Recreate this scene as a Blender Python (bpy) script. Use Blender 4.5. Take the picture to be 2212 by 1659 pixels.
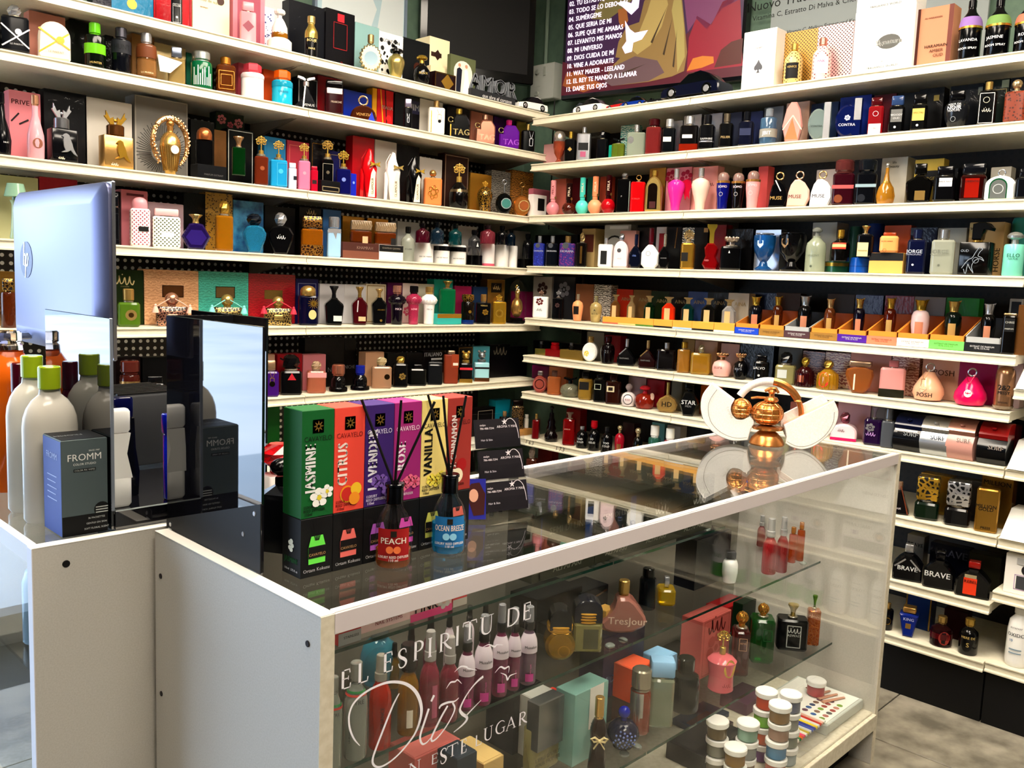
import bpy,math,random
from mathutils import Vector,Matrix
# ------------------------------------------------------------------ camera, world, light
sc=bpy.context.scene
col=sc.collection
for o in list(bpy.data.objects):
 bpy.data.objects.remove(o)
rnd=random.Random(11)
PI=math.pi
EYE=1.26
cam_d=bpy.data.cameras.new('camera')
cam=bpy.data.objects.new('camera',cam_d)
col.objects.link(cam)
sc.camera=cam
cam_d.sensor_width=36
cam_d.lens=36*1905.406/2212
cam_d.clip_start=.02
yaw,pitch,roll=math.radians(45.68305),math.radians(-6.57118),math.radians(2.27436)
fw=Vector((math.sin(yaw)*math.cos(pitch),math.cos(yaw)*math.cos(pitch),math.sin(pitch)))
r0=Vector((math.cos(yaw),-math.sin(yaw),0))
u0=r0.cross(fw)
rt=r0*math.cos(roll)+u0*math.sin(roll)
up=u0*math.cos(roll)-r0*math.sin(roll)
cam.matrix_world=Matrix(((rt.x,up.x,-fw.x,0),(rt.y,up.y,-fw.y,0),(rt.z,up.z,-fw.z,EYE),(0,0,0,1)))
sc.view_settings.view_transform='Standard'
sc.view_settings.look='None'
sc.view_settings.gamma=1
sc.view_settings.use_curve_mapping=False
sc.view_settings.exposure=-.02
LAMP=26.0
world=bpy.data.worlds.new('daylight')
sc.world=world
world.use_nodes=True
bg=world.node_tree.nodes['Background']
bg.inputs[0].default_value=(.62,.78,1,1)
bg.inputs[1].default_value=9.0
sun_d=bpy.data.lights.new('sun','SUN')
sun_d.energy=14
sun_d.angle=.01
sun=bpy.data.objects.new('sun',sun_d)
sun.rotation_euler=(math.radians(38),0,math.radians(-12))
sun.location=(0,-4,8)
col.objects.link(sun)
# ------------------------------------------------------------------ materials
def lin(h):
 v=[int(h[i:i+2],16)/255 for i in (0,2,4)]
 return tuple((c/12.92 if c<=.04045 else ((c+.055)/1.055)**2.4)**1.22 for c in v)+(1,)
MATS={}
def nodes(name):
 m=bpy.data.materials.new(name)
 m.use_nodes=True
 nt=m.node_tree
 return m,nt,nt.nodes['Principled BSDF']
def new(nt,t,**kw):
 n=nt.nodes.new(t)
 for k,v in kw.items():
  setattr(n,k,v)
 return n
def coords(nt,scale=1,rot=(0,0,0)):
 tc=new(nt,'ShaderNodeTexCoord')
 mp=new(nt,'ShaderNodeMapping')
 mp.inputs['Scale'].default_value=(scale,)*3
 mp.inputs['Rotation'].default_value=rot
 nt.links.new(tc.outputs['Object'],mp.inputs['Vector'])
 return mp.outputs['Vector']
def ramp(nt,fac,stops,interp='LINEAR'):
 r=new(nt,'ShaderNodeValToRGB')
 r.color_ramp.interpolation=interp
 e=r.color_ramp.elements
 while len(e)<len(stops):
  e.new(.5)
 for k,(p,c)in enumerate(stops):
  e[k].position=p
  e[k].color=c
 nt.links.new(fac,r.inputs['Fac'])
 return r.outputs['Color']
def M(code):
 if code in MATS:
  return MATS[code]
 m,nt,p=nodes(code.replace(':','_'))
 k=code[0]
 I=p.inputs
 if k=='x':
  _,c1,c2=code[1:].split(':')
  kind=_
  a,b=lin(c1),lin(c2)
  I['Roughness'].default_value=.35
  if kind in ('fil','net'):
   v=new(nt,'ShaderNodeTexVoronoi',feature='DISTANCE_TO_EDGE')
   v.inputs['Scale'].default_value=115 if kind=='fil'else 62
   e1=.06 if kind=='fil'else .13
   w=coords(nt)
   nt.links.new(w,v.inputs['Vector'])
   cc=ramp(nt,v.outputs['Distance'],[(.0,a),(e1,a),(e1+.035,b)])
   mm=ramp(nt,v.outputs['Distance'],[(.0,(.8,)*4),(e1,(.8,)*4),(e1+.035,(0,0,0,1))])
   nt.links.new(mm,I['Metallic'])
   I['Roughness'].default_value=.22
  elif kind=='lat':
   v=new(nt,'ShaderNodeTexVoronoi',feature='DISTANCE_TO_EDGE')
   v.inputs['Randomness'].default_value=0
   v.inputs['Scale'].default_value=120
   nt.links.new(coords(nt,1,(0,PI/4,0)),v.inputs['Vector'])
   cc=ramp(nt,v.outputs['Distance'],[(.0,a),(.2,a),(.26,b)])
  elif kind=='dot':
   v=new(nt,'ShaderNodeTexVoronoi',feature='F1')
   v.inputs['Scale'].default_value=130
   nt.links.new(coords(nt),v.inputs['Vector'])
   cc=ramp(nt,v.outputs['Distance'],[(.0,b),(.3,b),(.4,a)])
  elif kind in ('dam','damp'):
   v=new(nt,'ShaderNodeTexWave',wave_type='RINGS')
   v.inputs['Scale'].default_value=38
   v.inputs['Distortion'].default_value=7
   v.inputs['Detail'].default_value=1
   v.inputs['Detail Scale'].default_value=2.2
   nt.links.new(coords(nt),v.inputs['Vector'])
   cc=ramp(nt,v.outputs['Fac'],[(.42,a),(.58,b)])
  else:
   v=new(nt,'ShaderNodeTexNoise')
   v.inputs['Scale'].default_value=30
   v.inputs['Detail'].default_value=4
   nt.links.new(coords(nt),v.inputs['Vector'])
   cc=ramp(nt,v.outputs['Fac'],[(.35,b),(.65,a)])
  nt.links.new(cc,I['Base Color'])
 else:
  c=lin(code[1:7])
  I['Base Color'].default_value=c
  if k=='g':
   I['Transmission Weight'].default_value=.62
   I['Roughness'].default_value=.06
   I['IOR'].default_value=1.45
  elif k=='c':
   I['Transmission Weight'].default_value=1
   I['Roughness'].default_value=.02
   I['IOR'].default_value=1.3
  elif k=='o':
   I['Roughness'].default_value=.13
   I['Specular IOR Level'].default_value=.26
   I['Coat Weight'].default_value=.1
   I['Coat Roughness'].default_value=.04
  elif k=='m':
   I['Metallic'].default_value=.78
   I['Roughness'].default_value=.26
  elif k=='s':
   I['Roughness'].default_value=.38
   I['Coat Weight'].default_value=.2
   I['Specular IOR Level'].default_value=.1
   I['Coat Roughness'].default_value=.08
   n=new(nt,'ShaderNodeTexNoise')
   n.inputs['Scale'].default_value=55
   n.inputs['Detail'].default_value=2
   n.inputs['Distortion'].default_value=1.5
   bm=new(nt,'ShaderNodeBump')
   bm.inputs['Strength'].default_value=.25
   bm.inputs['Distance'].default_value=.004
   nt.links.new(coords(nt),n.inputs['Vector'])
   nt.links.new(n.outputs['Fac'],bm.inputs['Height'])
   nt.links.new(bm.outputs['Normal'],I['Coat Normal'])
  elif k=='e':
   I['Emission Color'].default_value=c
   I['Emission Strength'].default_value=float(code[8:]or 1)
   I['Roughness'].default_value=.4
  else:
   I['Roughness'].default_value=.6
   I['Specular IOR Level'].default_value=.25
 MATS[code]=m
 return m
def pane_mat(name,tint,refl=1.0):
 m=bpy.data.materials.new(name)
 m.use_nodes=True
 nt=m.node_tree
 nt.nodes.clear()
 out=new(nt,'ShaderNodeOutputMaterial')
 tr=new(nt,'ShaderNodeBsdfTransparent')
 tr.inputs[0].default_value=tint
 gl=new(nt,'ShaderNodeBsdfGlossy')
 gl.inputs['Roughness'].default_value=.01
 ge=new(nt,'ShaderNodeNewGeometry')
 dp=new(nt,'ShaderNodeVectorMath',operation='DOT_PRODUCT')
 nt.links.new(ge.outputs['Normal'],dp.inputs[0])
 nt.links.new(ge.outputs['Incoming'],dp.inputs[1])
 fr=dp.outputs['Value']
 for op,val in (('ABSOLUTE',0),('SUBTRACT',1),('POWER',5),('MULTIPLY_ADD',0)):
  n=new(nt,'ShaderNodeMath',operation=op)
  if op=='SUBTRACT':
   n.inputs[0].default_value=1
   nt.links.new(fr,n.inputs[1])
  else:
   nt.links.new(fr,n.inputs[0])
   if op=='POWER':
    n.inputs[1].default_value=5
   elif op=='MULTIPLY_ADD':
    n.inputs[1].default_value=.8*refl
    n.inputs[2].default_value=.036*refl
  fr=n.outputs[0]
 mx=new(nt,'ShaderNodeMixShader')
 nt.links.new(fr,mx.inputs[0])
 nt.links.new(tr.outputs[0],mx.inputs[1])
 nt.links.new(gl.outputs[0],mx.inputs[2])
 nt.links.new(mx.outputs[0],out.inputs[0])
 MATS[name]=m
pane_mat('pane',(.985,.995,.99,1),.75)
pane_mat('pane_top',(.97,.985,.98,1),1.5)
pane_mat('acrylic',(.97,.975,.985,1),1.0)
def peg_mat(name,base,hole):
 m,nt,p=nodes(name)
 tc=new(nt,'ShaderNodeTexCoord')
 sx=new(nt,'ShaderNodeSeparateXYZ')
 nt.links.new(tc.outputs['Object'],sx.inputs[0])
 ds=[]
 for ax in ('X','Z'):
  a=new(nt,'ShaderNodeMath',operation='MULTIPLY')
  a.inputs[1].default_value=1/.0254
  nt.links.new(sx.outputs[ax],a.inputs[0])
  f=new(nt,'ShaderNodeMath',operation='FRACT')
  nt.links.new(a.outputs[0],f.inputs[0])
  s=new(nt,'ShaderNodeMath',operation='SUBTRACT')
  s.inputs[1].default_value=.5
  nt.links.new(f.outputs[0],s.inputs[0])
  q=new(nt,'ShaderNodeMath',operation='MULTIPLY')
  nt.links.new(s.outputs[0],q.inputs[0])
  nt.links.new(s.outputs[0],q.inputs[1])
  ds.append(q)
 s=new(nt,'ShaderNodeMath',operation='ADD')
 nt.links.new(ds[0].outputs[0],s.inputs[0])
 nt.links.new(ds[1].outputs[0],s.inputs[1])
 c=ramp(nt,s.outputs[0],[(0,lin(hole)),(.05,lin(hole)),(.062,lin(base))])
 nt.links.new(c,p.inputs['Base Color'])
 p.inputs['Roughness'].default_value=.6
 MATS[name]=m
peg_mat('peg_light','2A2320','FFFFFF')
peg_mat('peg_dark','231E1C','0A0908')
def mottled(name,c1,c2,scale,rough=.5,detail=6,bump=0):
 m,nt,p=nodes(name)
 n=new(nt,'ShaderNodeTexNoise')
 n.inputs['Scale'].default_value=scale
 n.inputs['Detail'].default_value=detail
 nt.links.new(coords(nt),n.inputs['Vector'])
 nt.links.new(ramp(nt,n.outputs['Fac'],[(.35,lin(c1)),(.65,lin(c2))]),p.inputs['Base Color'])
 p.inputs['Roughness'].default_value=rough
 if bump:
  b=new(nt,'ShaderNodeBump')
  b.inputs['Strength'].default_value=bump
  b.inputs['Distance'].default_value=.003
  nt.links.new(n.outputs['Fac'],b.inputs['Height'])
  nt.links.new(b.outputs['Normal'],p.inputs['Normal'])
 MATS[name]=m
mottled('tile','7E796E','B4AEA0',11,.35,12)
mottled('laminate','CBC7BE','D2CEC6',400,.45,2)
mottled('laminate_worn','D2CAB6','DED7C6',90,.55,6)
mottled('greenwall','62796A','6C8472',25,.7,5,.2)
mottled('beigewall','B8AE9A','C0B6A4',20,.8)
mottled('asphalt','B8C0C8','C8CCD0',.6,.9)
mottled('shelfpaint','E3DDC9','E8E3D1',60,.35,3)
mottled('leather','E2DFD8','EDEAE4',300,.45,3,.15)
m,nt,p=nodes('blackacrylic')
p.inputs['Base Color'].default_value=(.004,.004,.006,1)
p.inputs['Roughness'].default_value=.02
p.inputs['IOR'].default_value=1.9
MATS['blackacrylic']=m
m,nt,p=nodes('monitorback')
p.inputs['Base Color'].default_value=lin('7C7F9C')
p.inputs['Metallic'].default_value=.75
p.inputs['Roughness'].default_value=.38
MATS['monitorback']=m
# ------------------------------------------------------------------ geometry collector
class G:
 def __init__(s):
  s.v=[]
  s.f=[]
 def add(s,v,f,mt=None):
  n=len(s.v)
  s.v+=[tuple(mt@Vector(q))for q in v]if mt else [tuple(q)for q in v]
  s.f+=[tuple(i+n for i in q)for q in f]
  return s
 def loft(s,rings,mt=None,caps=True):
  n=len(rings[0])
  v=[q for r in rings for q in r]
  f=[]
  for k in range(len(rings)-1):
   for i in range(n):
    j=(i+1)%n
    f.append((k*n+i,k*n+j,(k+1)*n+j,(k+1)*n+i))
  if caps:
   f.append(tuple(range(n-1,-1,-1)))
   f.append(tuple((len(rings)-1)*n+i for i in range(n)))
  return s.add(v,f,mt)
 def box(s,cx,cy,cz,w,d,h,b=0,mt=None):
 # centre x, centre y, base z
  x,y=w/2,d/2
  b=min(b,x*.9,y*.9,h*.45)
  def ring(z,i):
   return [(cx-x+i,cy-y+i,z),(cx+x-i,cy-y+i,z),(cx+x-i,cy+y-i,z),(cx-x+i,cy+y-i,z)]
  if b<=0:
   return s.loft([ring(cz,0),ring(cz+h,0)],mt)
  return s.loft([ring(cz,b),ring(cz+b,0),ring(cz+h-b,0),ring(cz+h,b)],mt)
 def rbox(s,w,d,z0,z1,r=None,ch=None,cx=0,cy=0,mt=None,k=3):
  r=min(w,d)*.22 if r is None else min(r,w/2*.98,d/2*.98)
  ch=r*.5 if ch is None else ch
  ch=min(ch,(z1-z0)*.45)
  def ring(z,i):
   out=[]
   rr=max(r-i,1e-5)
   for sx,sy,a0 in ((1,-1,-PI/2),(1,1,0),(-1,1,PI/2),(-1,-1,PI)):
    for q in range(k+1):
     a=a0+q/k*PI/2
     out.append((cx+sx*(w/2-r)+rr*math.cos(a),cy+sy*(d/2-r)+rr*math.sin(a),z))
   return out
  return s.loft([ring(z0,ch*.7),ring(z0+ch,0),ring(z1-ch,0),ring(z1,ch*.7)],mt)
 def lathe(s,prof,n=20,cx=0,cy=0,mt=None):
  rings=[[(cx+r*math.cos(2*PI*i/n),cy+r*math.sin(2*PI*i/n),z)for i in range(n)]for r,z in prof]
  return s.loft(rings,mt)
 def cyl(s,r,z0,z1,n=18,cx=0,cy=0,ch=None,mt=None,r2=None):
  r2=r if r2 is None else r2
  ch=min(r*.15,(z1-z0)*.2)if ch is None else ch
  return s.lathe([(r-ch,z0),(r,z0+ch),(r2,z1-ch),(r2-ch,z1)],n,cx,cy,mt)
 def ball(s,r,c,n=12,mt=None,sq=(1,1,1)):
  k=max(4,n//2)
  prof=[]
  for i in range(k+1):
   a=-PI/2+PI*(.03+.94*i/k)
   prof.append((r*math.cos(a),r*math.sin(a)))
  rings=[[(c[0]+q*math.cos(2*PI*i/n)*sq[0],c[1]+q*math.sin(2*PI*i/n)*sq[1],c[2]+z*sq[2])for i in range(n)]for q,z in prof]
  return s.loft(rings,mt)
 def tube(s,pts,r,n=8,close=False,mt=None,flat=1):
  pts=[Vector(p)for p in pts]
  L=len(pts)
  rings=[]
  rr=r if isinstance(r,(list,tuple))else [r]*L
  for i,p in enumerate(pts):
   a=pts[(i-1)%L]if close or i>0 else p
   b=pts[(i+1)%L]if close or i<L-1 else p
   t=(b-a).normalized()
   ref=Vector((0,0,1))if abs(t.z)<.9 else Vector((0,1,0))
   x=t.cross(ref).normalized()
   y=x.cross(t)
   rings.append([tuple(p+x*rr[i]*math.cos(2*PI*k/n)+y*rr[i]*flat*math.sin(2*PI*k/n))for k in range(n)])
  if close:
   rings.append(rings[0])
  return s.loft(rings,mt,caps=not close)
 def torus(s,c,R,r,n=16,k=6,plane='xz',mt=None,a0=0,a1=2*PI):
  full=abs(a1-a0-2*PI)<1e-6
  m=n if full else n+1
  pts=[]
  for i in range(m):
   a=a0+(a1-a0)*i/n
   p=(R*math.cos(a),R*math.sin(a))
   pts.append((c[0]+p[0],c[1],c[2]+p[1])if plane=='xz'else (c[0]+p[0],c[1]+p[1],c[2]))
  return s.tube(pts,r,k,full,mt)
 def slab(s,out,y0,y1,bev=0,mt=None):
 # front outline (x, z), counter clockwise from the front, extruded in y
  cx=sum(q[0]for q in out)/len(out)
  cz=sum(q[1]for q in out)/len(out)
  def ring(y,i):
   res=[]
   for x,z in out:
    d=math.hypot(x-cx,z-cz)or 1
    k=max(0,1-i/d)
    res.append((cx+(x-cx)*k,y,cz+(z-cz)*k))
   return res
  if bev:
   return s.loft([ring(y1,bev),ring(y1-bev,0),ring(y0+bev,0),ring(y0,bev)],mt)
  return s.loft([ring(y1,0),ring(y0,0)],mt)
def solid(name,g,mat,parent=None,ang=35):
 me=bpy.data.meshes.new(name)
 me.from_pydata(g.v,[],g.f)
 me.materials.append(MATS[mat]if mat in MATS else M(mat))
 me.shade_smooth()
 me.set_sharp_from_angle(angle=math.radians(ang))
 o=bpy.data.objects.new(name,me)
 col.objects.link(o)
 if parent:
  o.parent=parent
 return o
def tag(o,label,cat,group=None):
 o['label']=label
 o['category']=cat
 if group:
  o['group']=group
 return o
def struct(name,g,mat,parent=None):
 o=solid(name,g,mat,parent)
 if not parent:
  o['kind']='structure'
 return o
def thing(name,label,cat,loc=(0,0,0),rz=0,group=None):
 o=bpy.data.objects.new(name,None)
 o.empty_display_size=.02
 col.objects.link(o)
 o.location=loc
 o.rotation_euler=(0,0,rz)
 return tag(o,label,cat,group)
 # ------------------------------------------------------------------ lettering (flat print)
CH=sorted(set('ABCDEFGHIJKLMNOPQRSTUVWXYZabcdefghijklmnopqrstuvwxyz0123456789.,&-\'%:/ÚÁÉÍÑóíú+"'))
GLY={}
def load_glyphs():
 objs=[]
 for s in ['II']+CH+['I'+c+'I'for c in CH]:
  cu=bpy.data.curves.new('g','FONT')
  cu.body=s
  cu.resolution_u=2
  o=bpy.data.objects.new('g',cu)
  col.objects.link(o)
  objs.append((s,o))
 dg=bpy.context.evaluated_depsgraph_get()
 wid={}
 for s,o in objs:
  me=o.evaluated_get(dg).to_mesh()
  xs=[v.co.x for v in me.vertices]
  wid[s]=(max(xs)-min(xs))if xs else 0
  if len(s)==1:
   GLY[s]=([(v.co.x,v.co.y)for v in me.vertices],[tuple(p.vertices)for p in me.polygons])
 for c in CH:
  GLY[c]=GLY[c]+(wid['I'+c+'I']-wid['II'],)
 GLY[' ']=([],[],.3)
 for s,o in objs:
  cu=o.data
  bpy.data.objects.remove(o)
  bpy.data.curves.remove(cu)
load_glyphs()
def text2d(s,size,shear=0,bold=0,squeeze=1):
 v,f,x=[],[],0
 for ch in s:
  gv,gf,adv=GLY.get(ch,GLY['I'])
  for dx in ((0,bold)if bold else (0,)):
   n=len(v)
   v+=[((x+a+dx+b*shear)*squeeze,b)for a,b in gv]
   f+=[tuple(i+n for i in q)for q in gf]
  x+=adv+bold*.6
 return [((a-x*squeeze/2)*size,(b-.34)*size)for a,b in v],f,x*size*squeeze
def flat_text(g,s,cx,cz,size,y,rot=0,mt=None,maxw=None,**kw):
 v,f,w=text2d(s,size,**kw)
 if maxw and w>maxw:
  k=maxw/w
  v=[(a*k,b)for a,b in v]
 c,sn=math.cos(rot),math.sin(rot)
 g.add([(cx+a*c-b*sn,y,cz+a*sn+b*c)for a,b in v],f,mt)
 # ------------------------------------------------------------------ 2-d print shapes
def p_quad(x0,x1,z0,z1,nx=1,nz=1):
 v=[(x0+(x1-x0)*i/nx,z0+(z1-z0)*j/nz)for j in range(nz+1)for i in range(nx+1)]
 f=[(j*(nx+1)+i,j*(nx+1)+i+1,(j+1)*(nx+1)+i+1,(j+1)*(nx+1)+i)for j in range(nz)for i in range(nx)]
 return v,f
def p_disc(cx,cz,rx,rz=None,n=18):
 rz=rx if rz is None else rz
 return [(cx+rx*math.cos(2*PI*i/n),cz+rz*math.sin(2*PI*i/n))for i in range(n)],[tuple(range(n))]
def p_ring(cx,cz,r1,r2,n=20):
 v=[(cx+r*math.cos(2*PI*i/n),cz+r*math.sin(2*PI*i/n))for r in (r1,r2)for i in range(n)]
 return v,[(i,(i+1)%n,n+(i+1)%n,n+i)for i in range(n)]
def p_stroke(pts,w):
 if not isinstance(w,(list,tuple)):
  w=[w]*len(pts)
 v=[]
 for i,p in enumerate(pts):
  a=pts[max(i-1,0)]
  b=pts[min(i+1,len(pts)-1)]
  dx,dz=b[0]-a[0],b[1]-a[1]
  L=math.hypot(dx,dz)or 1
  nx,nz=-dz/L*w[i]/2,dx/L*w[i]/2
  v+=[(p[0]-nx,p[1]-nz),(p[0]+nx,p[1]+nz)]
 return v,[(2*i,2*i+2,2*i+3,2*i+1)for i in range(len(pts)-1)]
def spline(pts,w=None,k=6):
 out,ow=[],[]
 n=len(pts)
 for i in range(n-1):
  p0,p1,p2,p3=pts[max(i-1,0)],pts[i],pts[i+1],pts[min(i+2,n-1)]
  for j in range(k):
   t=j/k
   out.append(tuple(.5*(2*p1[d]+(p2[d]-p0[d])*t+(2*p0[d]-5*p1[d]+4*p2[d]-p3[d])*t*t+(3*p1[d]-p0[d]-3*p2[d]+p3[d])*t**3)for d in (0,1)))
   if w:
    ow.append(w[i]+(w[i+1]-w[i])*t)
 out.append(tuple(pts[-1][:2]))
 if w:
  ow.append(w[-1])
  return out,ow
 return out
SQ=[(-.5,.1),(-.42,-.25),(-.3,.1),(-.3,.45),(-.22,-.2),(-.08,-.1),(0,.3),(.08,-.3),(.2,-.1),(.26,.4),(.3,-.1),(.42,-.3),(.5,.05)]
DNAME={'text':'lettering','textv':'lettering','plate':'label_plate','disc':'emblem','discf':'medallion','frame':'frame_line','stripe':'strap','wrap':'label_wrap','wrapx':'sleeve','band':'band','chain':'chain','diamond':'emblem','blossom':'flower_print','squig':'script_print','ringd':'ring_emblem','oval':'badge','tri':'triangle_print','rays':'sunburst_print','rayd':'sunburst','beads':'beads','atom':'ornament','archf':'window_panel','wing':'wing','dome':'glass_dome','bowd':'bow','spade':'emblem','pat':'print','shield':'shield','bars':'bar_print','hexf':'facet_panel','drip':'metal_drip','bandf':'gold_bands','wrapl':'half_sleeve'}
def decorate(root,deco,w,h,t,rad):
# rad: None for a flat front at y = -t/2, else radius as a function of z
 for k,d in enumerate(deco):
  kind,mat=d[0],d[-1]
  eps=.0006+.0005*k
  g=G()
  polys=[]
  solid3=False
  X=lambda a:a*w
  Z=lambda a:a*h
  if kind=='text'or kind=='textv':
   size=d[4]*w*1.15
   v,f,tw=text2d(d[1],size,bold=.03)
   lim=w*.9 if kind=='text'else h*.62
   kx=min(1,lim/tw)if tw else 1
   cx,cz=X(d[2]),Z(d[3])
   if kind=='text':
    cx=max(min(cx,w*.5-tw*kx/2),-w*.5+tw*kx/2)
    polys.append(([(cx+a*kx,cz+b)for a,b in v],f))
   else:
    polys.append(([(cx-b,cz+a*kx)for a,b in v],f))
  elif kind=='plate':
   polys.append(p_quad(X(d[1]),X(d[2]),Z(d[3]),Z(d[4]),6 if rad else 1,4 if rad else 1))
  elif kind in ('disc','oval','discf'):
   polys.append(p_disc(X(d[1]),Z(d[2]),d[3]*w*(.62 if kind=='oval'else 1),d[3]*w*(.9 if kind=='oval'and w<h else .55 if kind=='oval'else 1)))
   if kind=='oval':
    polys=[p_disc(X(d[1]),Z(d[2]),d[3]*w,d[3]*w*(1.25 if w<h*1.4 and w<.09 else .62))]
  elif kind=='frame':
   x0,x1,z0,z1=X(d[1]),X(d[2]),Z(d[3]),Z(d[4])
   q=min(.0022,w*.03)
   for a in ((x0,x1,z0,z0+q),(x0,x1,z1-q,z1),(x0,x0+q,z0,z1),(x1-q,x1,z0,z1)):
    polys.append(p_quad(*a,4,1))
  elif kind=='stripe':
   polys.append(p_stroke([(X(d[1]+(d[3]-d[1])*i/4),Z(d[2]+(d[4]-d[2])*i/4))for i in range(5)],max(.003,w*.055)))
  elif kind=='diamond':
   r=d[3]*w
   cx,cz=X(d[1]),Z(d[2])
   polys.append(([(cx-r,cz),(cx,cz-r),(cx+r,cz),(cx,cz+r)],[(0,1,2,3)]))
  elif kind=='tri':
   x0,z0,x1,z1=X(d[1]),Z(d[2]),X(d[3]),Z(d[4])
   polys.append(([(x0,z0),(x1,z0),((x0+x1)/2,z1)],[(0,1,2)]))
  elif kind=='hexf':
   cx,cz,r=X(d[1]),Z(d[2]),d[3]*w
   polys.append(([(cx+r*math.cos(PI/3*i),cz+r*.85*math.sin(PI/3*i))for i in range(6)],[tuple(range(6))]))
  elif kind=='ringd':
   polys.append(p_ring(X(d[1]),Z(d[2]),d[3]*w*.86,d[3]*w))
  elif kind=='blossom':
   cx,cz,r=X(d[1]),Z(d[2]),d[3]*w*.55
   for i in range(6):
    a=i*PI/3+.3
    polys.append(p_disc(cx+r*math.cos(a),cz+r*math.sin(a),r*.55,r*.5,8))
   polys.append(p_disc(cx,cz,r*.3,None,8))
  elif kind=='squig':
   s=d[3]*w
   polys.append(p_stroke(spline([(X(d[1])+a*s*1.6,Z(d[2])+b*s)for a,b in SQ],None,4),max(.0012,s*.09)))
   polys.append(p_disc(X(d[1])-s*.2,Z(d[2])+s*.55,s*.06,None,6))
  elif kind=='rays':
   for i in range(34):
    a=PI*(.02+.96*i/33)
    r1,r2=.2*w,(.44+.05*(i%2))*w
    cx,cz=0,h*.3
    k2=1.15
    p=[(cx+r1*math.cos(a),cz+r1*math.sin(a)*k2),(cx+r2*math.cos(a),min(h*.97,cz+r2*math.sin(a)*k2))]
    polys.append(p_stroke(p,.0018))
    p=[(cx+r1*math.cos(a),cz-r1*math.sin(a)*.9),(cx+r2*math.cos(a),max(0,cz-r2*math.sin(a)*.75))]
    polys.append(p_stroke(p,.0018))
  elif kind=='rayd':
   for i in range(14):
    a=2*PI*i/14
    cx,cz,r=X(d[1]),Z(d[2]),d[3]*w
    polys.append(p_stroke([(cx,cz),(cx+r*math.cos(a),cz+r*math.sin(a))],[.004,.001]))
  elif kind=='archf':
   x0=X(d[1])-X(d[3])/2
   x1=X(d[1])+X(d[3])/2
   z0,z1=Z(d[2]),Z(d[2]+d[4])
   r=(x1-x0)/2
   n=10
   v=[(x0,z0),(x1,z0)]+[((x0+x1)/2+r*math.cos(PI*i/n),z1-r+r*math.sin(PI*i/n))for i in range(n+1)]
   polys.append((v,[tuple(range(len(v)))]))
  elif kind=='spade':
   cx,cz,s=X(d[1]),Z(d[2]),d[3]*w
   v=[(0,.62),(.12,.38),(.34,.1),(.36,-.08),(.24,-.2),(.1,-.14),(.06,-.2),(.14,-.4),(-.14,-.4),(-.06,-.2),(-.1,-.14),(-.24,-.2),(-.36,-.08),(-.34,.1),(-.12,.38)]
   polys.append(([(cx+a*s,cz+b*s)for a,b in v],[tuple(range(len(v)))]))
  elif kind=='shield':
   cx,cz,s=X(d[1]),Z(d[2]),d[3]*w
   v=[(-.7,.8),(.7,.8),(.7,-.2),(0,-.9),(-.7,-.2)]
   polys.append(([(cx+a*s,cz+b*s)for a,b in v],[(4,3,2,1,0)]))
  elif kind=='bars':
   for i in range(9):
    a=-.42+.84*i/8
    hh=.3+.7*abs(math.sin(i*1.9+1))
    polys.append(p_quad(X(a)-.0016,X(a)+.0016,Z(d[1]),Z(d[1]+(d[2]-d[1])*hh)))
  elif kind=='pat':
   for i in range(26):
    r2=random.Random(i*7+len(root.name))
    polys.append(p_disc((r2.random()-.5)*w*.86,(.06+.8*r2.random())*h,w*(.03+.05*r2.random()),None,7))
   mat={'floral':'p2A3A8A','scroll':'p1A1A1A','dots':'p8A8A90'}[d[1]]
  elif kind=='drip':
   x1=X(d[1])
   polys.append(p_quad(-w*.48,w*.48,h*.6,h*.7))
   polys.append(([(x1-w*.1,h*.62),(x1+w*.2,h*.62),(x1+w*.1,h*.44)],[(2,1,0)]))
  elif kind=='chain':
   x1,za,zb=X(d[1]),Z(d[2]),Z(d[3])
   polys.append(p_stroke([(x1-w*.16,zb),(x1-.002,za+(zb-za)*.55),(x1,za+(zb-za)*.5)],.0016))
   polys.append(p_stroke([(x1+w*.16,zb),(x1+.002,za+(zb-za)*.55),(x1,za+(zb-za)*.5)],.0016))
   a=min(w*.14,.008)
   for q in ((x1-a,x1+a,za,za+.002),(x1-a,x1+a,za+(zb-za)*.48,za+(zb-za)*.48+.002),(x1-a,x1-a+.002,za,za+(zb-za)*.5),(x1+a-.002,x1+a,za,za+(zb-za)*.5)):
    polys.append(p_quad(*q))
  else:
   solid3=True
   R0=rad or (lambda z:t/2)
   if kind in ('wrap','wrapx','band','wrapl'):
    z0,z1=Z(d[1]),Z(d[2])
    if rad:
     ex=.0012 if kind=='wrapx'else .0006
     if kind=='wrapl':
      n=10
      v=[]
      for z in (z0,z1):
       v+=[((rad(z)+.001)*math.cos(PI*.5+PI*i/n),-(rad(z)+.001)*math.sin(PI*.5+PI*i/n)*-1*-1,z)for i in range(n+1)]
      v=[((rad(z)+.001)*math.cos(a),(rad(z)+.001)*math.sin(a),z)for z in (z0,z1)for a in [PI*.55+PI*1.0*i/n for i in range(n+1)]]
      g.add(v,[(i,i+1,n+2+i,n+1+i)for i in range(n)])
     else:
      n=22
      rs=[[((rad(z0+(z1-z0)*j/3)+ex+.0004*k)*math.cos(2*PI*i/n),(rad(z0+(z1-z0)*j/3)+ex+.0004*k)*math.sin(2*PI*i/n),z0+(z1-z0)*j/3)for i in range(n)]for j in range(4)]
      g.loft(rs,caps=False)
    else:
     g.rbox(w+.0016,t+.0016,z0,z1,min(w,t)*.22,.0004)
   elif kind=='bandf':
    n=4
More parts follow.
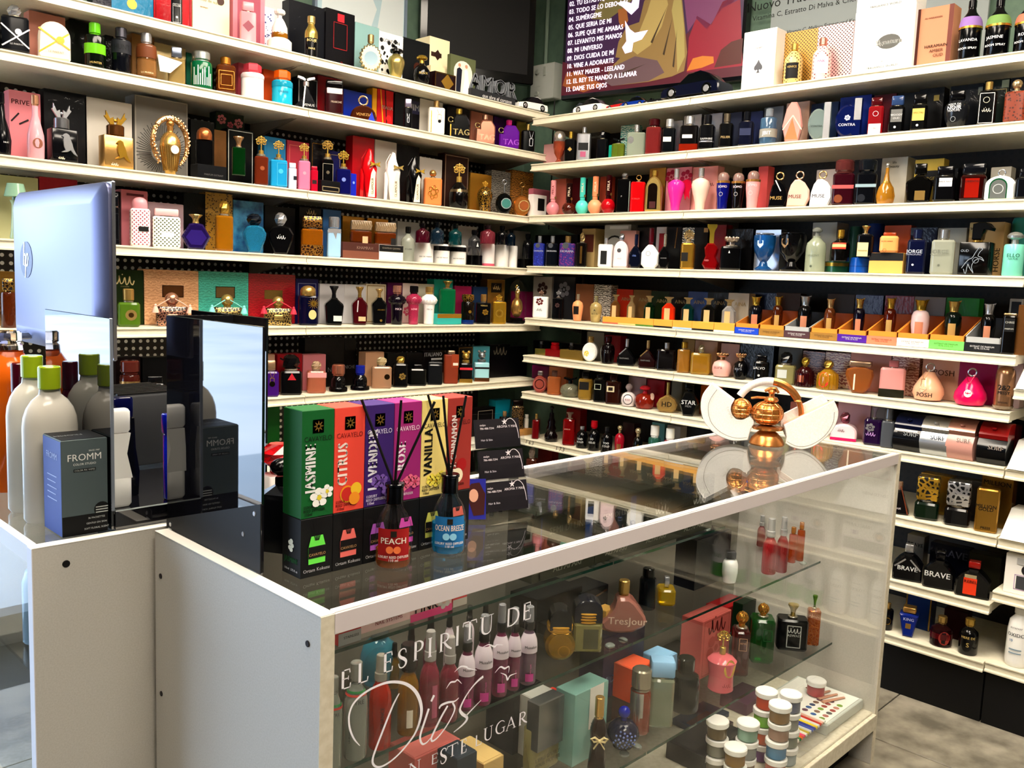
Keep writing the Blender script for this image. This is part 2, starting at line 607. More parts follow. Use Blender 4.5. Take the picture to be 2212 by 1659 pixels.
    for i in range(n):
     z=Z(d[1]+(d[2]-d[1])*(i+.5)/n)
     g.rbox(w*(.82+.04*(i%2)),t*1.06,z-h*.017,z+h*.017,t*.4,.002)
   elif kind=='dome':
    g.ball(d[4]*w,(0,0,Z(d[2])),16,None,(1,1,.95))
   elif kind=='beads':
    cx,cz,r=X(d[1]),Z(d[2]),d[3]*w
    for i in range(30):
     a=i*2.4
     q=r*math.sqrt((i+.5)/30)
     x,z=cx+q*math.cos(a),cz+q*math.sin(a)*.9
     if rad:
      rr=rad(max(0,z))
      y=-math.sqrt(max(0,rr*rr-x*x))
     else:
      y=-t/2
     g.ball(w*.035,(x,y,z),6)
   elif kind=='atom':
    cx,cz,r=X(d[1]),Z(d[2]),d[3]*w
    for a in (.3,1.3,2.4):
     pts=[(cx+r*(math.cos(q)*math.cos(a)-.4*math.sin(q)*math.sin(a)),-t/2-.002,cz+r*1.3*(math.cos(q)*math.sin(a)+.4*math.sin(q)*math.cos(a)))for q in [2*PI*i/14 for i in range(14)]]
     g.tube(pts,.0012,5,True)
     g.ball(.0028,pts[2],6)
   elif kind=='wing':
    v=[(.0,.5),(.25,.62),(.5,.5),(.55,.2),(.42,-.1),(.46,-.5),(.3,-.3),(.2,-.55),(.1,-.2)]
    s=w*.9
    out=[(X(.34)+a*s,Z(d[2])+b*s*1.1)for a,b in v]
    g.slab(out[::-1],.004,.010)
   elif kind=='bowd':
    cx,cz,s=X(d[1]),Z(d[2]),d[3]*w
    y=-(rad(cz)if rad else t/2)-.004
    for sg in (-1,1):
     g.tube([(cx,y,cz),(cx+sg*s*.35,y-.002,cz+s*.3),(cx+sg*s*.6,y-.002,cz+s*.18),(cx+sg*s*.4,y-.002,cz-s*.05),(cx,y,cz)],.0022,6)
     g.tube([(cx,y,cz),(cx+sg*s*.4,y-.001,cz-s*.6)],.0028,6,flat=.4)
    g.ball(.004,(cx,y-.001,cz),6)
  if not solid3:
   for v,f in polys:
    if rad:
     vv=[]
     for a,z in v:
      r=max(rad(min(max(z,0),h)),abs(a)*.7)+eps+.0005
      an=max(-1.45,min(1.45,a/r))
      vv.append((r*math.sin(an),-r*math.cos(an),z))
     g.add(vv,f)
    else:
     g.add([(a,-t/2-eps,z)for a,z in v],f)
  if g.v:
   solid(DNAME.get(kind,'print'),g,mat,root)
   # ------------------------------------------------------------------ bottle shapes
PROF={'genie':[(.8,0),(.95,.04),(.95,.3),(.8,.36),(.6,.4),(.62,.55),(.6,.72),(.4,.9),(.24,1)],'decanter':[(.85,0),(.92,.03),(.92,.7),(.86,.8),(.55,.92),(.42,1)],'urn':[(.5,0),(.56,.03),(.75,.25),(.98,.6),(.98,.74),(.8,.88),(.5,.96),(.45,1)],'bulb':[(.72,0),(.82,.04),(.96,.4),(.92,.66),(.6,.86),(.3,.95),(.3,1)],'vase':[(.8,0),(.88,.04),(.98,.3),(.8,.5),(.4,.75),(.32,1)],'champagne':[(.85,0),(.94,.03),(.98,.3),(.94,.45),(.6,.68),(.36,.82),(.34,1)],'barrel':[(.78,0),(.9,.05),(.98,.35),(.98,.6),(.8,.8),(.4,.96),(.36,1)],'lamp':[(.5,0),(.55,.05),(.46,.2),(.38,.6),(.34,.9),(.5,1)],'apoth':[(.92,0),(.98,.03),(.98,.68),(.9,.8),(.55,.9),(.36,.95),(.36,1)],'mushbot':[(.56,0),(.62,.03),(.66,.5),(.72,.66),(.96,.72),(1,.8),(.94,.88),(.7,.94),(.4,1)],'ink':[(1,0),(1,.2),(.94,.26),(.74,.3),(.76,.6),(.7,.8),(.5,.95),(.45,1)],'spray':[(.9,0),(.98,.03),(.98,.66),(.86,.78),(.4,.92),(.32,1)],'goblet':[(.5,0),(.55,.05),(.3,.16),(.3,.22),(.75,.45),(.9,.75),(.92,1)],'bulb2':[(.5,0),(.6,.03),(.86,.3),(.98,.6),(.96,.78),(.7,.93),(.4,1)],'globe':[(.35,0),(.6,.05),(.88,.25),(1,.5),(.88,.75),(.6,.93),(.36,1)],'tulip':[(.42,0),(.48,.04),(.55,.25),(.86,.6),(.98,.78),(.88,.9),(.5,.98),(.3,1)],'tumbler':[(.66,0),(.7,.03),(.78,.35),(.96,.7),(.98,1)],'drop':[(.7,0),(.86,.04),(.98,.22),(.8,.45),(.42,.6),(.34,.64),(.2,.85),(.18,1)],'chalice':[(.75,0),(.8,.05),(.4,.14),(.3,.26),(.5,.34),(.86,.55),(.98,.8),(.96,1)],'slim':[(.6,0),(.7,.03),(.92,.5),(.96,.75),(.8,.9),(.4,.98),(.3,1)],'oval':[(.66,0),(.8,.03),(.98,.45),(.96,.78),(.8,.93),(.5,1)],'apple':[(.6,0),(.85,.05),(.98,.5),(.96,.7),(.8,.88),(.45,.95),(.4,1)],'ball2':[(.5,0),(.78,.04),(.98,.35),(.98,.6),(.8,.85),(.45,.97),(.3,1)],'barrel2':[(.95,0),(1,.04),(1,.6),(.9,.78),(.55,.93),(.35,1)],'pear':[(.55,0),(.82,.04),(1,.25),(.94,.45),(.65,.72),(.42,.9),(.3,1)],'capsule':[(.6,0),(.86,.04),(.92,.1),(.92,.8),(.84,.9),(.55,.98),(.2,1)],'drip':[(.8,0),(.95,.05),(.98,.2),(.6,.35),(.72,.45),(.5,.58),(.58,.68),(.36,.82),(.3,1)],'hair':[(.9,0),(.98,.03),(.98,.72),(.9,.82),(.62,.93),(.5,.96),(.5,1)],'globe2':[(.5,0),(.6,.04),(.5,.08),(.9,.3),(1,.52),(.9,.75),(.6,.94),(.36,1)],'wine':[(.9,0),(.96,.03),(.78,.4),(.74,.5),(.82,.6),(.86,.8),(.7,.92),(.5,1)],'dress':[(.75,0),(.86,.04),(.8,.4),(.92,.7),(.98,.84),(.7,.95),(.28,1)],'canteen':[(.95,0),(1,.04),(1,.8),(.9,.94),(.6,1)],}
def arc(cx,cz,rx,rz,a0,a1,n=10):
 return [(cx+rx*math.cos(math.radians(a0+(a1-a0)*i/n)),cz+rz*math.sin(math.radians(a0+(a1-a0)*i/n)))for i in range(n+1)]
OUTL={'sunburst':[((.5 if i%2==0 else .44)*math.cos(2*PI*i/40),.5+(.5 if i%2==0 else .44)*math.sin(2*PI*i/40))for i in range(40)],'arch':[(-.46,0),(.46,0),(.5,.05),(.5,.6)]+arc(0,.6,.5,.4,0,180,12)[1:]+[(-.5,.05)],'tag':[(-.5,.95),(-.4,0),(.02,.0),(.5,.72),(.5,.78)],'tag2':[(-.5,.06),(-.44,0),(.46,0),(.5,.06),(.5,.74),(.3,1),(-.16,1),(-.28,.86),(-.3,.62),(-.5,.62)],'gown':[(-.3,0),(.5,0),(.3,.4),(.06,.96),(-.06,1),(-.12,.7),(-.22,.4),(-.5,.1)],'halfmoon':[(-.42,0),(.42,0),(.5,.12)]+arc(0,.3,.46,.7,-10,190,12)[1:-1]+[(-.5,.12)],'medal':arc(0,.5,.5,.5,-90,252,22),'hex':[(-.26,0),(.26,0),(.5,.48),(.24,.96),(.1,1),(-.1,1),(-.24,.96),(-.5,.48)],'diamond':[(-.24,0),(.24,0),(.46,.5),(.5,.72),(.34,.95),(.12,1),(-.12,1),(-.34,.95),(-.5,.72),(-.46,.5)],'shoulder':[(-.36,0),(.36,0),(.42,.04),(.5,.7),(.46,.78),(.2,.93),(.14,1),(-.14,1),(-.2,.93),(-.46,.78),(-.5,.7),(-.42,.04)],'shoulder2':[(-.5,0),(.5,0),(.5,.72),(.24,.94),(.16,1),(-.16,1),(-.24,.94),(-.5,.72)],'shoulder3':[(-.46,0),(.46,0),(.5,.04),(.5,.56),(.34,.78),(.14,.96),(.14,1),(-.14,1),(-.14,.96),(-.34,.78),(-.5,.56),(-.5,.04)],'gem':[(-.3,0),(.3,0),(.5,.4),(.34,.82),(.14,1),(-.14,1),(-.34,.82),(-.5,.4)],'disc2':arc(-.06,.42,.44,.42,60,300,16)+[(.2,0),(.46,0),(.5,.04),(.5,1),(.2,1),(.2,.8)],'disc3':arc(0,.5,.5,.5,-90,252,22),'leaf':[(-.5,0),(.32,0),(.5,.3),(.46,.62),(.24,.88),(.0,1),(-.2,.98),(-.36,.8),(-.46,.5)],'oct':[(-.3,0),(.3,0),(.5,.16),(.5,.66),(.26,.9),(.12,1),(-.12,1),(-.26,.9),(-.5,.66),(-.5,.16)],'crystal':[(-.3,0),(.36,0),(.5,.2),(.34,.5),(.44,.8),(.2,1),(-.2,1),(-.4,.82),(-.3,.5),(-.5,.2)],'oval2':arc(0,.5,.5,.5,-90,252,20),'drop2':[(-.42,0),(.42,0),(.5,.12),(.5,.4),(.3,.68),(.1,.92),(.1,1),(-.1,1),(-.12,.9),(-.34,.66),(-.5,.42),(-.5,.1)],'drop3':[(-.3,0),(.3,0),(.46,.2),(.5,.45),(.36,.78),(.1,.96),(.06,1),(-.06,1),(-.1,.96),(-.36,.78),(-.5,.45),(-.46,.2)],'fan':[(-.2,0),(.2,0),(.4,.25),(.5,.7),(.46,.9),(.2,1),(-.2,1),(-.46,.9),(-.5,.7),(-.36,.25)],'moon':[(-.46,0),(.46,0),(.5,.1)]+arc(0,.5,.5,.5,0,180,10)+[(-.5,.1)],'triangle':[(-.5,0),(.5,0),(.5,.08),(.1,.94),(.06,1),(-.06,1),(-.1,.94),(-.5,.08)],'trap':[(-.26,0),(.26,0),(.5,.96),(.2,1),(-.2,1),(-.5,.96)],'egg':arc(0,.5,.5,.5,-75,75,10)+[(.3,1),(-.3,1)]+arc(0,.5,.5,.5,105,255,10),'slab':[(-.47,0),(.47,0),(.5,.05),(.5,.96),(.46,1),(-.46,1),(-.5,.96),(-.5,.05)],'pearl':[(-.3,.02),(-.05,0),(.2,.04),(.44,.2),(.5,.34),(.46,.5),(.22,.9),(.1,1),(-.1,1),(-.16,.92),(-.2,.7),(-.34,.45),(-.5,.25),(-.44,.1)],}
def make_cap(root,spec,w,t,z0,h,top):
 st,wf,hf,mat=spec.split()
 wc=float(wf)*w
 r=wc/2
 hc=top-z0
 g=G()
 name='cap'
 col_r=min(r*.6,w*.18,t*.45)
 if st in ('cyl','hex'):
  n=18 if st=='cyl'else 6
  r=min(r,max(t*.9,w*.3))
  g.cyl(r,z0+hc*.12,top,n)
  g.cyl(r*.86,z0,z0+hc*.12,n)
 elif st=='box':
  d=min(max(t*.9,.012),max(wc,.015))
  g.rbox(wc,d,z0+hc*.1,top,min(wc,d)*.12)
  g.cyl(col_r,z0,z0+hc*.12,12)
 elif st=='ball':
  rr=min(r,hc*.42)
  g.ball(rr,(0,0,top-rr),14)
  g.cyl(rr*.5,z0,top-rr*1.4,12)
 elif st=='dome':
  g.lathe([(r*.96,z0),(r,z0+hc*.08),(r,z0+hc*.5),(r*.86,z0+hc*.75),(r*.55,z0+hc*.93),(r*.15,top)],18)
 elif st=='disc':
  g.cyl(r,z0+hc*.35,top,20)
  g.cyl(r*.55,z0,z0+hc*.4,14)
 elif st=='mush':
  g.lathe([(r*.45,z0),(r*.4,z0+hc*.35),(r*.95,z0+hc*.5),(r,z0+hc*.68),(r*.7,z0+hc*.9),(r*.2,top)],18)
 elif st=='flare':
  g.lathe([(r*.5,z0),(r*.42,z0+hc*.35),(r*.55,z0+hc*.6),(r,z0+hc*.92),(r*.96,top),(r*.3,top-hc*.06)],14)
 elif st=='flare2':
  d=min(t*.8,wc*.5)
  def rg(k,z,kd=1):
   return [(-wc/2*k,-d/2*kd,z),(wc/2*k,-d/2*kd,z),(wc/2*k,d/2*kd,z),(-wc/2*k,d/2*kd,z)]
  g.loft([rg(.45,z0,.7),rg(.45,z0+hc*.55,.7),rg(.62,z0+hc*.7,.9),rg(1,z0+hc*.86),rg(1,top)])
 elif st=='cat':
  d=min(t*.7,wc*.7)
  g.lathe([(r*.75,z0),(r*.7,z0+hc*.1),(r*.82,z0+hc*.5),(r,z0+hc*.86),(r*.7,z0+hc*.9)],12)
  g.slab([(r*.1,z0+hc*.84),(r,z0+hc*.84),(r*1.15,top)],-d*.3,d*.3)
  g.slab([(-r,z0+hc*.84),(-r*.3,z0+hc*.84),(-r*.9,top-hc*.06)],-d*.3,d*.3)
 elif st in ('facet','crumple'):
  r2=random.Random(int(w*1e5))
  n=7
  rings=[]
  for k,(q,zz)in enumerate(((.55,0),(.85,.2),(1,.5),(.9,.8),(.45,1))):
   rings.append([(r*q*(.86+.28*r2.random())*math.cos(2*PI*i/n+.3*k),min(r,t*.6)*q*(.86+.28*r2.random())*math.sin(2*PI*i/n+.3*k),z0+hc*zz)for i in range(n)])
  g.loft(rings)
  solid(name,g,mat,root,12)
  return
 elif st=='ridge':
  g.rbox(wc,t*.96,z0+hc*.08,top,.004,.002)
  for i in range(9):
   x=-wc*.45+wc*.9*i/8
   g.tube([(x-.003,-t*.5,z0+hc*.14),(x+.004,-t*.5,z0+hc*.5),(x-.003,-t*.5,top-hc*.06)],.0018,5)
 elif st=='shade':
  g.lathe([(r*.95,z0+hc*.2),(r,z0+hc*.22),(r*.72,top),(r*.5,top)],18)
  g.cyl(r*.3,z0,z0+hc*.3,12)
 elif st=='ring':
  rr=min(r,hc*.5)
  g.torus((0,0,top-rr),rr*.82,rr*.17,20,8)
  g.cyl(rr*.4,z0,max(z0+.002,top-rr*1.75),12)
 elif st=='bow':
  g.cyl(r*.35,z0,z0+hc*.5,12)
  for sg in (-1,1):
   g.slab([(sg*r*.08,z0+hc*.5),(sg*r,z0+hc*.78),(sg*r*.95,top),(sg*r*.3,top-hc*.12),(sg*r*.05,z0+hc*.72)][::sg],-t*.25,t*.25,.001)
 elif st in ('crown','crown2'):
  rr=min(r,hc*.42)
  g.cyl(min(r*.5,t*.5),z0,z0+hc*.32,12)
  cz=top-rr*1.02
  if st=='crown':
   q=rr*.42
   for a in (-.4,.3,1.0,1.57,2.14,2.84,3.54):
    g.torus((rr*.62*math.cos(a),0,cz+rr*.62*math.sin(a)),q*.8,q*.26,10,5)
   g.torus((0,0,cz+rr*.1),q*.8,q*.3,10,5)
   g.tube([(0,0,z0+hc*.3),(0,0,cz+rr*.8)],q*.3,6)
   for a in (.3,1.57,2.84):
    g.ball(q*.35,(rr*math.cos(a),0,cz+rr*.96*math.sin(a)),6)
  else:
   g.ball(rr*.8,(0,0,cz),12)
   for k in range(4):
    m4=Matrix.Rotation(k*PI/4,4,'Z')
    g.add(*_tor(rr*.88,rr*.12,cz),m4)
   g.ball(rr*.2,(0,0,top-rr*.1),8)
 elif st=='tiara':
  g.cyl(r*.4,z0,z0+hc*.5,12)
  g.lathe([(r*.7,z0+hc*.45),(r*.95,z0+hc*.62),(r,z0+hc*.78),(r*.6,z0+hc*.8)],16)
  for i in range(10):
   a=2*PI*i/10
   g.ball(r*.17,(r*.8*math.cos(a),r*.8*math.sin(a),top-r*.17),6)
 elif st=='flower':
  g.cyl(r*.4,z0,z0+hc*.4,12)
  for i in range(6):
   a=i*PI/3
   g.ball(r*.5,(r*.5*math.cos(a),r*.5*math.sin(a),z0+hc*.68),8,None,(1,1,hc*.32/(r*.5)))
 elif st=='teddy':
  q=hc*.3
  g.cyl(r*.8,z0,z0+hc*.25,12)
  g.ball(q,(0,0,z0+hc*.55),12)
  for sg in (-1,1):
   g.ball(q*.42,(sg*q*.75,0,z0+hc*.86),8)
  g.ball(q*.4,(0,-q*.85,z0+hc*.48),8)
 elif st=='fan':
  n=10
  out=[(-r,z0),(r,z0)]+[(r*math.cos(PI*i/n)*1.0,z0+hc*.5+hc*.5*math.sin(PI*i/n))for i in range(n+1)]
  g.slab(out,-t*.45,t*.45,.002)
 elif st=='pump':
  g.cyl(r,z0,z0+hc*.35,16)
  solid('pump_collar',g,mat,root)
  g=G()
  g.cyl(r*.86,z0+hc*.33,top,16,r2=r*.78)
  name='overcap'
  mat='gB8B8BC'if mat.startswith('o0')else mat
 solid(name,g,mat,root)
def _tor(R,r,cz):
 g=G()
 g.torus((0,0,cz),R,r,16,5)
 return g.v,g.f
def silhouette(pts,s,cx,cz):
 return [(cx+a*s,cz+b*s)for a,b in pts]
FALCON=[(.0,.5),(.12,.44),(.16,.3),(.24,.1),(.3,-.16),(.46,-.46),(.3,-.38),(.16,-.22),(.04,-.3),(-.2,-.34),(-.04,-.24),(-.12,-.05),(-.14,.2),(-.1,.34),(-.18,.36),(-.1,.46)]
ORDW=['top','second','third','fourth','fifth','sixth','seventh','eighth','ninth','bottom']
def build(it):
 kind,x,y,z,wall,w,h,t,body,cap,lab,name,cat,deco,ex=it
 if '|'in lab:
  lab,sh=lab.split('|')
  ph='%s %s-wall shelf'%(ORDW[ord(sh[1])-65],'left'if sh[0]=='L'else 'right')
  lab+=' on '+ph
  grp=('bottles'if cat=='bottle'else 'cartons'if cat=='box'else 'bases')+' on '+ph
 else:
  grp='goods in the glass showcase'
 root=thing(name,lab,cat,(x,y,z+.001),wall,grp)
 deco=list(deco or [])
 rad=None
 g=G()
 spec=cap if cap and len(cap.split())==4 else None
 hc=float(spec.split()[2])*h if spec else 0
 hb=h-hc
 if kind=='box':
  g.box(0,0,0,w,t,h,.0012)
  solid('carton_body',g,body,root)
  if body[0]in 'sp'and h>.05 and not ex.get('plain'):
   q=G()
   q.box(0,0,h,w*.96,t*.9,.0006)
   solid('lid_flap',q,body,root)
 elif kind[:2]=='F:':
  out=[(a*w,b*hb)for a,b in OUTL[kind[2:]]]
  g.slab(out,-t/2,t/2,0 if t<.01 else min(t*.22,.006))
  solid('tag_card'if cat in ('price tag','tag')else 'glass_body',g,body,root,28)
  if kind=='F:tag2':
   q=G()
   q.torus((-w*.38,0,hb*.8),w*.12,w*.025,14,6)
   solid('ring_clasp',q,'mB8A878',root)
 elif kind[:2]=='L:'or kind=='cyl':
  if kind=='cyl':
   pr=[(.94,0),(1,.03),(1,.93),(.9,.99),(.5,1)]
  else:
   pr=PROF[kind[2:]]
  R=w/2
  def rad(zz,pr=pr,R=R,hb=hb,cw=(float(spec.split()[1])*R if spec else 0)):
   f=zz/hb
   if f>=1:
    return max(cw,pr[-1][0]*R)
   for (r1,z1),(r2,z2)in zip(pr,pr[1:]):
    if z1<=f<=z2:
     return (r1+(r2-r1)*(f-z1)/max(z2-z1,1e-6))*R
   return pr[-1][0]*R
  prof=[(max(a*R,.0008),b*hb)for a,b in pr]
  g.lathe(prof,22)
  solid('drum'if cat in ('stand','canister')else 'glass_body',g,body,root,40)
  if kind=='L:mushbot':
   q=G()
   for i in range(16):
    a=2*PI*i/16
    q.tube([(R*.78*math.cos(a),R*.78*math.sin(a),hb*.68),(R*1.0*math.cos(a),R*1.0*math.sin(a),hb*.8),(R*.78*math.cos(a),R*.78*math.sin(a),hb*.92)],.0022,5)
   solid('ribbed_collar',q,body,root)
  if kind=='L:barrel2':
   q=G()
   for i in range(18):
    a=2*PI*i/18
    q.tube([(R*math.cos(a),R*math.sin(a),hb*.04),(R*math.cos(a),R*math.sin(a),hb*.6),(R*.9*math.cos(a),R*.9*math.sin(a),hb*.78)],.0018,5)
   solid('ribs',q,body,root)
 elif kind=='rect':
  r=min(w,t)*(.2 if w<.1 else .14)
  g.rbox(w,t,0,hb,r,r*.55)
  solid('glass_body',g,body,root,30)
 elif kind=='opencarton':
  rim,inn=ex['rim'],ex['inn']
  th=.003
  hb2=h*.62
  g.box(0,0,0,w,t,hb2,.0008)
  solid('sleeve',g,body,root)
  q=G()
  zb=h*2.3
  q.box(0,-t/2+th,hb2,w*.97,th*2,h-hb2)
  for sg in (-1,1):
   xx=sg*(w*.485-th/2)
   q.add([(xx-th/2,-t/2,hb2),(xx+th/2,-t/2,hb2),(xx+th/2,t/2,hb2),(xx-th/2,t/2,hb2),(xx-th/2,-t/2,h),(xx+th/2,-t/2,h),(xx+th/2,t/2,zb),(xx-th/2,t/2,zb)],[(3,2,1,0),(4,5,6,7),(0,1,5,4),(1,2,6,5),(2,3,7,6),(3,0,4,7)])
  solid('slanted_tray',q,rim,root)
  q=G()
  q.box(0,t/2-th,hb2,w*.94,th,zb-hb2)
  q.box(0,0,hb2,w*.94,t*.96,.001)
  solid('tray_lining',q,inn,root)
  q=G()
  tc='pD8D8D8'if body[1]in '15'else 'p6A5030'
  flat_text(q,'EXTRAIT DE PARFUM',0,hb2*.6,w*.07,-t/2-.0007)
  flat_text(q,'75 ML 2.5 FL.OZ',0,hb2*.38,w*.06,-t/2-.0007)
  solid('lettering',q,tc,root)
  return root
 elif kind=='falcon':
  cmat,fmat=cap.split()
  hb=h*.56
  g.rbox(w*.94,t,0,hb,.004,.002,cx=w*.02)
  solid('glass_body',g,body,root)
  q=G()
  q.cyl(w*.27,hb,hb+h*.2,20)
  solid('cap',q,cmat,root)
  q=G()
  q.slab(silhouette(FALCON,h*.4,w*.05,hb*.52),-t/2-.005,-t/2,.001)
  solid('falcon_relief',q,fmat,root)
  q=G()
  for sg in (-1,1):
   out=[(sg*w*.04,hb+h*.2),(sg*w*.16,hb+h*.2),(sg*w*.36,h*.9),(sg*w*.3,h*.92),(sg*w*.3,h),(sg*w*.16,h*.86),(sg*w*.06,h*.9)]
   q.slab(out[::sg],-.004,.004,.001)
  q.ball(w*.06,(0,0,h*.84),8)
  solid('falcon_wings',q,fmat,root)
  q=G()
  v,f=p_stroke(spline([(-.12*w+a*w*.22,hb*.1+b*w*.12)for a,b in SQ],None,4),.0016)
  q.add([(a,-t/2-.0006,b)for a,b in v],f)
  solid('script_print',q,'pE0D8C0',root)
  return root
 elif kind=='wreath':
  R=w*.24
  prof=[(.35,0),(.5,.02),(.72,.25),(.95,.6),(1,.66),(.98,.68),(.9,.8),(.6,.92),(.3,.97),(.28,1)]
  g.lathe([(a*R,b*h*.72)for a,b in prof],22)
  solid('glass_body',g,body,root)
  q=G()
  q.cyl(R*.3,h*.7,h*.8,12)
  q.ball(R*.4,(0,0,h*.83),10)
  solid('cap',q,'mC89858',root)
  q=G()
  pts=[(w*.42*math.cos(a)*(1 if abs(math.cos(a))>.1 else 1),0,h*.52+h*.4*math.sin(a))for a in [math.radians(-52+284*i/30)for i in range(31)]]
  q.tube(pts,[w*.03+w*.035*math.sin(PI*i/30)**.5 for i in range(31)],8)
  r2=random.Random(5)
  for i,p0 in enumerate(pts):
   for k in range(3):
    a=r2.random()*6.28
    q.ball(w*.026,(p0[0]+w*.05*math.cos(a),-w*.05*abs(math.sin(a))-.002,p0[2]+w*.05*math.cos(a)),6)
  solid('wreath_handle',q,'mD0A878',root)
  q=G()
  v,f=p_disc(0,h*.4,w*.1)
  q.add([(a,-R-.002,b)for a,b in v],f)
  solid('medallion',q,'pF0E4D0',root)
  q=G()
  for i in range(24):
   a=2*PI*i/24
   q.tube([(R*.62*math.cos(a),R*.62*math.sin(a),h*.06),(R*.97*math.cos(a),R*.97*math.sin(a),h*.46)],.0012,4)
  solid('flutes',q,'mB89048',root)
  return root
 elif kind=='shoe':
  out=[(-.02,0),(.5,0),(.5,.05),(.46,.45),(.5,.6),(.3,.8),(.2,.98),(.06,1),(-.16,.8),(-.26,.6),(-.16,.44),(-.1,.2)]
  out=[(a*w*.9,b*h)for a,b in out]
  g.slab(out,-t/2,t/2,.006)
  solid('shoe_body',g,body,root,60)
  q=G()
  q.slab([(-.3*w,0),(-.16*w,0),(-.12*w,.5*h),(-.2*w,.62*h),(-.3*w,.56*h)],-t*.35,t*.35,.003)
  solid('shoe_heel',q,body,root,60)
  q=G()
  v=[(.06,.02),(.4,.02),(.4,.4),(.42,.52),(.3,.6),(.2,.5),(.14,.3)]
  q.slab([(a*w*.9,b*h)for a,b in v],-t/2-.0015,-t/2)
  solid('insole_panel',q,'pF2E4CC',root)
  q=G()
  flat_text(q,'GLAMOUR',w*.24,h*.24,h*.07,-t/2-.0024,PI/2)
  solid('lettering',q,'p3A2A14',root)
  q=G()
  cx,cz,s=w*.34,h*.68,w*.24
  for sg in (-1,1):
   q.slab([(cx,cz-s*.12),(cx+sg*s,cz-s*.5),(cx+sg*s*.8,cz),(cx+sg*s,cz+s*.5),(cx,cz+s*.12)][::sg],-t/2-.008,-t/2-.001,.001)
  q.ball(s*.24,(cx,-t/2-.006,cz),8)
  solid('bow',q,cap,root)
  q=G()
  q.tube([(-.2*w,0,.56*h),(-.22*w,0,.8*h),(-.02*w,0,.97*h),(.14*w,0,.84*h)],.0016,6)
  solid('ankle_strap',q,body,root)
  return root
 elif kind=='purse':
  gold,tm=cap.split()
  hb=h*.58
  g.rbox(w*.92,t,0,hb,.010,.005)
  solid('glass_body',g,body,root)
  q=G()
  q.rbox(w*.95,t*.5,hb*.02,hb*.98,.011,.003)
  solid('side_frame',q,gold,root)
  q=G()
  q.rbox(w*.3,.004,hb*.34,hb*.62,.001,.0005,cy=-t/2-.001)
  solid('plaque',q,gold,root)
  q=G()
  q.ball(h*.2,(0,0,hb+h*.22),14)
  q.cyl(w*.12,hb,hb+h*.06,14)
  solid('ball_stopper',q,gold,root)
  q=G()
  for sg in (-1,1):
   q.tube([(0,-.012,h*.86),(sg*w*.25,-t/2-.004,h*.72),(sg*w*.44,-t/2-.006,h*.6)],.0015,5)
  solid('cord',q,tm,root)
  for sg in (-1,1):
   q=G()
   q.lathe([(.002,h*.4),(.011,h*.4),(.008,h*.52),(.004,h*.6),(.005,h*.62),(.002,h*.66)],10,sg*w*.5,-t/2-.008)
   solid('tassel',q,tm,root)
  return root
 elif kind=='domeegg':
  R=w/2
  q=G()
  q.cyl(R*.98,0,h*.07,22)
  q.cyl(R*.6,h*.07,h*.13,20)
  solid('base',q,cap,root)
  g.lathe([(a*R*.58,h*.14+b*h*.44)for a,b in [(.3,0),(.6,.08),(.9,.3),(1,.52),(.85,.78),(.5,.96),(.3,1)]],18)
  solid('egg_body',g,body,root)
  q=G()
  q.cyl(R*.2,h*.57,h*.66,12)
  q.ball(R*.26,(0,0,h*.7),10)
  for a in range(5):
   q.ball(R*.1,(R*.14*math.cos(a),R*.14*math.sin(a),h*(.74+.03*a)),6)
  q.torus((R*.2,-R*.52,h*.32),R*.16,R*.04,10,5)
  solid('gold_ornament',q,'mD8B868',root)
  q=G()
  q.lathe([(R*.9,h*.07),(R*.9,h*.55),(R*.82,h*.75),(R*.6,h*.9),(R*.25,h*.985),(R*.02,h)],20)
  o=solid('glass_cloche',q,'acrylic',root)
  return root
 elif kind=='surf':
  hb=h*.62
  def rg(zz,bulge,d):
   return [(-w*.5+0,-t/2-bulge,zz),(w*.5,-t/2-bulge,zz),(w*.5,d,zz),(-w*.5,d,zz)]
  rings=[]
  for k in range(7):
   f2=k/6
   rings.append(rg(hb*f2,-.012+.016*math.sin(PI*f2)+.004,t/2))
  g.loft(rings)
  solid('glass_body',g,body,root)
  q=G()
  q.loft([rg(hb,-.006,t/2),rg(h*.72,-.002,t/2),rg(h*.9,-.016,t/2),rg(h,-.036,t/2)])
  solid('arched_lid',q,cap,root)
  q=G()
  q.ball(w*.1,(0,-t/2+.01,h*.88),10,None,(1,.7,.6))
  solid('lid_recess',q,cap,root)
  decorate(root,deco,w,h,t+.012,None)
  return root
 elif kind=='slabcap':
  hb=h*.34
  g.rbox(w,t,0,h*.62,.012,.004)
  solid('glass_body',g,body,root)
  q=G()
  q.box(-w*.04,-t*.3,hb,w*.9,t*.9,h-hb,.002)
  solid('slab_cap',q,cap,root)
  decorate(root,deco,w,h,t,None)
  return root
 elif kind=='horse':
  hb=h*.62
  g.rbox(w,t,0,hb,.004,.002)
  solid('glass_body',g,body,root)
  q=G()
  q.cyl(w*.17,hb,hb+h*.05,16)
  solid('collar',q,'mC8A050',root)
  q=G()
  hp=[(-.3,0),(.3,0),(.34,.3),(.5,.62),(.94,.5),(1.0,.66),(.7,.92),(.5,1),(.1,1),(-.3,.9)]
  q.slab([(a*w*.5,hb+h*.05+b*h*.33)for a,b in hp],-t*.35,t*.35,.003)
  solid('horse_head_cap',q,body,root)
  q=G()
  H=[(-.75,-.55),(-.5,-.2),(-.3,0),(-.1,.1),(.1,.45),(.3,.7),(.52,.62),(.36,.46),(.26,.2),(.5,.1),(.66,-.1),(.44,.02),(.2,0),(-.02,-.2),(-.1,-.5),(.06,-.86),(-.24,-.5),(-.36,-.3),(-.46,-.9),(-.62,-.6)]
  v=spline([(w*.02+a*w*.5,hb*.48+b*hb*.5)for a,b in H],None,3)
  pv,pf=p_stroke(v,.0018)
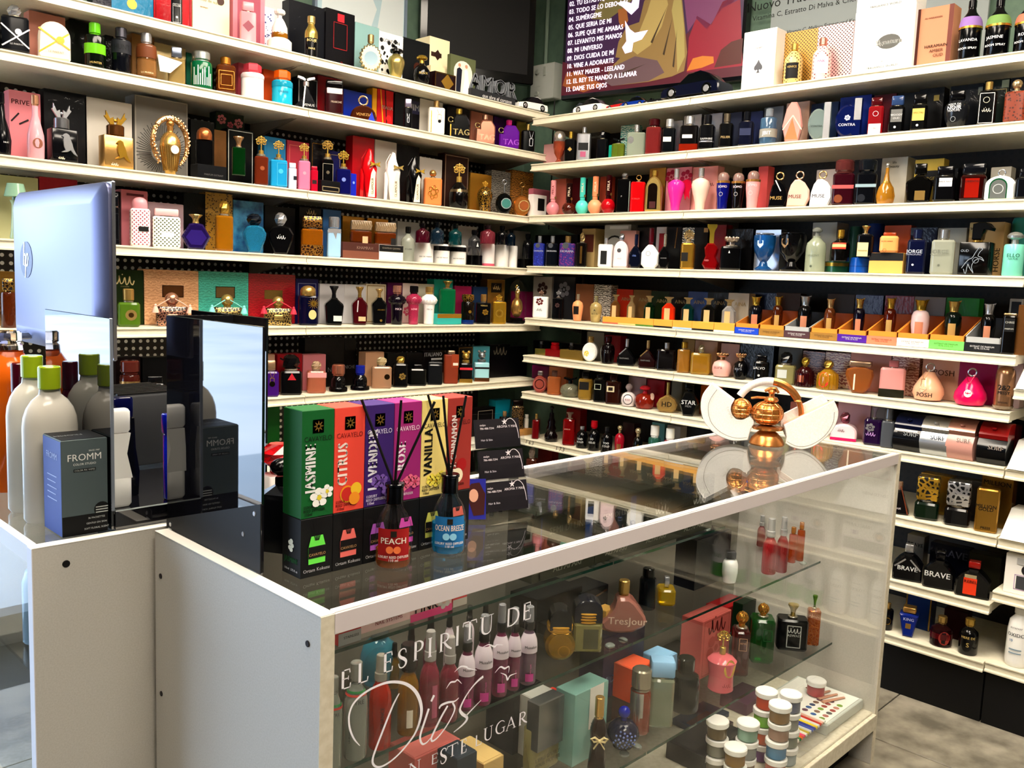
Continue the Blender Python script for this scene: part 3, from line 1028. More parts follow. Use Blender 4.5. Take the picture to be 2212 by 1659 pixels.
  q.add([(a,-t/2-.0008,b)for a,b in pv],pf)
  pv,pf=p_ring(w*.08,hb*.45,w*.09,w*.105)
  q.add([(a,-t/2-.0008,b)for a,b in pv],pf)
  flat_text(q,'OUD',-w*.3,hb*.74,w*.12,-t/2-.0008)
  solid('horse_print',q,cap,root)
  return root
 if spec:
  tt=t
  if rad:
   tt=w
  make_cap(root,spec,w,tt,hb,h,h)
  if kind=='rect'and hc>.012:
   q=G()
   rr=min(float(spec.split()[1])*w*.5,t*.42)*.9
   q.cyl(rr,hb-.0005,hb+hc*.13,14)
   solid('collar',q,'mB8B0A0',root)
 if deco:
  decorate(root,deco,w,h,t,rad)
 return root
ITEMS = [
('box',1.072,2.837,2.002,0,.0541,.0595,.045,'s10142A',None,'navy carton at far left|LA',1),
('box',1.163,2.837,2.002,0,.126,.125,.045,'s1F7FA6',None,'teal blue carton with gold emblem|LA',1,[('text','EAU DE PARFUM',.03,.2,.04,'pD8E8F0'),('disc',-.02,.42,.12,'mC9A24A')]),
('box',1.289,2.837,2.002,0,.1219,.1778,.045,'sB01224',None,'red window carton beside cream carton|LA',1,[('frame',-.46,.46,.02,.97,'s7A0A16')]),
('rect',1.266,2.74,2.002,-.3464,.0322,.1134,.025,'o0A0A0C','box .6 .3 o101010','black bottle before the red window carton|LA',0,[('frame',-.36,.36,.06,.55,'pD8D8D8'),('text','CLUB',0,.5,.2,'pE8E8E8'),('disc',0,.2,.1,'pE8E8E8')]),
('box',1.417,2.837,2.002,0,.1267,.2114,.045,'pF4EAC2',None,'tall cream carton with dark emblem|LA',1,[('text','club de nuit',-.05,.58,.09,'p8A8070'),('text','woman',-.2,.47,.06,'pB07070'),('disc',.25,.62,.1,'p5A4038')]),
('box',1.551,2.837,2.002,0,.1166,.204,.045,'pDE8E9C',None,'pink window carton framing a pink flacon|LA',1,[('plate',-.36,.36,.06,.95,'pA85A6C')]),
('rect',1.506,2.74,2.002,-.4019,.0506,.1259,.0299,'oDB98A0','box .7 .24 oE2A0A8','pink flacon with diamond emblem before pink carton|LA',0,[('diamond',0,.4,.36,'p9A5A68')]),
('box',1.635,2.845,2.002,0,.038,.1584,.03,'pDCE2EE',None,'blue and white floral tin|LA',1,[('pat','floral')]),
('L:genie',1.631,2.754,2.002,-.4276,.0848,.1383,.0848,'oF3EFEA','flower .45 .22 oE8E6E4','white footed flacon with amber dome and white flower cap|LA',0,[('dome',0,.37,.62,.33,'gB07A14')]),
('box',1.774,2.837,2.002,0,.1436,.202,.045,'s14161F',None,'tall navy carton behind slim gold bottle|LA',1),
('L:decanter',1.745,2.74,2.002,-.4538,.0499,.1395,.0499,'mC9B061','cyl .55 .2 mD0B878','slim gold bottle with black label|LA',0,[('wrap',.02,.46,'o101010'),('text','BOUJE',0,.4,.22,'pD8C890'),('text','PARIS',0,.2,.16,'pD8C890')]),
('box',1.915,2.837,2.002,0,.1245,.2102,.045,'s17151B',None,'black carton with red square and red outline|LA',1,[('plate',-.1,.13,.82,.95,'pE02838'),('frame',-.24,.24,.36,.8,'p9A1420'),('text','3',.05,.12,.18,'pB01420')]),
('box',2.034,2.837,2.002,0,.1091,.189,.045,'s8FB0B0',None,'pale teal carton behind sunburst flacon|LA',1),
('F:sunburst',2,2.744,2.002,-.5039,.0848,.1347,.03,'mC8BC98','cyl .28 .24 mB8A070','round sunburst flacon with pale blue face|LA',0,[('discf',0,.36,.3,'o8FA8B4')]),
('box',2.148,2.837,2.002,0,.1165,.1817,.045,'pEFEFEC',None,'white carton with black scroll ornament|LA',1,[('text','LONDON',0,.84,.13,'p303030'),('pat','scroll')]),
('L:urn',2.119,2.745,2.002,-.5259,.0652,.1075,.0652,'mC8B878','disc .75 .17 o0C0A0A','champagne gold urn flacon with black lid|LA',0),
('box',2.271,2.837,2.002,0,.1341,.1843,.045,'s1E2022',None,'black carton with bronze crown emblem|LA',1,[('disc',.05,.45,.14,'m7A4A3A')]),
('L:bulb',2.245,2.747,2.002,-.5483,.0694,.1136,.0694,'o0C0C10','mush .62 .28 mC8A848','black bulb flacon with gold mushroom cap|LA',0,[('text','BLACK',.05,.36,.14,'pC8B070')]),
('box',2.403,2.875,2.002,0,.1057,.2225,.09,'pF2E6C4',None,'tall cream gift carton with brown ribbon seal|LA',1,[('plate',-.42,.1,.66,.74,'p4A3020'),('diamond',-.1,.7,.2,'p3A2010')]),
('box',2.378,2.805,2.002,0,.1047,.0993,.03,'pF0E2BC',None,'small cream carton before the tall cream one|LA',1),
('box',2.348,2.745,2.002,0,.1089,.0628,.04,'o2A1214',None,'small burgundy carton with gold lozenge|LA',1,[('diamond',.1,.45,.3,'mC9A24A'),('frame',-.48,.48,.04,.96,'m8A6A22')]),
('rect',.812,2.742,1.827,-.2303,.0676,.1268,.05,'o14161C','facet .5 .26 mB8B8BC','black faceted flacon with crossed silver ribbon and medallion|LB',0,[('stripe',-.48,.1,.5,.5,'mC8C8CC'),('stripe',.48,.1,-.5,.55,'mC8C8CC'),('disc',.1,.42,.12,'mC8C8CC'),('text','LE PARFAIT',.05,.16,.085,'pC8C8C8')]),
('box',.919,2.837,1.827,0,.0966,.1426,.045,'pD89A8A',None,'rose pink carton behind cream flacon|LB',1),
('F:arch',.912,2.744,1.827,-.2566,.0809,.1032,.05,'oF0E2D2',None,'cream white flacon with crossed gold straps and medallion|LB',0,[('stripe',-.48,.15,.45,.72,'mC9A24A'),('stripe',.48,.3,-.48,.78,'mC9A24A'),('disc',.18,.52,.13,'mC9A24A'),('text','LE PARFAIT',.05,.2,.08,'pA89880')]),
('box',1.013,2.837,1.827,0,.0671,.143,.045,'s10160F',None,'black green carton left of lime capped bottle|LB',1),
('cyl',1.022,2.74,1.827,-.2857,.0556,.1276,.0556,'o0E1A10','cyl .56 .28 o6FC02A','black bottle with lime green collar and cap|LB',0,[('wrapx',.3,.52,'o7CCB2E'),('text','HUNTER',0,.1,.13,'pC8B070')]),
('box',1.093,2.835,1.827,0,.0236,.1206,.04,'s1A1A1E',None,'black lettered carton behind the gunmetal cap|LB',1,[('pat','dots')]),
('cyl',1.097,2.74,1.827,-.3047,.0529,.1309,.0529,'o12141C','cyl .6 .26 m606068','matte black bottle with raised rubber sleeve letters|LB',0,[('wrapx',.42,.7,'p2A2C34'),('text','HUNT',0,.55,.36,'p14161C')]),
('box',1.194,2.837,1.827,0,.0685,.1432,.045,'pA07848',None,'kraft carton behind chrome capped amber bottle|LB',1),
('cyl',1.172,2.74,1.827,-.3234,.0561,.1328,.0561,'gA8763E','cyl .55 .26 mD0D0D2','amber bottle with brown leather collar and chrome cap|LB',0,[('wrapx',.43,.72,'p7A4620'),('wrap',.05,.38,'gC89860'),('text','LA MUSIDA',0,.1,.11,'pE8D8B8')]),
('box',1.278,2.837,1.827,0,.104,.1321,.045,'mC8B48A',None,'champagne carton behind white price tag|LB',1),
('rect',1.265,2.74,1.827,-.346,.0497,.1093,.0281,'gC8B078','box .6 .3 m8890A0','pale gold glass bottle behind white price tag|LB',0),
('F:tag',1.232,2.714,1.852,0,.0752,.0494,.004,'pFAF8F6',None,'white folded price tag card leaning on gold bottle|LB','price_tag/price tag'),
('box',1.342,2.835,1.827,0,.0179,.1217,.04,'s2E8068',None,'teal green carton edge beside green bottle|LB',1),
('cyl',1.349,2.744,1.827,-.3654,.0651,.1147,.0651,'o0F6B45','cyl .8 .27 mC8CCC8','green bottle with white bars and silver cap|LB',0,[('bars',.08,.6,'pE8F4EC')]),
('rect',1.433,2.749,1.827,-.3843,.06,.116,.06,'g8A4A18','cyl .55 .24 mC88A3A','bronze amber bottle with gold cap|LB',0,[('frame',-.4,.4,.1,.6,'mC89048'),('frame',-.3,.3,.2,.5,'mC89048')]),
('box',1.538,2.837,1.827,0,.0503,.1261,.045,'pC85A6A',None,'rose carton behind white and pink bottle|LB',1),
('cyl',1.528,2.748,1.827,-.4058,.0728,.1131,.0728,'oF4EEEE','hex .8 .27 oCC4A5A','white bottle with rose pink twist cap|LB',0,[('wrapx',.58,.72,'pE8D8D8')]),
('box',1.633,2.837,1.827,0,.0526,.1235,.045,'pE0601C',None,'orange carton behind turquoise bottle|LB',1),
('cyl',1.638,2.746,1.827,-.4302,.0686,.1129,.0686,'o28AFCB','hex .8 .3 oF07018','turquoise bottle with orange twist cap|LB',0,[('wrapx',.5,.66,'o1E98B4'),('text','URBAN',0,.35,.13,'p1A7890')]),
('box',1.782,2.837,1.827,0,.0806,.1256,.045,'s1A1A20',None,'black carton with thin silver border|LB',1,[('frame',-.47,.47,.03,.97,'pC8C8C8')]),
('F:gown',1.731,2.746,1.827,-.45,.0808,.1117,.04,'o14141A','bow .75 .3 mC8C8C8','black gown shaped flacon with silver bow top|LB',0,[('stripe',-.14,.02,-.06,.68,'mE8E8E8'),('text','VENUS',.1,.12,.13,'pD8D8D8')]),
('box',1.873,2.837,1.827,0,.1023,.1444,.045,'s8A1420',None,'dark red carton beside gown flacon|LB',1),
('rect',1.846,2.747,1.827,-.4734,.0641,.1172,.05,'o3A0A12','box .92 .24 o0E0A0C','dark red rectangular flacon with black cap|LB',0,[('plate',-.42,.42,.6,.76,'mB8B0B0'),('text','FRAICHE',.1,.36,.13,'pD8C8B8')]),
('box',1.998,2.837,1.827,0,.1263,.1158,.045,'s1A3AA8',None,'royal blue carton behind half moon flacon|LB',1),
('F:halfmoon',1.98,2.756,1.827,-.4985,.0997,.0933,.05,'g6A3212','ring .4 .42 mD0B890','amber half moon flacon with gold ring stopper|LB',0,[('text','VENEZIA',0,.22,.12,'pC8A060'),('tri',.16,0,.42,.36,'p2040B8')]),
('box',2.075,2.835,1.827,0,.0201,.1431,.04,'pE0A820',None,'narrow yellow carton beside flag carton|LB',1),
('box',2.125,2.837,1.827,0,.0762,.1444,.045,'pC81A20',None,'red carton with yellow and black stripes|LB',1,[('stripe',-.1,0,-.3,1,'pF0B81C'),('stripe',.12,0,-.02,1,'p141414'),('text','ITALIA',.12,.55,.2,'pF0E0D0'),('disc',.22,.28,.16,'pE02830')]),
('box',2.233,2.837,1.827,0,.1233,.1426,.045,'s16161E',None,'black carton lettered HIM|LB',1,[('plate',.05,.48,.55,.9,'o3A3A58'),('text','HIM',.25,.72,.24,'pE0E0E8')]),
('rect',2.177,2.74,1.827,-.5371,.0317,.1106,.025,'o0E0E12','box .75 .3 mB0A8C0','slim black flacon with silver dog tag on chain|LB',0,[('chain',0,.2,.5,'mC8C8CC')]),
('box',2.356,2.837,1.827,0,.1197,.1444,.045,'pCFCBC4',None,'silver white carton behind dog tag bottle|LB',1),
('rect',2.324,2.746,1.827,-.5618,.0651,.1299,.0451,'oECE8E0','cyl .35 .22 mC0A070','white flacon with gold edge and black pendant|LB',0,[('stripe',-.34,.02,-.34,.68,'mC9A24A'),('disc',.16,.38,.1,'o141414'),('chain',.16,.42,.72,'mB8B0A0')]),
('box',2.503,2.837,1.827,0,.1253,.1407,.045,'s101012',None,'black carton behind black tag shaped flacon|LB',1),
('F:tag2',2.451,2.754,1.827,-.5818,.0852,.1207,.05,'o101012','cyl .3 .2 mC8A848','black tag shaped flacon with gold cap|LB',0,[('text','TAG',.1,.22,.34,'mB8A878'),('stripe',-.42,.02,-.42,.45,'mC9A24A')]),
('box',2.637,2.837,1.827,0,.1272,.141,.045,'oB07864',None,'rose gold carton behind copper tag shaped flacon|LB',1),
('F:tag2',2.598,2.754,1.827,-.605,.0822,.1205,.05,'mC88E78','cyl .3 .2 mD8A890','copper tag shaped flacon|LB',0,[('text','TAG',.08,.22,.34,'mE8C0A8')]),
('box',2.769,2.837,1.827,0,.1255,.1395,.045,'s4A1464',None,'purple carton behind purple tag shaped flacon|LB',1),
('F:tag2',2.741,2.756,1.827,-.6262,.0863,.121,.05,'o6A1A96','cyl .3 .2 oD02888','purple tag shaped flacon with magenta cap|LB',0,[('text','TAG',.1,.22,.34,'mB060D0')]),
('box',2.878,2.837,1.827,0,.0619,.142,.045,'mB89850',None,'gold carton near the corner|LB',1),
('rect',2.849,2.745,1.827,-.643,.0582,.1195,.0451,'o0E0E10','cyl .3 .24 mC8B070','black flacon with chain tag near the corner|LB',0,[('chain',.2,.2,.72,'mC8C8CC')]),
('L:vase',.773,2.74,1.55,-.22,.0469,.1667,.0469,'o0C0C12','cyl .35 .2 o101016','black vase flacon at far left|LC',0,[('text','NUIT',.2,.2,.12,'pC8C8C8')]),
('box',.855,2.837,1.55,0,.0818,.1917,.045,'pD88890',None,'pink carton with ribbon print|LC',1,[('text','PRIVE',-.15,.84,.2,'p6A2A34'),('stripe',-.45,.55,-.2,.68,'p2A1418'),('stripe',-.2,.52,.1,.6,'p2A1418')]),
('L:champagne',.858,2.74,1.55,-.2427,.0455,.1743,.0455,'oE0A8B0','cyl .42 .17 mD0A080','pink champagne shaped flacon with rose gold seal|LC',0,[('discf',.1,.24,.3,'mC98A72')]),
('box',.964,2.837,1.55,0,.118,.2114,.045,'s17171B',None,'black shrink wrapped carton behind silver falcon flacon|LC',1),
('falcon',.927,2.74,1.55,0,.074,.1613,.045,'o121216','m8A8A8E mC8C8CC','black square flacon with silver falcon|LC',0),
('box',1.088,2.837,1.55,0,.1381,.2079,.045,'pC4C0B8',None,'silver grey carton behind gold falcon flacon|LC',1),
('falcon',1.077,2.74,1.55,0,.0921,.1646,.045,'mD8B070','m7A5028 mC8A040','gold square flacon with wooden cap and gold falcon|LC',0),
('box',1.251,2.85,1.55,0,.1709,.2402,.07,'p8F8D88',None,'large grey carton with black sunburst print|LC',1,[('rays',0,0,'p1A1A1A'),('frame',-.49,.49,.01,.99,'pB8B4A8')]),
('wreath',1.244,2.74,1.55,0,.1313,.1864,.05,'mD0AE6A','mC89848','gold egg flacon under a jewelled wreath handle|LC',0),
('box',1.387,2.837,1.55,0,.0809,.1934,.045,'s15120F',None,'dark carton behind copper capped flacon|LC',1),
('rect',1.356,2.74,1.591,-.3676,.053,.1193,.0305,'o0B0B0D','dome .9 .33 mC07A4A','black flacon with domed copper cap|LC',0),
('box',1.447,2.835,1.55,0,.0467,.1723,.04,'m9A7048',None,'bronze gold carton beside green flacon|LC',1),
('box',1.373,2.745,1.55,0,.0984,.0429,.05,'s1B1C20',None,'low black presentation tray carton|LC',1,[('text','PARFUM EXTRAIT',.05,.3,.07,'p909090')]),
('box',1.513,2.893,1.55,0,.1027,.2423,.045,'s2A3A26',None,'dark green carton with pink blossoms|LC',1,[('blossom',-.3,.9,.2,'pE89098'),('blossom',.3,.88,.2,'pE89098'),('blossom',0,.84,.14,'pD87080')]),
('box',1.522,2.837,1.55,0,.0953,.1853,.045,'s0E0E10',None,'black carton with thin white outline|LC',1,[('frame',-.47,.47,.04,.97,'pC8C8C0')]),
('rect',1.475,2.74,1.573,-.395,.0416,.1252,.025,'g0F4A1C','flare .8 .28 mC8A078','emerald green flacon with gold trumpet cap|LC',0),
('rect',1.557,2.74,1.55,-.4134,.0452,.1619,.04,'o6A2E1A','crown .75 .42 mD0B060','brown flacon with gold filigree crown|LC',0,[('disc',.05,.34,.16,'mC87850')]),
('box',1.653,2.837,1.55,0,.0829,.1772,.045,'s2E7AA0',None,'blue carton behind blue crowned flacon|LC',1,[('frame',-.4,.4,.1,.92,'p2A6A90')]),
('rect',1.623,2.74,1.55,-.4278,.0567,.1556,.04,'o2A9AC8','crown .6 .42 mD0B060','sky blue flacon with gold filigree crown|LC',0,[('disc',.1,.34,.14,'o5AC0E0'),('frame',-.12,.46,.03,.52,'o58B8DC')]),
('box',1.745,2.837,1.55,0,.0887,.1761,.045,'sA83848',None,'crimson carton behind pink crowned flacon|LC',1,[('frame',-.4,.4,.1,.92,'pC87060')]),
('rect',1.723,2.74,1.55,-.449,.0402,.1607,.04,'oE080A0','crown .8 .38 mD0B060','pink flacon with gold filigree crown|LC',0,[('disc',0,.36,.14,'oE8A0B0')]),
('rect',1.682,2.749,1.55,-.4392,.0279,.0888,.03,'oC8D4E4','box .8 .2 oD8E0EC','small white and blue marbled flacon|LC',0,[('plate',.1,.5,.35,.5,'p141828')]),
('rect',1.77,2.749,1.55,-.4575,.0253,.0882,.03,'oB01838','box .8 .15 oB01838','small crimson flacon with dark script|LC',0,[('plate',-.3,.3,.3,.45,'p2A0810')]),
('box',1.836,2.837,1.55,0,.0798,.1905,.045,'s141016',None,'black carton framed in gold|LC',1,[('frame',-.42,.42,.08,.95,'m8A6A22')]),
('rect',1.85,2.787,1.55,-.4688,.0411,.1931,.04,'o0C0C0E','crown .95 .36 mD8B868','black flacon with the tallest gold filigree crown|LC',0,[('frame',-.45,.45,.05,.56,'pB8B0A0'),('disc',0,.4,.15,'m8A8070')]),
('box',1.816,2.727,1.55,0,.0787,.0414,.03,'s15151A',None,'low black tray carton before crowned black flacon|LC',1,[('frame',-.45,.45,.1,.5,'pA89878')]),
('box',1.902,2.837,1.55,0,.0505,.163,.045,'s141A5A',None,'navy framed carton behind navy flacon|LC',1,[('frame',-.4,.4,.1,.92,'p9A8A60')]),
('rect',1.887,2.74,1.55,-.4824,.0526,.1565,.04,'o14165A','crown .7 .42 mC8A850','navy flacon with gold filigree crown|LC',0,[('disc',0,.34,.14,'p8090D0')]),
('box',1.926,2.75,1.55,0,.0236,.0797,.04,'s1A2EB0',None,'small bright blue carton|LC',1,[('disc',0,.6,.2,'p90A8F0')]),
('box',2.028,2.837,1.55,0,.099,.2316,.045,'sC01828',None,'red carton behind red shoe flacon|LC',1),
('shoe',1.995,2.747,1.55,-.5024,.0827,.1797,.04,'oC8101C','mC8A848','red high heel shoe flacon with gold bow|LC',0),
('box',2.133,2.837,1.55,0,.1035,.2312,.045,'pC8C4BC',None,'white grey carton behind white shoe flacon|LC',1),
('shoe',2.106,2.747,1.55,-.5233,.0799,.1805,.04,'oF0EEEA','mC0A868','white high heel shoe flacon with gold bow|LC',0),
('box',2.243,2.837,1.55,0,.1137,.2288,.045,'s16161A',None,'black carton behind black shoe flacon|LC',1),
('shoe',2.213,2.747,1.55,-.5425,.0778,.179,.04,'o0A0A0C','mC8A848','black high heel shoe flacon with gold bow|LC',0),
('box',2.362,2.837,1.55,0,.1179,.195,.045,'pBEBAB4',None,'pale grey carton behind orange flacon|LC',1),
('rect',2.319,2.75,1.55,-.5605,.0716,.1406,.0495,'oE89058','ball .4 .24 mC8A060','orange square flacon with gold atom ornament|LC',0,[('atom',0,.36,.3,'mC9A24A')]),
('box',2.502,2.837,1.55,0,.135,.2276,.045,'s3A2420',None,'dark wood grain carton with gold outline|LC',1,[('frame',-.47,.47,.03,.97,'pB09880')]),
('L:barrel',2.462,2.753,1.55,-.5837,.0827,.1818,.0827,'o0D0B0B','crown .55 .42 mD8B868','black faceted flacon with gold crown stopper|LC',0,[('band',.36,.42,'m7A6A50')]),
('box',2.643,2.837,1.55,0,.1251,.1649,.045,'mC89A40',None,'gold foil carton behind filigree flacon|LC',1),
('L:urn',2.603,2.745,1.55,-.607,.0665,.126,.0665,'xfil:C8A040:2A1A08','crown .5 .2 mD0A848','gold filigree urn flacon|LC',0),
('box',2.763,2.837,1.55,0,.1159,.1898,.045,'xdam:8A8880:4A4844',None,'carved silver carton|LC',1),
('F:medal',2.714,2.743,1.55,-.6241,.0712,.1456,.03,'o0E1010','ring .32 .4 m909498','black round flacon with teal medallion|LC',0,[('discf',.12,.3,.3,'m68B0A8'),('ringd',.12,.3,.32,'mC8D0D0')]),
('box',2.9,2.837,1.55,0,.1357,.2054,.045,'xdam:A87A3A:5A3A14',None,'carved gold carton|LC',1),
('F:medal',2.825,2.744,1.55,-.6399,.0751,.1462,.03,'mB87A3A','ring .32 .4 m8A6A38','gold round flacon with copper medallion|LC',0,[('discf',.12,.3,.3,'mC87A4A'),('ringd',.12,.3,.32,'mE0C890')]),
('box',2.961,2.765,1.55,0,.1122,.1279,.03,'pC87888',None,'pink carton at the corner behind white one|LC',1),
('box',2.906,2.725,1.55,0,.0865,.0969,.03,'pF0ECE8',None,'small white carton with black panel at the corner|LC',1,[('plate',-.15,.35,.3,.85,'p0C0C0C')]),
('box',.821,2.837,1.324,0,.1277,.1795,.045,'pB8B890',None,'pale green carton at far left|LD',1),
('L:lamp',.804,2.743,1.324,-.2283,.0617,.1526,.0617,'oA8BC9E','shade .95 .3 o8FB09A','pale green lamp shaped flacon|LD',0),
('box',.941,2.837,1.324,0,.1053,.1859,.045,'sA0303A',None,'red carton above the monitor|LD',1),
('box',1.103,2.84,1.324,0,.0324,.164,.05,'s141416',None,'black carton beside the monitor|LD',1),
('rect',1.072,2.74,1.324,-.2983,.0253,.153,.04,'o121318','box .85 .28 o16171C','black patterned flacon beside the monitor|LD',0,[('frame',-.4,.4,.1,.6,'p30323A')]),
('box',1.163,2.837,1.324,0,.0818,.1732,.045,'pD88C98',None,'tall pink carton with lettered top|LD',1,[('plate',-.3,.35,.9,.94,'p7A3A44')]),
('rect',1.149,2.743,1.324,-.3174,.0566,.1486,.05,'xlat:F6ECEA:B05468','dome .8 .24 oE0A0A8','pink lattice flacon with domed cap|LD',0,[('plate',-.1,.4,.3,.4,'p141416')]),
('box',1.263,2.837,1.324,0,.116,.1426,.045,'pCCB4BC',None,'pale mauve carton behind white lattice flacon|LD',1),
('rect',1.233,2.747,1.324,-.3376,.082,.1195,.05,'xlat:F4F0EA:50603A','box .86 .2 oE8C0C0','wide white lattice flacon with pale pink cap|LD',0,[('plate',-.2,.25,.28,.4,'pE8E4E0')]),
('box',1.359,2.837,1.324,0,.0737,.1832,.045,'s0C0A0E',None,'tall black carton behind purple flacon|LD',1),
('F:hex',1.33,2.747,1.324,-.3608,.0876,.1108,.045,'g3A2478','flare .48 .25 mD0B878','purple hexagonal flacon with gold trumpet cap|LD',0,[('hexf',0,.34,.36,'o3A2878')]),
('box',1.445,2.837,1.324,0,.0969,.1925,.045,'xdot:B8923E:5A4010',None,'perforated gold carton|LD',1),
('rect',1.426,2.744,1.324,-.3835,.0549,.1627,.05,'gC88E20','crumple .62 .3 mD0AC50','amber flacon with crumpled gold cap|LD',0),
('box',1.553,2.837,1.324,0,.1132,.1759,.045,'xsea:5AA8D0:1A5A90',None,'sea blue carton|LD',1),
('F:diamond',1.538,2.748,1.324,-.4082,.0753,.1299,.05,'g3A9AC0','facet .7 .3 o141C28','aqua flacon with black faceted cap|LD',0),
('box',1.675,2.837,1.324,0,.1208,.1674,.045,'s17171B',None,'black carton behind black jewel flacon|LD',1),
('F:diamond',1.639,2.751,1.324,-.4298,.0866,.1423,.05,'o0B0B0E','facet .45 .32 mC0C0C4','black jewel flacon with silver faceted cap|LD',0,[('squig',0,.4,.2,'pD8D8D8')]),
('box',1.803,2.837,1.324,0,.0996,.1747,.045,'s15110F',None,'black carton with gold script on top|LD',1,[('squig',0,.9,.24,'pD8C090')]),
('rect',1.764,2.749,1.324,-.4564,.0758,.1394,.05,'gC07818','box .9 .32 xfil:D0A050:3A1A08','amber cube flacon in gold filigree cap and base|LD',0,[('plate',-.5,.5,0,.28,'xfil:D0A050:3A1A08')]),
('box',1.888,2.837,1.324,0,.087,.1753,.045,'s4A80B8',None,'blue carton behind pale blue flacon|LD',1),
('rect',1.851,2.74,1.324,-.4753,.0486,.1442,.04,'oA8CCE8','cyl .8 .32 mB8BCC4','pale blue flacon with chrome cap|LD',0,[('drip',0,.62,.5,'mD8D8DC')]),
('box',1.988,2.837,1.324,0,.0981,.1587,.045,'mB08838',None,'gold carton behind first amber ridged flacon|LD',1),
('rect',1.977,2.751,1.382,-.4985,.0793,.0824,.05,'g8A4414','ridge .96 .45 gC8B090','first amber flacon with herringbone glass cap|LD',0,[('plate',.05,.3,0,.3,'pE0B890')]),
('box',1.951,2.74,1.324,0,.1623,.057,.06,'p5A342C',None,'brown wooden tray carton under amber flacon|LD',1,[('plate',-.5,.5,0,.48,'p8A5A48'),('text','KHAMRAH',.1,.7,.08,'pC8A898')]),
('box',2.103,2.837,1.324,0,.0991,.1597,.045,'mB08838',None,'gold carton behind second amber ridged flacon|LD',1),
('rect',2.09,2.752,1.381,-.5196,.0815,.0849,.05,'g8A4414','ridge .96 .45 gC8B090','second amber flacon with herringbone glass cap|LD',0,[('plate',.25,.48,0,.3,'p141210')]),
('box',2.09,2.74,1.324,0,.1142,.0561,.06,'pF2F0EC',None,'white tray carton with black lid band under amber flacon|LD',1,[('plate',-.5,.5,.56,1,'p16161A'),('text','KHAMRAH QAHWA',0,.8,.07,'pB0A898')]),
('box',2.29,2.882,1.324,0,.1113,.1617,.045,'pB8B8B8',None,'grey carton behind clear flacon|LD',1),
('L:apoth',2.193,2.74,1.324,-.54,.0546,.1342,.0546,'gC8CCC0','cyl .4 .2 o141414','clear apothecary flacon with black stopper|LD',0,[('text','ECLAIRE',0,.35,.12,'p404040')]),
('L:apoth',2.267,2.741,1.4,-.5528,.0578,.0768,.0578,'g6A1A34','cyl .4 .25 o141014','crimson flacon on white round base|LD',0),
('cyl',2.32,2.794,1.324,-.5544,.078,.0799,.078,'pF0EEEC',None,'white round presentation base under crimson flacon|LD','presentation_base/stand',[('text','EAU DE PARFUM',.05,.3,.08,'p505050')]),
('L:apoth',2.342,2.74,1.399,-.5658,.0554,.0886,.0554,'g2A4458','cyl .4 .25 o101418','slate blue flacon on white base with black lid|LD',0),
('cyl',2.41,2.79,1.324,-.57,.0693,.0798,.0693,'pF0EEEC',None,'white round base with black lid under slate blue flacon|LD','presentation_base/stand',[('wrapx',.66,1,'o16161A'),('text','EAU DE PARFUM',0,.3,.08,'p505050')]),
('L:apoth',2.439,2.74,1.401,-.5819,.0554,.0881,.0554,'g125A5E','cyl .4 .25 o101414','teal flacon on white base with black lid|LD',0),
('cyl',2.501,2.79,1.324,-.5847,.0694,.0806,.0694,'pF0EEEC',None,'white round base with black lid under teal flacon|LD','presentation_base/stand',[('wrapx',.66,1,'o16161A'),('text','EAU DE PARFUM',0,.3,.08,'p505050')]),
('box',2.616,2.882,1.324,0,.1103,.1673,.045,'pB8B6B2',None,'pale grey carton behind smoky flacon|LD',1),
('L:apoth',2.547,2.74,1.365,-.5991,.0532,.1051,.0532,'g5A5A5C','cyl .5 .2 o101012','smoky grey flacon with black triangle label|LD',0,[('plate',0,.4,.3,.55,'p101012'),('tri',.1,.34,.3,.5,'pE0E0E0')]),
('cyl',2.593,2.784,1.324,-.5998,.0689,.0452,.0689,'o141416',None,'black round base under smoky flacon|LD','presentation_base/stand'),
('L:apoth',2.627,2.745,1.417,-.6107,.0671,.0796,.0671,'gA84A5A','cyl .45 .22 o3A2A2E','rose flacon on white round base|LD',0),
('cyl',2.67,2.786,1.324,-.6113,.0622,.096,.0622,'pF2EEEE',None,'white round base with pink foot under rose flacon|LD','presentation_base/stand',[('wrapx',0,.12,'pD86A80')]),
('L:apoth',2.708,2.74,1.418,-.6236,.049,.0807,.049,'g1A1A1E','cyl .45 .22 o101012','black flacon on white round base|LD',0),
('cyl',2.756,2.787,1.324,-.6239,.0632,.0974,.0632,'pF0EEEC',None,'white round base under black flacon|LD','presentation_base/stand'),
('L:apoth',2.764,2.74,1.417,-.6319,.0398,.0724,.0398,'g14283A','cyl .45 .22 o101012','small navy flacon on white round base|LD',0),
('cyl',2.815,2.776,1.324,-.6339,.0411,.0961,.0411,'pF0EEEC',None,'white round base under small navy flacon|LD','presentation_base/stand'),
('box',2.958,2.882,1.324,0,.1052,.17,.045,'pB8B4AE',None,'pale carton with black panel near the corner|LD',1,[('plate',.1,.4,.35,.75,'p141414')]),
('L:apoth',2.871,2.74,1.365,-.647,.0468,.1105,.0468,'o101012','cyl .5 .2 o141416','black flacon with gold seal on black base|LD',0,[('tri',.3,.36,.3,.4,'mB89050')]),
('cyl',2.927,2.796,1.324,-.6465,.0829,.0435,.0829,'o141416',None,'black round base near the corner|LD','presentation_base/stand'),
('box',.791,2.837,1.078,0,.054,.1549,.045,'mC89A50',None,'gold carton at far left behind monitor|LE',1),
('cyl',.778,2.74,1.078,-.2214,.0396,.1358,.0396,'g7A3A14','box .7 .27 xfil:C8A050:2A1A0A','amber flacon with gold cap at far left|LE',0),
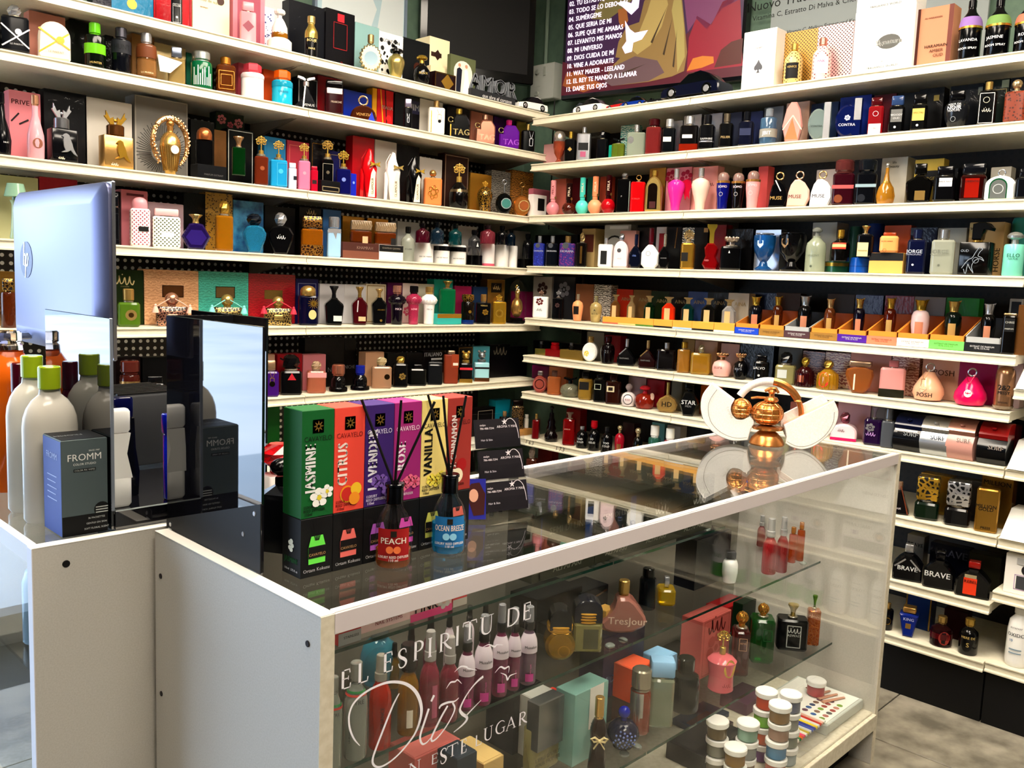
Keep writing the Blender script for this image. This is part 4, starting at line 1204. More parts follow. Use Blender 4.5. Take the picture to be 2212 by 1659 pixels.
('box',1.14,2.837,1.078,0,.1017,.1715,.045,'s2A3A1A',None,'dark olive carton with gold script|LE',1,[('squig',-.1,.8,.36,'pD8C898'),('text','AWAAN',-.1,.7,.06,'pC8B888')]),
('rect',1.114,2.748,1.078,-.3082,.0634,.1151,.06,'o5A7A26','cyl .5 .36 mC8A868','olive green flacon with gold medallion and leaf cap|LE',0,[('discf',.08,.31,.26,'mD8BE78'),('disc',.08,.31,.12,'m6A5028')]),
('box',1.28,2.837,1.078,0,.1833,.1771,.045,'xdamp:E4B890:D0A078',None,'peach damask carton with gold plaque|LE',1,[('plate',-.17,.22,.5,.72,'m8A5A38'),('frame',-.17,.22,.5,.72,'m3A1A10')]),
('purse',1.252,2.751,1.078,-.3416,.1019,.1066,.05,'xfil:D8A890:3A1A14','mC89880 pF0C0B0','rose gold filigree purse flacon with pink tassels|LE',0),
('box',1.463,2.837,1.078,0,.1807,.178,.045,'xdamp:58C0B0:48A898',None,'mint damask carton with gold plaque|LE',1,[('plate',-.17,.22,.5,.72,'m9A8058'),('frame',-.17,.22,.5,.72,'m3A2A14')]),
('purse',1.442,2.752,1.078,-.3861,.1015,.1045,.05,'xfil:D8C078:3A2A10','mC8B070 p90E0D8','gold filigree purse flacon with mint tassel|LE',0),
('box',1.647,2.837,1.078,0,.1841,.1766,.045,'xdamp:B0182C:980F22',None,'red damask carton with gold plaque|LE',1,[('plate',-.17,.22,.5,.68,'m9A8048')]),
('purse',1.633,2.753,1.078,-.4282,.1,.1009,.05,'xfil:D8BE78:3A2A10','mC8B070 pE04058','gold filigree purse flacon with red tassels|LE',0),
('box',1.789,2.837,1.078,0,.0953,.1644,.045,'s1A2060',None,'navy carton with clear window|LE',1,[('frame',-.4,.4,.55,.9,'p8A90B8')]),
('rect',1.751,2.748,1.078,-.4539,.0687,.1412,.05,'o0A0C30','dome .8 .26 mC8A868','navy flacon with gold sunburst and banded cap|LE',0,[('rayd',.25,.55,.3,'mC9A24A'),('oval',.2,.27,.2,'pD8C890')]),
('box',1.898,2.837,1.078,0,.1094,.1478,.045,'pD2D0D4',None,'white shrink wrapped carton behind black flacon|LE',1),
('F:shoulder',1.861,2.748,1.078,-.4763,.0678,.142,.05,'o0C0E10','flare .5 .3 o101214','black broad shouldered flacon with silver label|LE',0,[('plate',-.05,.4,.1,.24,'pD8D8D4')]),
('box',2.003,2.837,1.078,0,.0995,.148,.045,'pD6D4D6',None,'white carton behind dark red flacon|LE',1),
('F:shoulder',1.974,2.746,1.078,-.4987,.0579,.1418,.05,'o4A0A14','flare .52 .28 mB09050','dark red broad shouldered flacon with gold cap|LE',0,[('plate',-.1,.36,.1,.22,'pC8B890'),('stripe',-.18,.34,-.14,.64,'pE0D8D8')]),
('box',2.101,2.837,1.078,0,.0965,.1531,.045,'pD8CCB4',None,'white carton with gold frame|LE',1,[('frame',-.45,.45,.04,.96,'mC9A24A')]),
('F:shoulder',2.065,2.746,1.078,-.5158,.0582,.1358,.05,'o0C0C0E','flare .5 .24 mC8A870','black flacon with gold trumpet cap and gold script|LE',0,[('text','ARABIC',.1,.42,.12,'mC8A860'),('disc',.1,.12,.08,'mC8A860')]),
('box',2.194,2.837,1.078,0,.0753,.1608,.045,'s5A1450',None,'purple carton behind ribbed collar flacon|LE',1),
('L:mushbot',2.152,2.746,1.078,-.5318,.0684,.1512,.0684,'o160A1C','cyl .5 .22 mD09A88','black plum flacon with ribbed collar and rose cap|LE',0,[('text','MICA',.05,.4,.14,'pD8C0C8')]),
('box',2.273,2.837,1.078,0,.0805,.1602,.045,'pDCCCC8',None,'white carton with pink roses|LE',1,[('blossom',-.2,.3,.3,'pC85A78'),('blossom',.2,.8,.2,'pC85A78')]),
('L:mushbot',2.233,2.743,1.078,-.5467,.0621,.1513,.0621,'gD84A78','cyl .55 .2 o141216','pink glass flacon with black cap|LE',0,[('text','LOVE',0,.4,.14,'pF0C8D0')]),
('box',2.357,2.837,1.078,0,.0847,.1597,.045,'pD2CCBC',None,'white carton behind white ribbed collar flacon|LE',1),
('L:mushbot',2.314,2.745,1.078,-.5603,.0654,.1499,.0654,'oF2F0EE','cyl .5 .2 mC8A868','white flacon with ribbed collar and gold cap|LE',0,[('text','MICA',0,.4,.13,'p909090')]),
('box',2.448,2.837,1.078,0,.104,.1816,.045,'s28B0A0',None,'teal carton behind green flacon|LE',1),
('rect',2.413,2.749,1.12,-.5763,.0661,.1339,.05,'g128A5A','flare .6 .24 mB89858','emerald bottle with gold stopper on teal tray|LE',0),
('box',2.397,2.742,1.078,0,.1303,.0431,.06,'o48B8B0',None,'teal tray carton with gold lid under emerald bottle|LE',1,[('plate',-.5,.5,.6,1,'mC8A040')]),
('box',2.56,2.837,1.078,0,.0977,.1564,.045,'sA82A60',None,'magenta carton behind amber blue flacon|LE',1),
('cyl',2.522,2.74,1.078,-.5952,.0556,.1238,.0556,'o16100C','cyl .95 .24 xfil:C8A048:2A1A08','dark flacon with gold crown cap and blue foot|LE',0,[('wrapx',0,.14,'o14387A'),('disc',.1,.42,.12,'mC9A24A')]),
('box',2.663,2.837,1.078,0,.0854,.156,.045,'s2A4870',None,'slate blue carton behind black gold flacon|LE',1),
('rect',2.616,2.744,1.078,-.6092,.0628,.1253,.04,'o0D0D0F','cyl .4 .28 mC8A060','black flacon with gold lion emblem|LE',0,[('blossom',.1,.4,.26,'mC8A048'),('text','VERSUS',0,.62,.12,'pC8B070')]),
('box',2.757,2.837,1.078,0,.1084,.1901,.045,'mC0964E',None,'gold carton with dark script panel|LE',1,[('plate',-.28,.32,.7,.92,'p1A1410'),('squig',.02,.81,.24,'pD8C090')]),
('rect',2.71,2.744,1.078,-.6233,.0616,.1247,.04,'mC8A038','crown .8 .24 mD0B050','gold flacon with embossed medallion|LE',0,[('ringd',0,.36,.26,'mE0C068'),('blossom',0,.36,.16,'mA88028')]),
('box',2.977,2.862,1.078,0,.1046,.1405,.045,'sC83A88',None,'magenta carton near the corner|LE',1),
('domeegg',2.837,2.759,1.078,-.6394,.0949,.1939,.0949,'mC8A060','o0C0C0E','gold egg flacon under clear dome on black base|LE',0),
('box',1.138,2.837,.83,0,.0768,.1451,.045,'s221214',None,'dark brown carton behind the laptop|LF',1),
('cyl',1.113,2.741,.83,-.3085,.0583,.143,.0583,'o4A1E16','cyl .95 .3 o5A2820','brown leather wrapped flacon|LF',0,[('band',.5,.56,'mB09060'),('band',.28,.32,'mB09060')]),
('box',1.224,2.837,.83,0,.0812,.1422,.045,'s111114',None,'black shrink wrapped carton beside brown flacon|LF',1),
('rect',1.19,2.74,.83,-.3277,.0559,.0902,.0313,'o0C0C0E','box .8 .25 o101012','black square flacon behind the display case|LF',0),
('box',1.633,2.837,.83,0,.0516,.1386,.045,'pC8A088',None,'beige carton with gold charm|LF',1),
('rect',1.602,2.744,.83,-.4228,.0536,.1258,.05,'o4A1A78','box .55 .3 mC8A888','purple flacon with hanging gold charm|LF',0,[('chain',.05,.34,.7,'mC9A24A'),('disc',.05,.36,.18,'m2A2014')]),
('box',1.721,2.837,.83,0,.1033,.1383,.045,'sA01A28',None,'red and black carton with ribbon|LF',1,[('stripe',-.4,.9,.4,.6,'p101010')]),
('rect',1.688,2.753,.83,-.44,.0745,.1423,.06,'o0B0B0D','crumple .8 .4 o141416','black flacon draped in black satin|LF',0,[('tri',-.2,.38,.2,.56,'pC02838')]),
('box',1.825,2.837,.83,0,.0982,.1328,.045,'pD08890',None,'pink satin print carton|LF',1),
('rect',1.792,2.752,.83,-.4618,.0674,.1155,.06,'gD89070','facet .5 .3 gE0C8A8','peach flacon with pink bow and crystal cap|LF',0,[('plate',-.5,.5,.5,.66,'pE0A0A0')]),
('box',1.907,2.893,.83,0,.1778,.1902,.045,'s0B0B0D',None,'wide black carton with grey lettering|LF',1,[('text','NICHE',.28,.35,.12,'p8A8A8A')]),
('box',2.025,2.893,.83,0,.0559,.1843,.045,'s0C0C0E',None,'black carton beside wide black one|LF',1,[('text','NICHE',-.1,.4,.3,'p8A8A8A')]),
('L:ink',1.885,2.746,.83,-.4813,.0682,.1005,.0682,'o0B0B0D','cyl .7 .42 mC88A70','black inkwell flacon with copper cap|LF',0),
('L:ink',1.985,2.748,.83,-.5004,.0725,.0934,.0725,'o0B0B10','cyl .5 .4 o1A2A90','black inkwell flacon with blue cap|LF',0),
('box',2.102,2.837,.83,0,.0898,.1339,.045,'pD0A888',None,'beige carton behind peach crystal flacon|LF',1),
('rect',2.087,2.751,.83,-.5192,.077,.1208,.05,'gD8B090','facet .5 .3 gE8D8B0','peach glass flacon with gold charm|LF',0,[('disc',.25,.38,.14,'m3A2A14')]),
('box',2.211,2.837,.83,0,.0939,.1275,.045,'s121214',None,'black carton behind gold topped flacon|LF',1),
('rect',2.176,2.746,.83,-.5361,.0569,.1215,.05,'o0C0C0E','facet .6 .24 mC8A850','black flacon with gold teddy charm|LF',0,[('blossom',.1,.36,.3,'mD0B068')]),
('box',2.304,2.837,.83,0,.0863,.1248,.045,'s101012',None,'black carton left of lettered carton|LF',1),
('rect',2.267,2.75,.83,-.5515,.0718,.0855,.05,'g1A1C1A','box .5 .2 o0E0E10','dark green glass flacon with thick base|LF',0),
('box',2.403,2.837,.83,0,.1083,.1321,.045,'s0E0E12',None,'black carton lettered ITALIANO|LF',1,[('text','ITALIANO',0,.88,.19,'pD8D8D8'),('plate',-.1,.45,.7,.76,'pC8C8C8')]),
('rect',2.353,2.743,.83,-.5672,.0613,.0928,.04,'o1C1E22','box .96 .1 o2A2C30','dark grey lighter shaped flacon|LF',0),
('rect',2.44,2.743,.83,-.5817,.0597,.137,.04,'p8A3A18','box .5 .12 mB89A80','brown leather wrapped flacon with flap and buckle|LF',0,[('plate',0,.5,.5,.9,'p9A441C'),('plate',.1,.46,.56,.64,'pE0D8C8')]),
('box',2.587,2.837,.83,0,.0837,.1446,.045,'s17140F',None,'black carton edged in gold|LF',1,[('frame',-.47,.47,.03,.97,'m8A6A22')]),
('rect',2.523,2.742,.83,-.5951,.0552,.1362,.04,'o101012','teddy .7 .4 mC8A858','black flacon with gold bear cap and red ribbon|LF',0,[('plate',-.5,.5,.4,.47,'pD03848'),('plate',-.5,.5,0,.12,'mC9A24A')]),
('box',2.682,2.837,.83,0,.0995,.1424,.045,'p58A8B8',None,'aqua carton behind pale blue flacon|LF',1),
('rect',2.619,2.745,.83,-.6095,.0646,.1354,.04,'oA8D4DC','teddy .7 .4 m9AA0A4','pale blue flacon with silver bear cap|LF',0,[('plate',-.5,.5,.4,.46,'p1A1C20'),('plate',-.5,.5,0,.12,'m8A5A38')]),
('box',2.798,2.837,.83,0,.1253,.1469,.045,'s0D0D10',None,'black carton with gold script near the corner|LF',1,[('squig',0,.8,.4,'p6A6458')]),
('box',2.92,2.837,.83,0,.1137,.1366,.045,'s0C0C0E',None,'black carton nearest the corner|LF',1),
('box',1.645,2.837,.572,0,.0718,.2063,.045,'s145A20',None,'green glitter carton left of diffuser boxes|LG',1),
('box',2.704,2.837,.572,0,.1518,.1249,.045,'s101014',None,'black carton with white outline|LG',1,[('frame',-.2,.4,.5,.9,'pB8B0A0')]),
('box',2.83,2.837,.572,0,.094,.1528,.045,'s1A98B0',None,'bright teal carton|LG',1),
('cyl',2.767,2.74,.572,-.6322,.0459,.1152,.0459,'o0E0E10','cyl .4 .2 mC8A878','black flacon with gold cap before teal carton|LG',0),
('rect',2.861,2.753,.594,-.6437,.0577,.1361,.04,'xfil:B89868:1A1008','box .8 .2 m2A1A10','black flacon covered in gold pattern|LG',0),
('cyl',2.911,2.74,.572,-.6525,.0213,.0891,.0213,'oE8E4DC','cyl .8 .2 oE8E4DC','slim white tube|LG',0),
('box',2.849,2.755,.572,0,.1495,.0278,.09,'pC8985A',None,'low wooden tray near the corner|LG',1),
('box',2.869,1.635,1.961,-1.5708,.124,.1972,.07,'pF6F4F0',None,'white carton with silver spade emblem|RA',1,[('spade',0,.36,.36,'m9A9AA0'),('text','THE BEST',-.02,.7,.05,'p9A9A98')]),
('box',2.919,1.519,1.961,-1.5708,.1312,.1888,.05,'xlat:C8A050:5A4010',None,'gold lattice carton|RA',1),
('L:decanter',2.849,1.511,1.961,-1.1806,.0648,.1351,.0648,'xlat:E0C888:6A5018','cyl .35 .2 mC8A858','gold lattice flacon with black label|RA',0,[('plate',-.38,.3,.12,.5,'p0E0E10'),('text','VENICE',-.04,.4,.13,'pC8B070')]),
('box',2.919,1.393,1.961,-1.5708,.1262,.1901,.05,'xlat:F0C8C8:5A2A30',None,'pink lattice carton|RA',1),
('L:decanter',2.849,1.41,1.961,-1.2032,.0657,.1369,.0657,'xlat:F0D0CC:8A3A3A','cyl .38 .2 mD89A88','pink lattice flacon with lilac label|RA',0,[('plate',-.38,.36,.14,.52,'pE0D0E8'),('text','PINK',0,.42,.15,'pA87890')]),
('box',2.874,1.206,1.961,-1.5708,.188,.1942,.08,'pF4F4F0',None,'wide white carton with grey oval badge|RA',1,[('oval',.1,.46,.19,'p6A6A66'),('text','Signature',.1,.46,.1,'pF0F0EC'),('text','BY',.02,.16,.03,'p606060'),('text','FRAGRANCE WORLD',.02,.08,.045,'p70786C')]),
('box',2.874,1.206,2.155,-1.5708,.1853,.0713,.08,'pF2F2EE',None,'white carton lying on the grey oval badge carton|RA',1,[('text','FRAGRANCE WORLD',0,.12,.045,'p70786C')]),
('box',2.884,1.062,1.961,-1.5708,.1096,.1753,.06,'pC89070',None,'copper carton with brown side bands|RA',1,[('plate',-.5,-.38,0,1,'p5A2A20'),('plate',.38,.5,0,1,'p7A4438'),('text','AL HARAMAIN',-.02,.82,.06,'p8A5844'),('text','HARAMAIN',.1,.34,.1,'p4A281C'),('text','AMBER',.12,.26,.1,'p8A5844'),('text','OUD',.18,.18,.1,'p8A5844')]),
('L:spray',2.848,.954,1.961,-1.3121,.0628,.2128,.0628,'o0B0B0E','pump .35 .3 o0E0E12','black room spray bottle with lilac print|RA','spray_bottle/bottle',[('wrapx',.44,.57,'p9A78B4'),('wrapx',.41,.44,'mC9A24A'),('text','LAVANDA',-.1,.25,.16,'pF0F0F0'),('text','ROOM SPRAY',-.1,.14,.12,'pF0F0F0')]),
('L:spray',2.849,.879,1.961,-1.3314,.0664,.1984,.0664,'o0B0B0E','pump .35 .3 o0E0E12','black room spray bottle with green leaf print|RA','spray_bottle/bottle',[('wrapx',.44,.57,'p7A9A58'),('wrapx',.41,.44,'mC9A24A'),('text','JASMINE',-.1,.25,.16,'pF0F0F0'),('text','ROOM SPRAY',-.1,.14,.12,'pF0F0F0')]),
('L:spray',2.847,.803,1.961,-1.3509,.0623,.1829,.0623,'o0B0B0E','pump .35 .3 o0E0E12','black room spray bottle with coral flower print|RA','spray_bottle/bottle',[('wrapx',.44,.57,'pC87860'),('wrapx',.41,.44,'mC9A24A'),('text','ROSE',-.1,.25,.16,'pF0F0F0'),('text','ROOM SPRAY',-.1,.14,.12,'pF0F0F0')]),
('box',2.947,2.665,1.768,-1.5708,.1025,.1,.045,'pD8A8A8',None,'pink carton at the corner|RB',1),
('L:goblet',2.844,2.554,1.768,-.9854,.0545,.1327,.0545,'gC86848','dome .95 .34 mB8B0A8','amber goblet flacon with silver dome cap|RB',0),
('rect',2.844,2.49,1.768,-.9956,.0465,.1242,.04,'o0E0C0A','cyl .35 .26 mC8A848','black flacon with gold cap next to goblet|RB',0,[('diamond',0,.4,.2,'mC8A868')]),
('rect',2.846,2.419,1.768,-1.0072,.0568,.1361,.04,'mB8B8BC','cyl .32 .2 mC0C0C4','silver flacon with black label|RB',0,[('plate',-.36,.36,.3,.52,'p101012'),('plate',-.2,.2,.1,.26,'pB06080')]),
('box',2.942,2.417,1.768,-1.5708,.0756,.126,.045,'s1A1818',None,'dark carton lettered PANTHER|RB',1,[('text','PANTHER',0,.85,.15,'p909088')]),
('rect',2.844,2.32,1.768,-1.0234,.0439,.1119,.04,'o0E0E12','facet .5 .3 o18181C','black flacon between silver and green ones|RB',0),
('box',2.849,2.265,1.768,-1.5708,.0258,.0507,.03,'s1A9A88',None,'teal low carton beside green flacon|RB',1),
('rect',2.845,2.237,1.768,-1.0377,.0527,.076,.04,'g8A9A3A','bow .9 .3 o0E0E10','olive green flacon with black bow|RB',0),
('box',2.942,2.252,1.768,-1.5708,.0743,.1407,.045,'xdamp:48A098:D0E0D8',None,'teal and white patterned carton|RB',1),
('rect',2.849,2.154,1.768,-1.0529,.0713,.1211,.04,'gC0C8B8','cyl .28 .26 mC0C0C0','clear pale flacon with oval silver badge|RB',0,[('oval',-.28,.5,.16,'m909090')]),
('rect',2.85,2.073,1.768,-1.0677,.0581,.1353,.05,'gA84040','cyl .75 .24 o4A1018','rose red flacon with dark red cap|RB',0),
('box',2.942,2.028,1.768,-1.5708,.0742,.1351,.045,'mB8BCC4',None,'silver carton behind first silver capped black flacon|RB',1),
('rect',2.846,1.998,1.768,-1.0812,.0504,.1273,.045,'o0C1014','cyl .6 .28 mD0D0D2','black flacon with silver cap and silver label|RB',0,[('plate',-.4,.2,.32,.46,'pD0D0D0')]),
('box',2.942,1.947,1.768,-1.5708,.0777,.1497,.045,'mC0C4CC',None,'silver carton behind red footed flacon|RB',1),
('rect',2.852,1.912,1.768,-1.0984,.0676,.1306,.05,'o100C0C','cyl .48 .28 mD8D8DA','black flacon with red glowing base|RB',0,[('plate',-.5,.5,0,.2,'gC03818'),('plate',-.35,.2,.36,.46,'pD0D0D0')]),
('box',2.942,1.857,1.768,-1.5708,.0783,.1455,.045,'mB8BCC8',None,'silver carton behind black flacon lettered SAPPHIRE|RB',1),
('rect',2.849,1.833,1.768,-1.1133,.0547,.1261,.05,'o0C0C0F','cyl .5 .3 o1A1A1E','black flacon lettered SAPPHIRE|RB',0,[('text','SAPPHIRE',0,.3,.16,'pD8D8D8'),('band',.2,.24,'m9A9AA0')]),
('box',2.942,1.776,1.768,-1.5708,.079,.1397,.045,'s4A5068',None,'blue grey carton behind black flacon lettered PELIER|RB',1),
('rect',2.847,1.752,1.768,-1.1296,.0489,.1224,.05,'o0D0D0E','cyl .5 .3 m7A7060','black flacon lettered PELIER|RB',0,[('text','PELIER',0,.3,.2,'pC8B080')]),
('box',2.942,1.691,1.768,-1.5708,.0773,.1352,.045,'s3A4470',None,'indigo carton behind navy flacon|RB',1),
('rect',2.847,1.672,1.768,-1.1459,.0506,.1208,.05,'o10142A','cyl .5 .3 o14161E','navy flacon with silver neck|RB',0,[('plate',-.4,.35,.3,.5,'p2A3458')]),
('box',2.942,1.611,1.768,-1.5708,.0735,.1436,.045,'s7A8088',None,'grey carton behind blue flacon|RB',1),
('cyl',2.845,1.585,1.768,-1.1641,.0576,.1214,.0576,'g6A90B0','cyl .45 .26 gB8C0C8','pale blue flacon with grey band lettered JBIT|RB',0,[('wrapx',.18,.42,'p9A9890'),('text','JBIT',-.05,.3,.26,'pF0F0F0')]),
('box',2.942,1.52,1.768,-1.5708,.0855,.1498,.045,'pD8B8A8',None,'rose carton behind faceted rose flacon|RB',1),
('F:gem',2.848,1.496,1.768,-1.1838,.0665,.132,.045,'oD8A098',None,'faceted rose gem flacon with peach window|RB',0,[('tri',-.35,.06,.3,.6,'gE8B888'),('stripe',-.46,.3,0,.66,'pF0D0C0'),('stripe',.46,.3,0,.66,'pF0D0C0')]),
('box',2.942,1.422,1.768,-1.5708,.096,.1365,.045,'s2A3C60',None,'blue grey carton behind round smoky flacon|RB',1,[('blossom',-.2,.6,.3,'pB8C8D8')]),
('F:disc2',2.845,1.4,1.768,-1.205,.0704,.1195,.04,'gA8B8B4',None,'round smoky glass flacon with silver side cap|RB',0,[('plate',.2,.48,0,1,'mD8D8DC'),('text','CONTRA',-.1,.36,.1,'p384440')]),
('box',2.942,1.316,1.768,-1.5708,.1051,.1465,.045,'s2440A0',None,'bright blue carton with crest|RB',1,[('blossom',-.2,.68,.24,'pC0CCE8')]),
('F:disc2',2.847,1.301,1.768,-1.2278,.0804,.1209,.04,'o0A1A52',None,'round deep blue flacon with silver side cap|RB',0,[('plate',.2,.46,.44,1,'mD8D8DC'),('text','CONTRA',-.05,.32,.13,'pE0E4F0'),('blossom',-.04,.5,.14,'pC8D0E8')]),
('box',2.942,1.219,1.768,-1.5708,.0718,.1407,.045,'s6A1824',None,'maroon carton behind maroon flacon|RB',1),
('rect',2.845,1.211,1.768,-1.2489,.0459,.1143,.05,'o8A1820','box .75 .24 g7A2028','maroon flacon with white lower label|RB',0,[('plate',-.42,.36,0,.28,'pF0F0EC'),('ringd',-.02,.55,.18,'pE8E0E0'),('text','CHIC',-.04,.16,.12,'p805050')]),
('box',2.942,1.145,1.768,-1.5708,.0692,.1366,.045,'s1E2228',None,'charcoal carton behind grey label flacon|RB',1),
('rect',2.845,1.146,1.768,-1.2645,.0448,.1119,.05,'o0C0C0E','box .8 .28 o3A5078','black flacon with grey label|RB',0,[('plate',-.36,.36,.28,.62,'p7A7A78'),('text','WOODY',0,.47,.16,'pE0E0E0'),('text','OUD',0,.38,.16,'pE0E0E0'),('disc',-.05,.14,.08,'pE0E0E0')]),
('box',2.942,1.074,1.768,-1.5708,.0732,.1428,.045,'s1A1A1C',None,'black carton with small gold corner|RB',1,[('plate',.1,.32,.72,.84,'pA89858')]),
('rect',2.845,1.078,1.768,-1.2811,.0457,.1084,.05,'o0D0D0D','box .8 .28 o121214','black flacon with yellow gold label|RB',0,[('plate',-.4,.34,.27,.6,'pE0C870'),('text','SPECTRE',-.04,.48,.14,'p8A6A30'),('disc',-.05,.14,.08,'pD8D8D8')]),
('box',2.942,.973,1.768,-1.5708,.0934,.1405,.045,'s1C1F26',None,'charcoal carton behind matte black bulb flacon|RB',1,[('plate',.36,.49,.76,.92,'p8A9088')]),
('L:bulb2',2.852,.972,1.768,-1.3081,.0713,.1079,.0713,'o26282C','box .55 .24 o0C0C0E','matte black bulb flacon lettered NOIR|RB',0,[('text','AQUA DE',-.1,.62,.1,'pD0D4D8'),('text','NOIR',-.1,.52,.2,'pE0E4E8'),('text','PARFUMS',-.1,.44,.1,'pD0D4D8'),('ringd',-.1,.22,.1,'pB8BCC0')]),
('box',2.942,.889,1.768,-1.5708,.0685,.1454,.045,'s16241A',None,'dark green carton with pale corner seal|RB',1,[('frame',-.2,.42,.05,.8,'pB8A878'),('plate',.2,.48,.82,.97,'pA0A890')]),
('rect',2.844,.886,1.768,-1.3291,.0475,.1237,.045,'o0C0C0C','cyl .42 .22 mC8A868','tall black flacon framed in white with gold cap|RB',0,[('frame',-.42,.38,.03,.72,'pF0ECE0'),('ringd',-.05,.56,.18,'pE0D8C0'),('squig',0,.32,.3,'pE0D8C8')]),
('box',2.942,.824,1.768,-1.5708,.0555,.144,.045,'s20242E',None,'charcoal carton at right edge|RB',1),
('rect',2.845,.812,1.768,-1.3483,.0559,.1218,.05,'xdot:8A4024:4A1A0C','ball .5 .3 mD0B890','copper glitter flacon with clear cap at right edge|RB',0),
('L:globe',2.845,2.577,1.551,-.9819,.0575,.1459,.0575,'oD89098','cyl .42 .62 oE09CA0','pink globe flacon with long neck cap and charm|RC',0,[('textv','PERLA',0,.72,.2,'p8A3038'),('disc',.24,.5,.1,'mC8A060')]),
('L:globe',2.846,2.487,1.551,-.9963,.0596,.1299,.0596,'g7A3020','cyl .42 .62 o2A1210','dark amber globe flacon with long neck cap and charm|RC',0,[('textv','PERLA',0,.72,.2,'pE8D8C0'),('disc',.24,.5,.1,'mC8A060')]),
('L:globe',2.845,2.413,1.551,-1.008,.0567,.149,.0567,'o68D8CC','cyl .42 .62 o58C8BC','aqua globe flacon with long neck cap and charm|RC',0,[('textv','PERLA',0,.72,.2,'pE8D8C0'),('disc',.24,.5,.1,'mC8A060')]),
('L:globe',2.846,2.346,1.551,-1.0192,.0593,.1504,.0593,'oF0A880','cyl .42 .62 oE89870','peach globe flacon with long neck cap and charm|RC',0,[('textv','PERLA',0,.72,.2,'pE8D8C0'),('disc',.24,.5,.1,'mC8A060')]),
('L:globe',2.846,2.277,1.551,-1.031,.0599,.1513,.0599,'oB81020','cyl .42 .62 o3A0A10','red globe flacon with long neck cap and charm|RC',0,[('textv','PERLA',0,.72,.2,'pE8D8C0'),('disc',.24,.5,.1,'mC8A060')]),
('box',2.942,2.606,1.551,-1.5708,.0681,.1624,.045,'pC87468',None,'salmon carton behind pink globe|RC',1),
('box',2.942,2.51,1.551,-1.5708,.0487,.1614,.045,'s5A1420',None,'maroon carton behind dark amber globe|RC',1),
('box',2.942,2.434,1.551,-1.5708,.0352,.1603,.045,'s2A7868',None,'green carton behind aqua globe|RC',1),
('box',2.942,2.362,1.551,-1.5708,.0448,.1594,.045,'pB85038',None,'terracotta carton behind peach globe|RC',1),
('rect',2.845,2.197,1.551,-1.0447,.0558,.156,.04,'o0C0C0D','facet .5 .16 m8A8A8A','tall black flacon with silver edge|RC',0,[('stripe',.4,.02,.4,.78,'mC8C8C0'),('text','P',-.15,.4,.14,'pC0C0C0')]),
('rect',2.848,2.131,1.551,-1.0569,.0565,.1453,.045,'oC01018','ring .4 .2 mC8A060','tall red flacon with gold ring clasp|RC',0,[('text','SCARLET',-.1,.35,.12,'pE86060')]),
('box',2.942,2.095,1.551,-1.5708,.0774,.1786,.045,'mB89048',None,'gold carton behind gold arch flacon|RC',1),
('F:arch',2.849,2.056,1.551,-1.0706,.0627,.1582,.045,'mC8B070','cyl .35 .16 mC8A850','gold arch flacon with dark window|RC',0,[('archf',-.05,.06,.58,.62,'o1A100A'),('plate',-.22,.16,.08,.24,'p4A1010')]),
('box',2.942,1.994,1.551,-1.5708,.1153,.1734,.045,'pE8A0B0',None,'pink carton with heart wings print|RC',1,[('blossom',-.3,.8,.3,'pC02858'),('blossom',.3,.78,.3,'pC02858')]),
('L:tulip',2.85,1.956,1.551,-1.0896,.0681,.1586,.0681,'oE038A0','cyl .3 .26 mC8C8C8','magenta fluted flacon with silver cap and red wing|RC',0,[('wing',.5,.5,.4,'oC01840')]),
('box',2.942,1.877,1.551,-1.5708,.1099,.1698,.045,'pE4A8A4',None,'blush carton with black script|RC',1,[('squig',.25,.6,.16,'p501820')]),
('L:tulip',2.852,1.849,1.551,-1.1106,.0707,.1549,.0707,'oF4CEC0','cyl .3 .24 mC8C8C8','blush fluted flacon with silver cap|RC',0),
('L:tumbler',2.844,1.749,1.551,-1.1296,.0501,.1331,.0501,'o141A78','dome .8 .25 gC8A8A0','deep blue tumbler flacon with clear dome cap|RC',0,[('band',.7,.76,'mC89858'),('text','SOMO',0,.6,.2,'pE0D0D8'),('ringd',-.1,.4,.14,'pD8D0D0')]),
('L:tumbler',2.844,1.688,1.551,-1.1424,.0484,.1271,.0484,'o120C0C','dome .8 .25 gC8A8A0','black tumbler flacon with clear dome cap|RC',0,[('band',.7,.76,'mC89858'),('text','SOMO',0,.6,.2,'pE0D0D8'),('ringd',-.1,.4,.14,'pD8D0D0')]),
('L:tumbler',2.844,1.629,1.551,-1.1546,.0508,.1312,.0508,'oF0A8A8','dome .8 .25 gC8A8A0','pink tumbler flacon with clear dome cap|RC',0,[('band',.7,.76,'mC89858'),('text','SOMO',0,.6,.2,'pE0D0D8'),('ringd',-.1,.4,.14,'pD8D0D0')]),
('box',2.942,1.635,1.551,-1.5708,.038,.1558,.045,'pE86A6A',None,'coral hexagonal carton|RC',1),
('F:leaf',2.844,1.527,1.551,-1.1765,.0642,.1215,.035,'o0C0C10','ring .6 .24 mC8A870','black leaf flacon lettered MUSE with ring|RC',0,[('text','MUSE',-.12,.26,.22,'pC8A868'),('stripe',.1,.45,-.2,.75,'pD8D8D8')]),
('F:leaf',2.844,1.454,1.551,-1.1928,.0735,.1205,.035,'oF0C0B0','ring .55 .24 mC8A888','blush leaf flacon lettered MUSE with ring|RC',0,[('text','MUSE',-.15,.28,.2,'p7A4A40')]),
('box',2.942,1.396,1.551,-1.5708,.0731,.1306,.045,'pC8BCB4',None,'pale grey carton behind white leaf flacon|RC',1),
('F:leaf',2.844,1.373,1.551,-1.211,.0709,.1166,.035,'oECECF0','ring .55 .24 mC8A870','white leaf flacon lettered MUSE with ring|RC',0,[('text','MUSE',-.12,.28,.2,'p58545C')]),
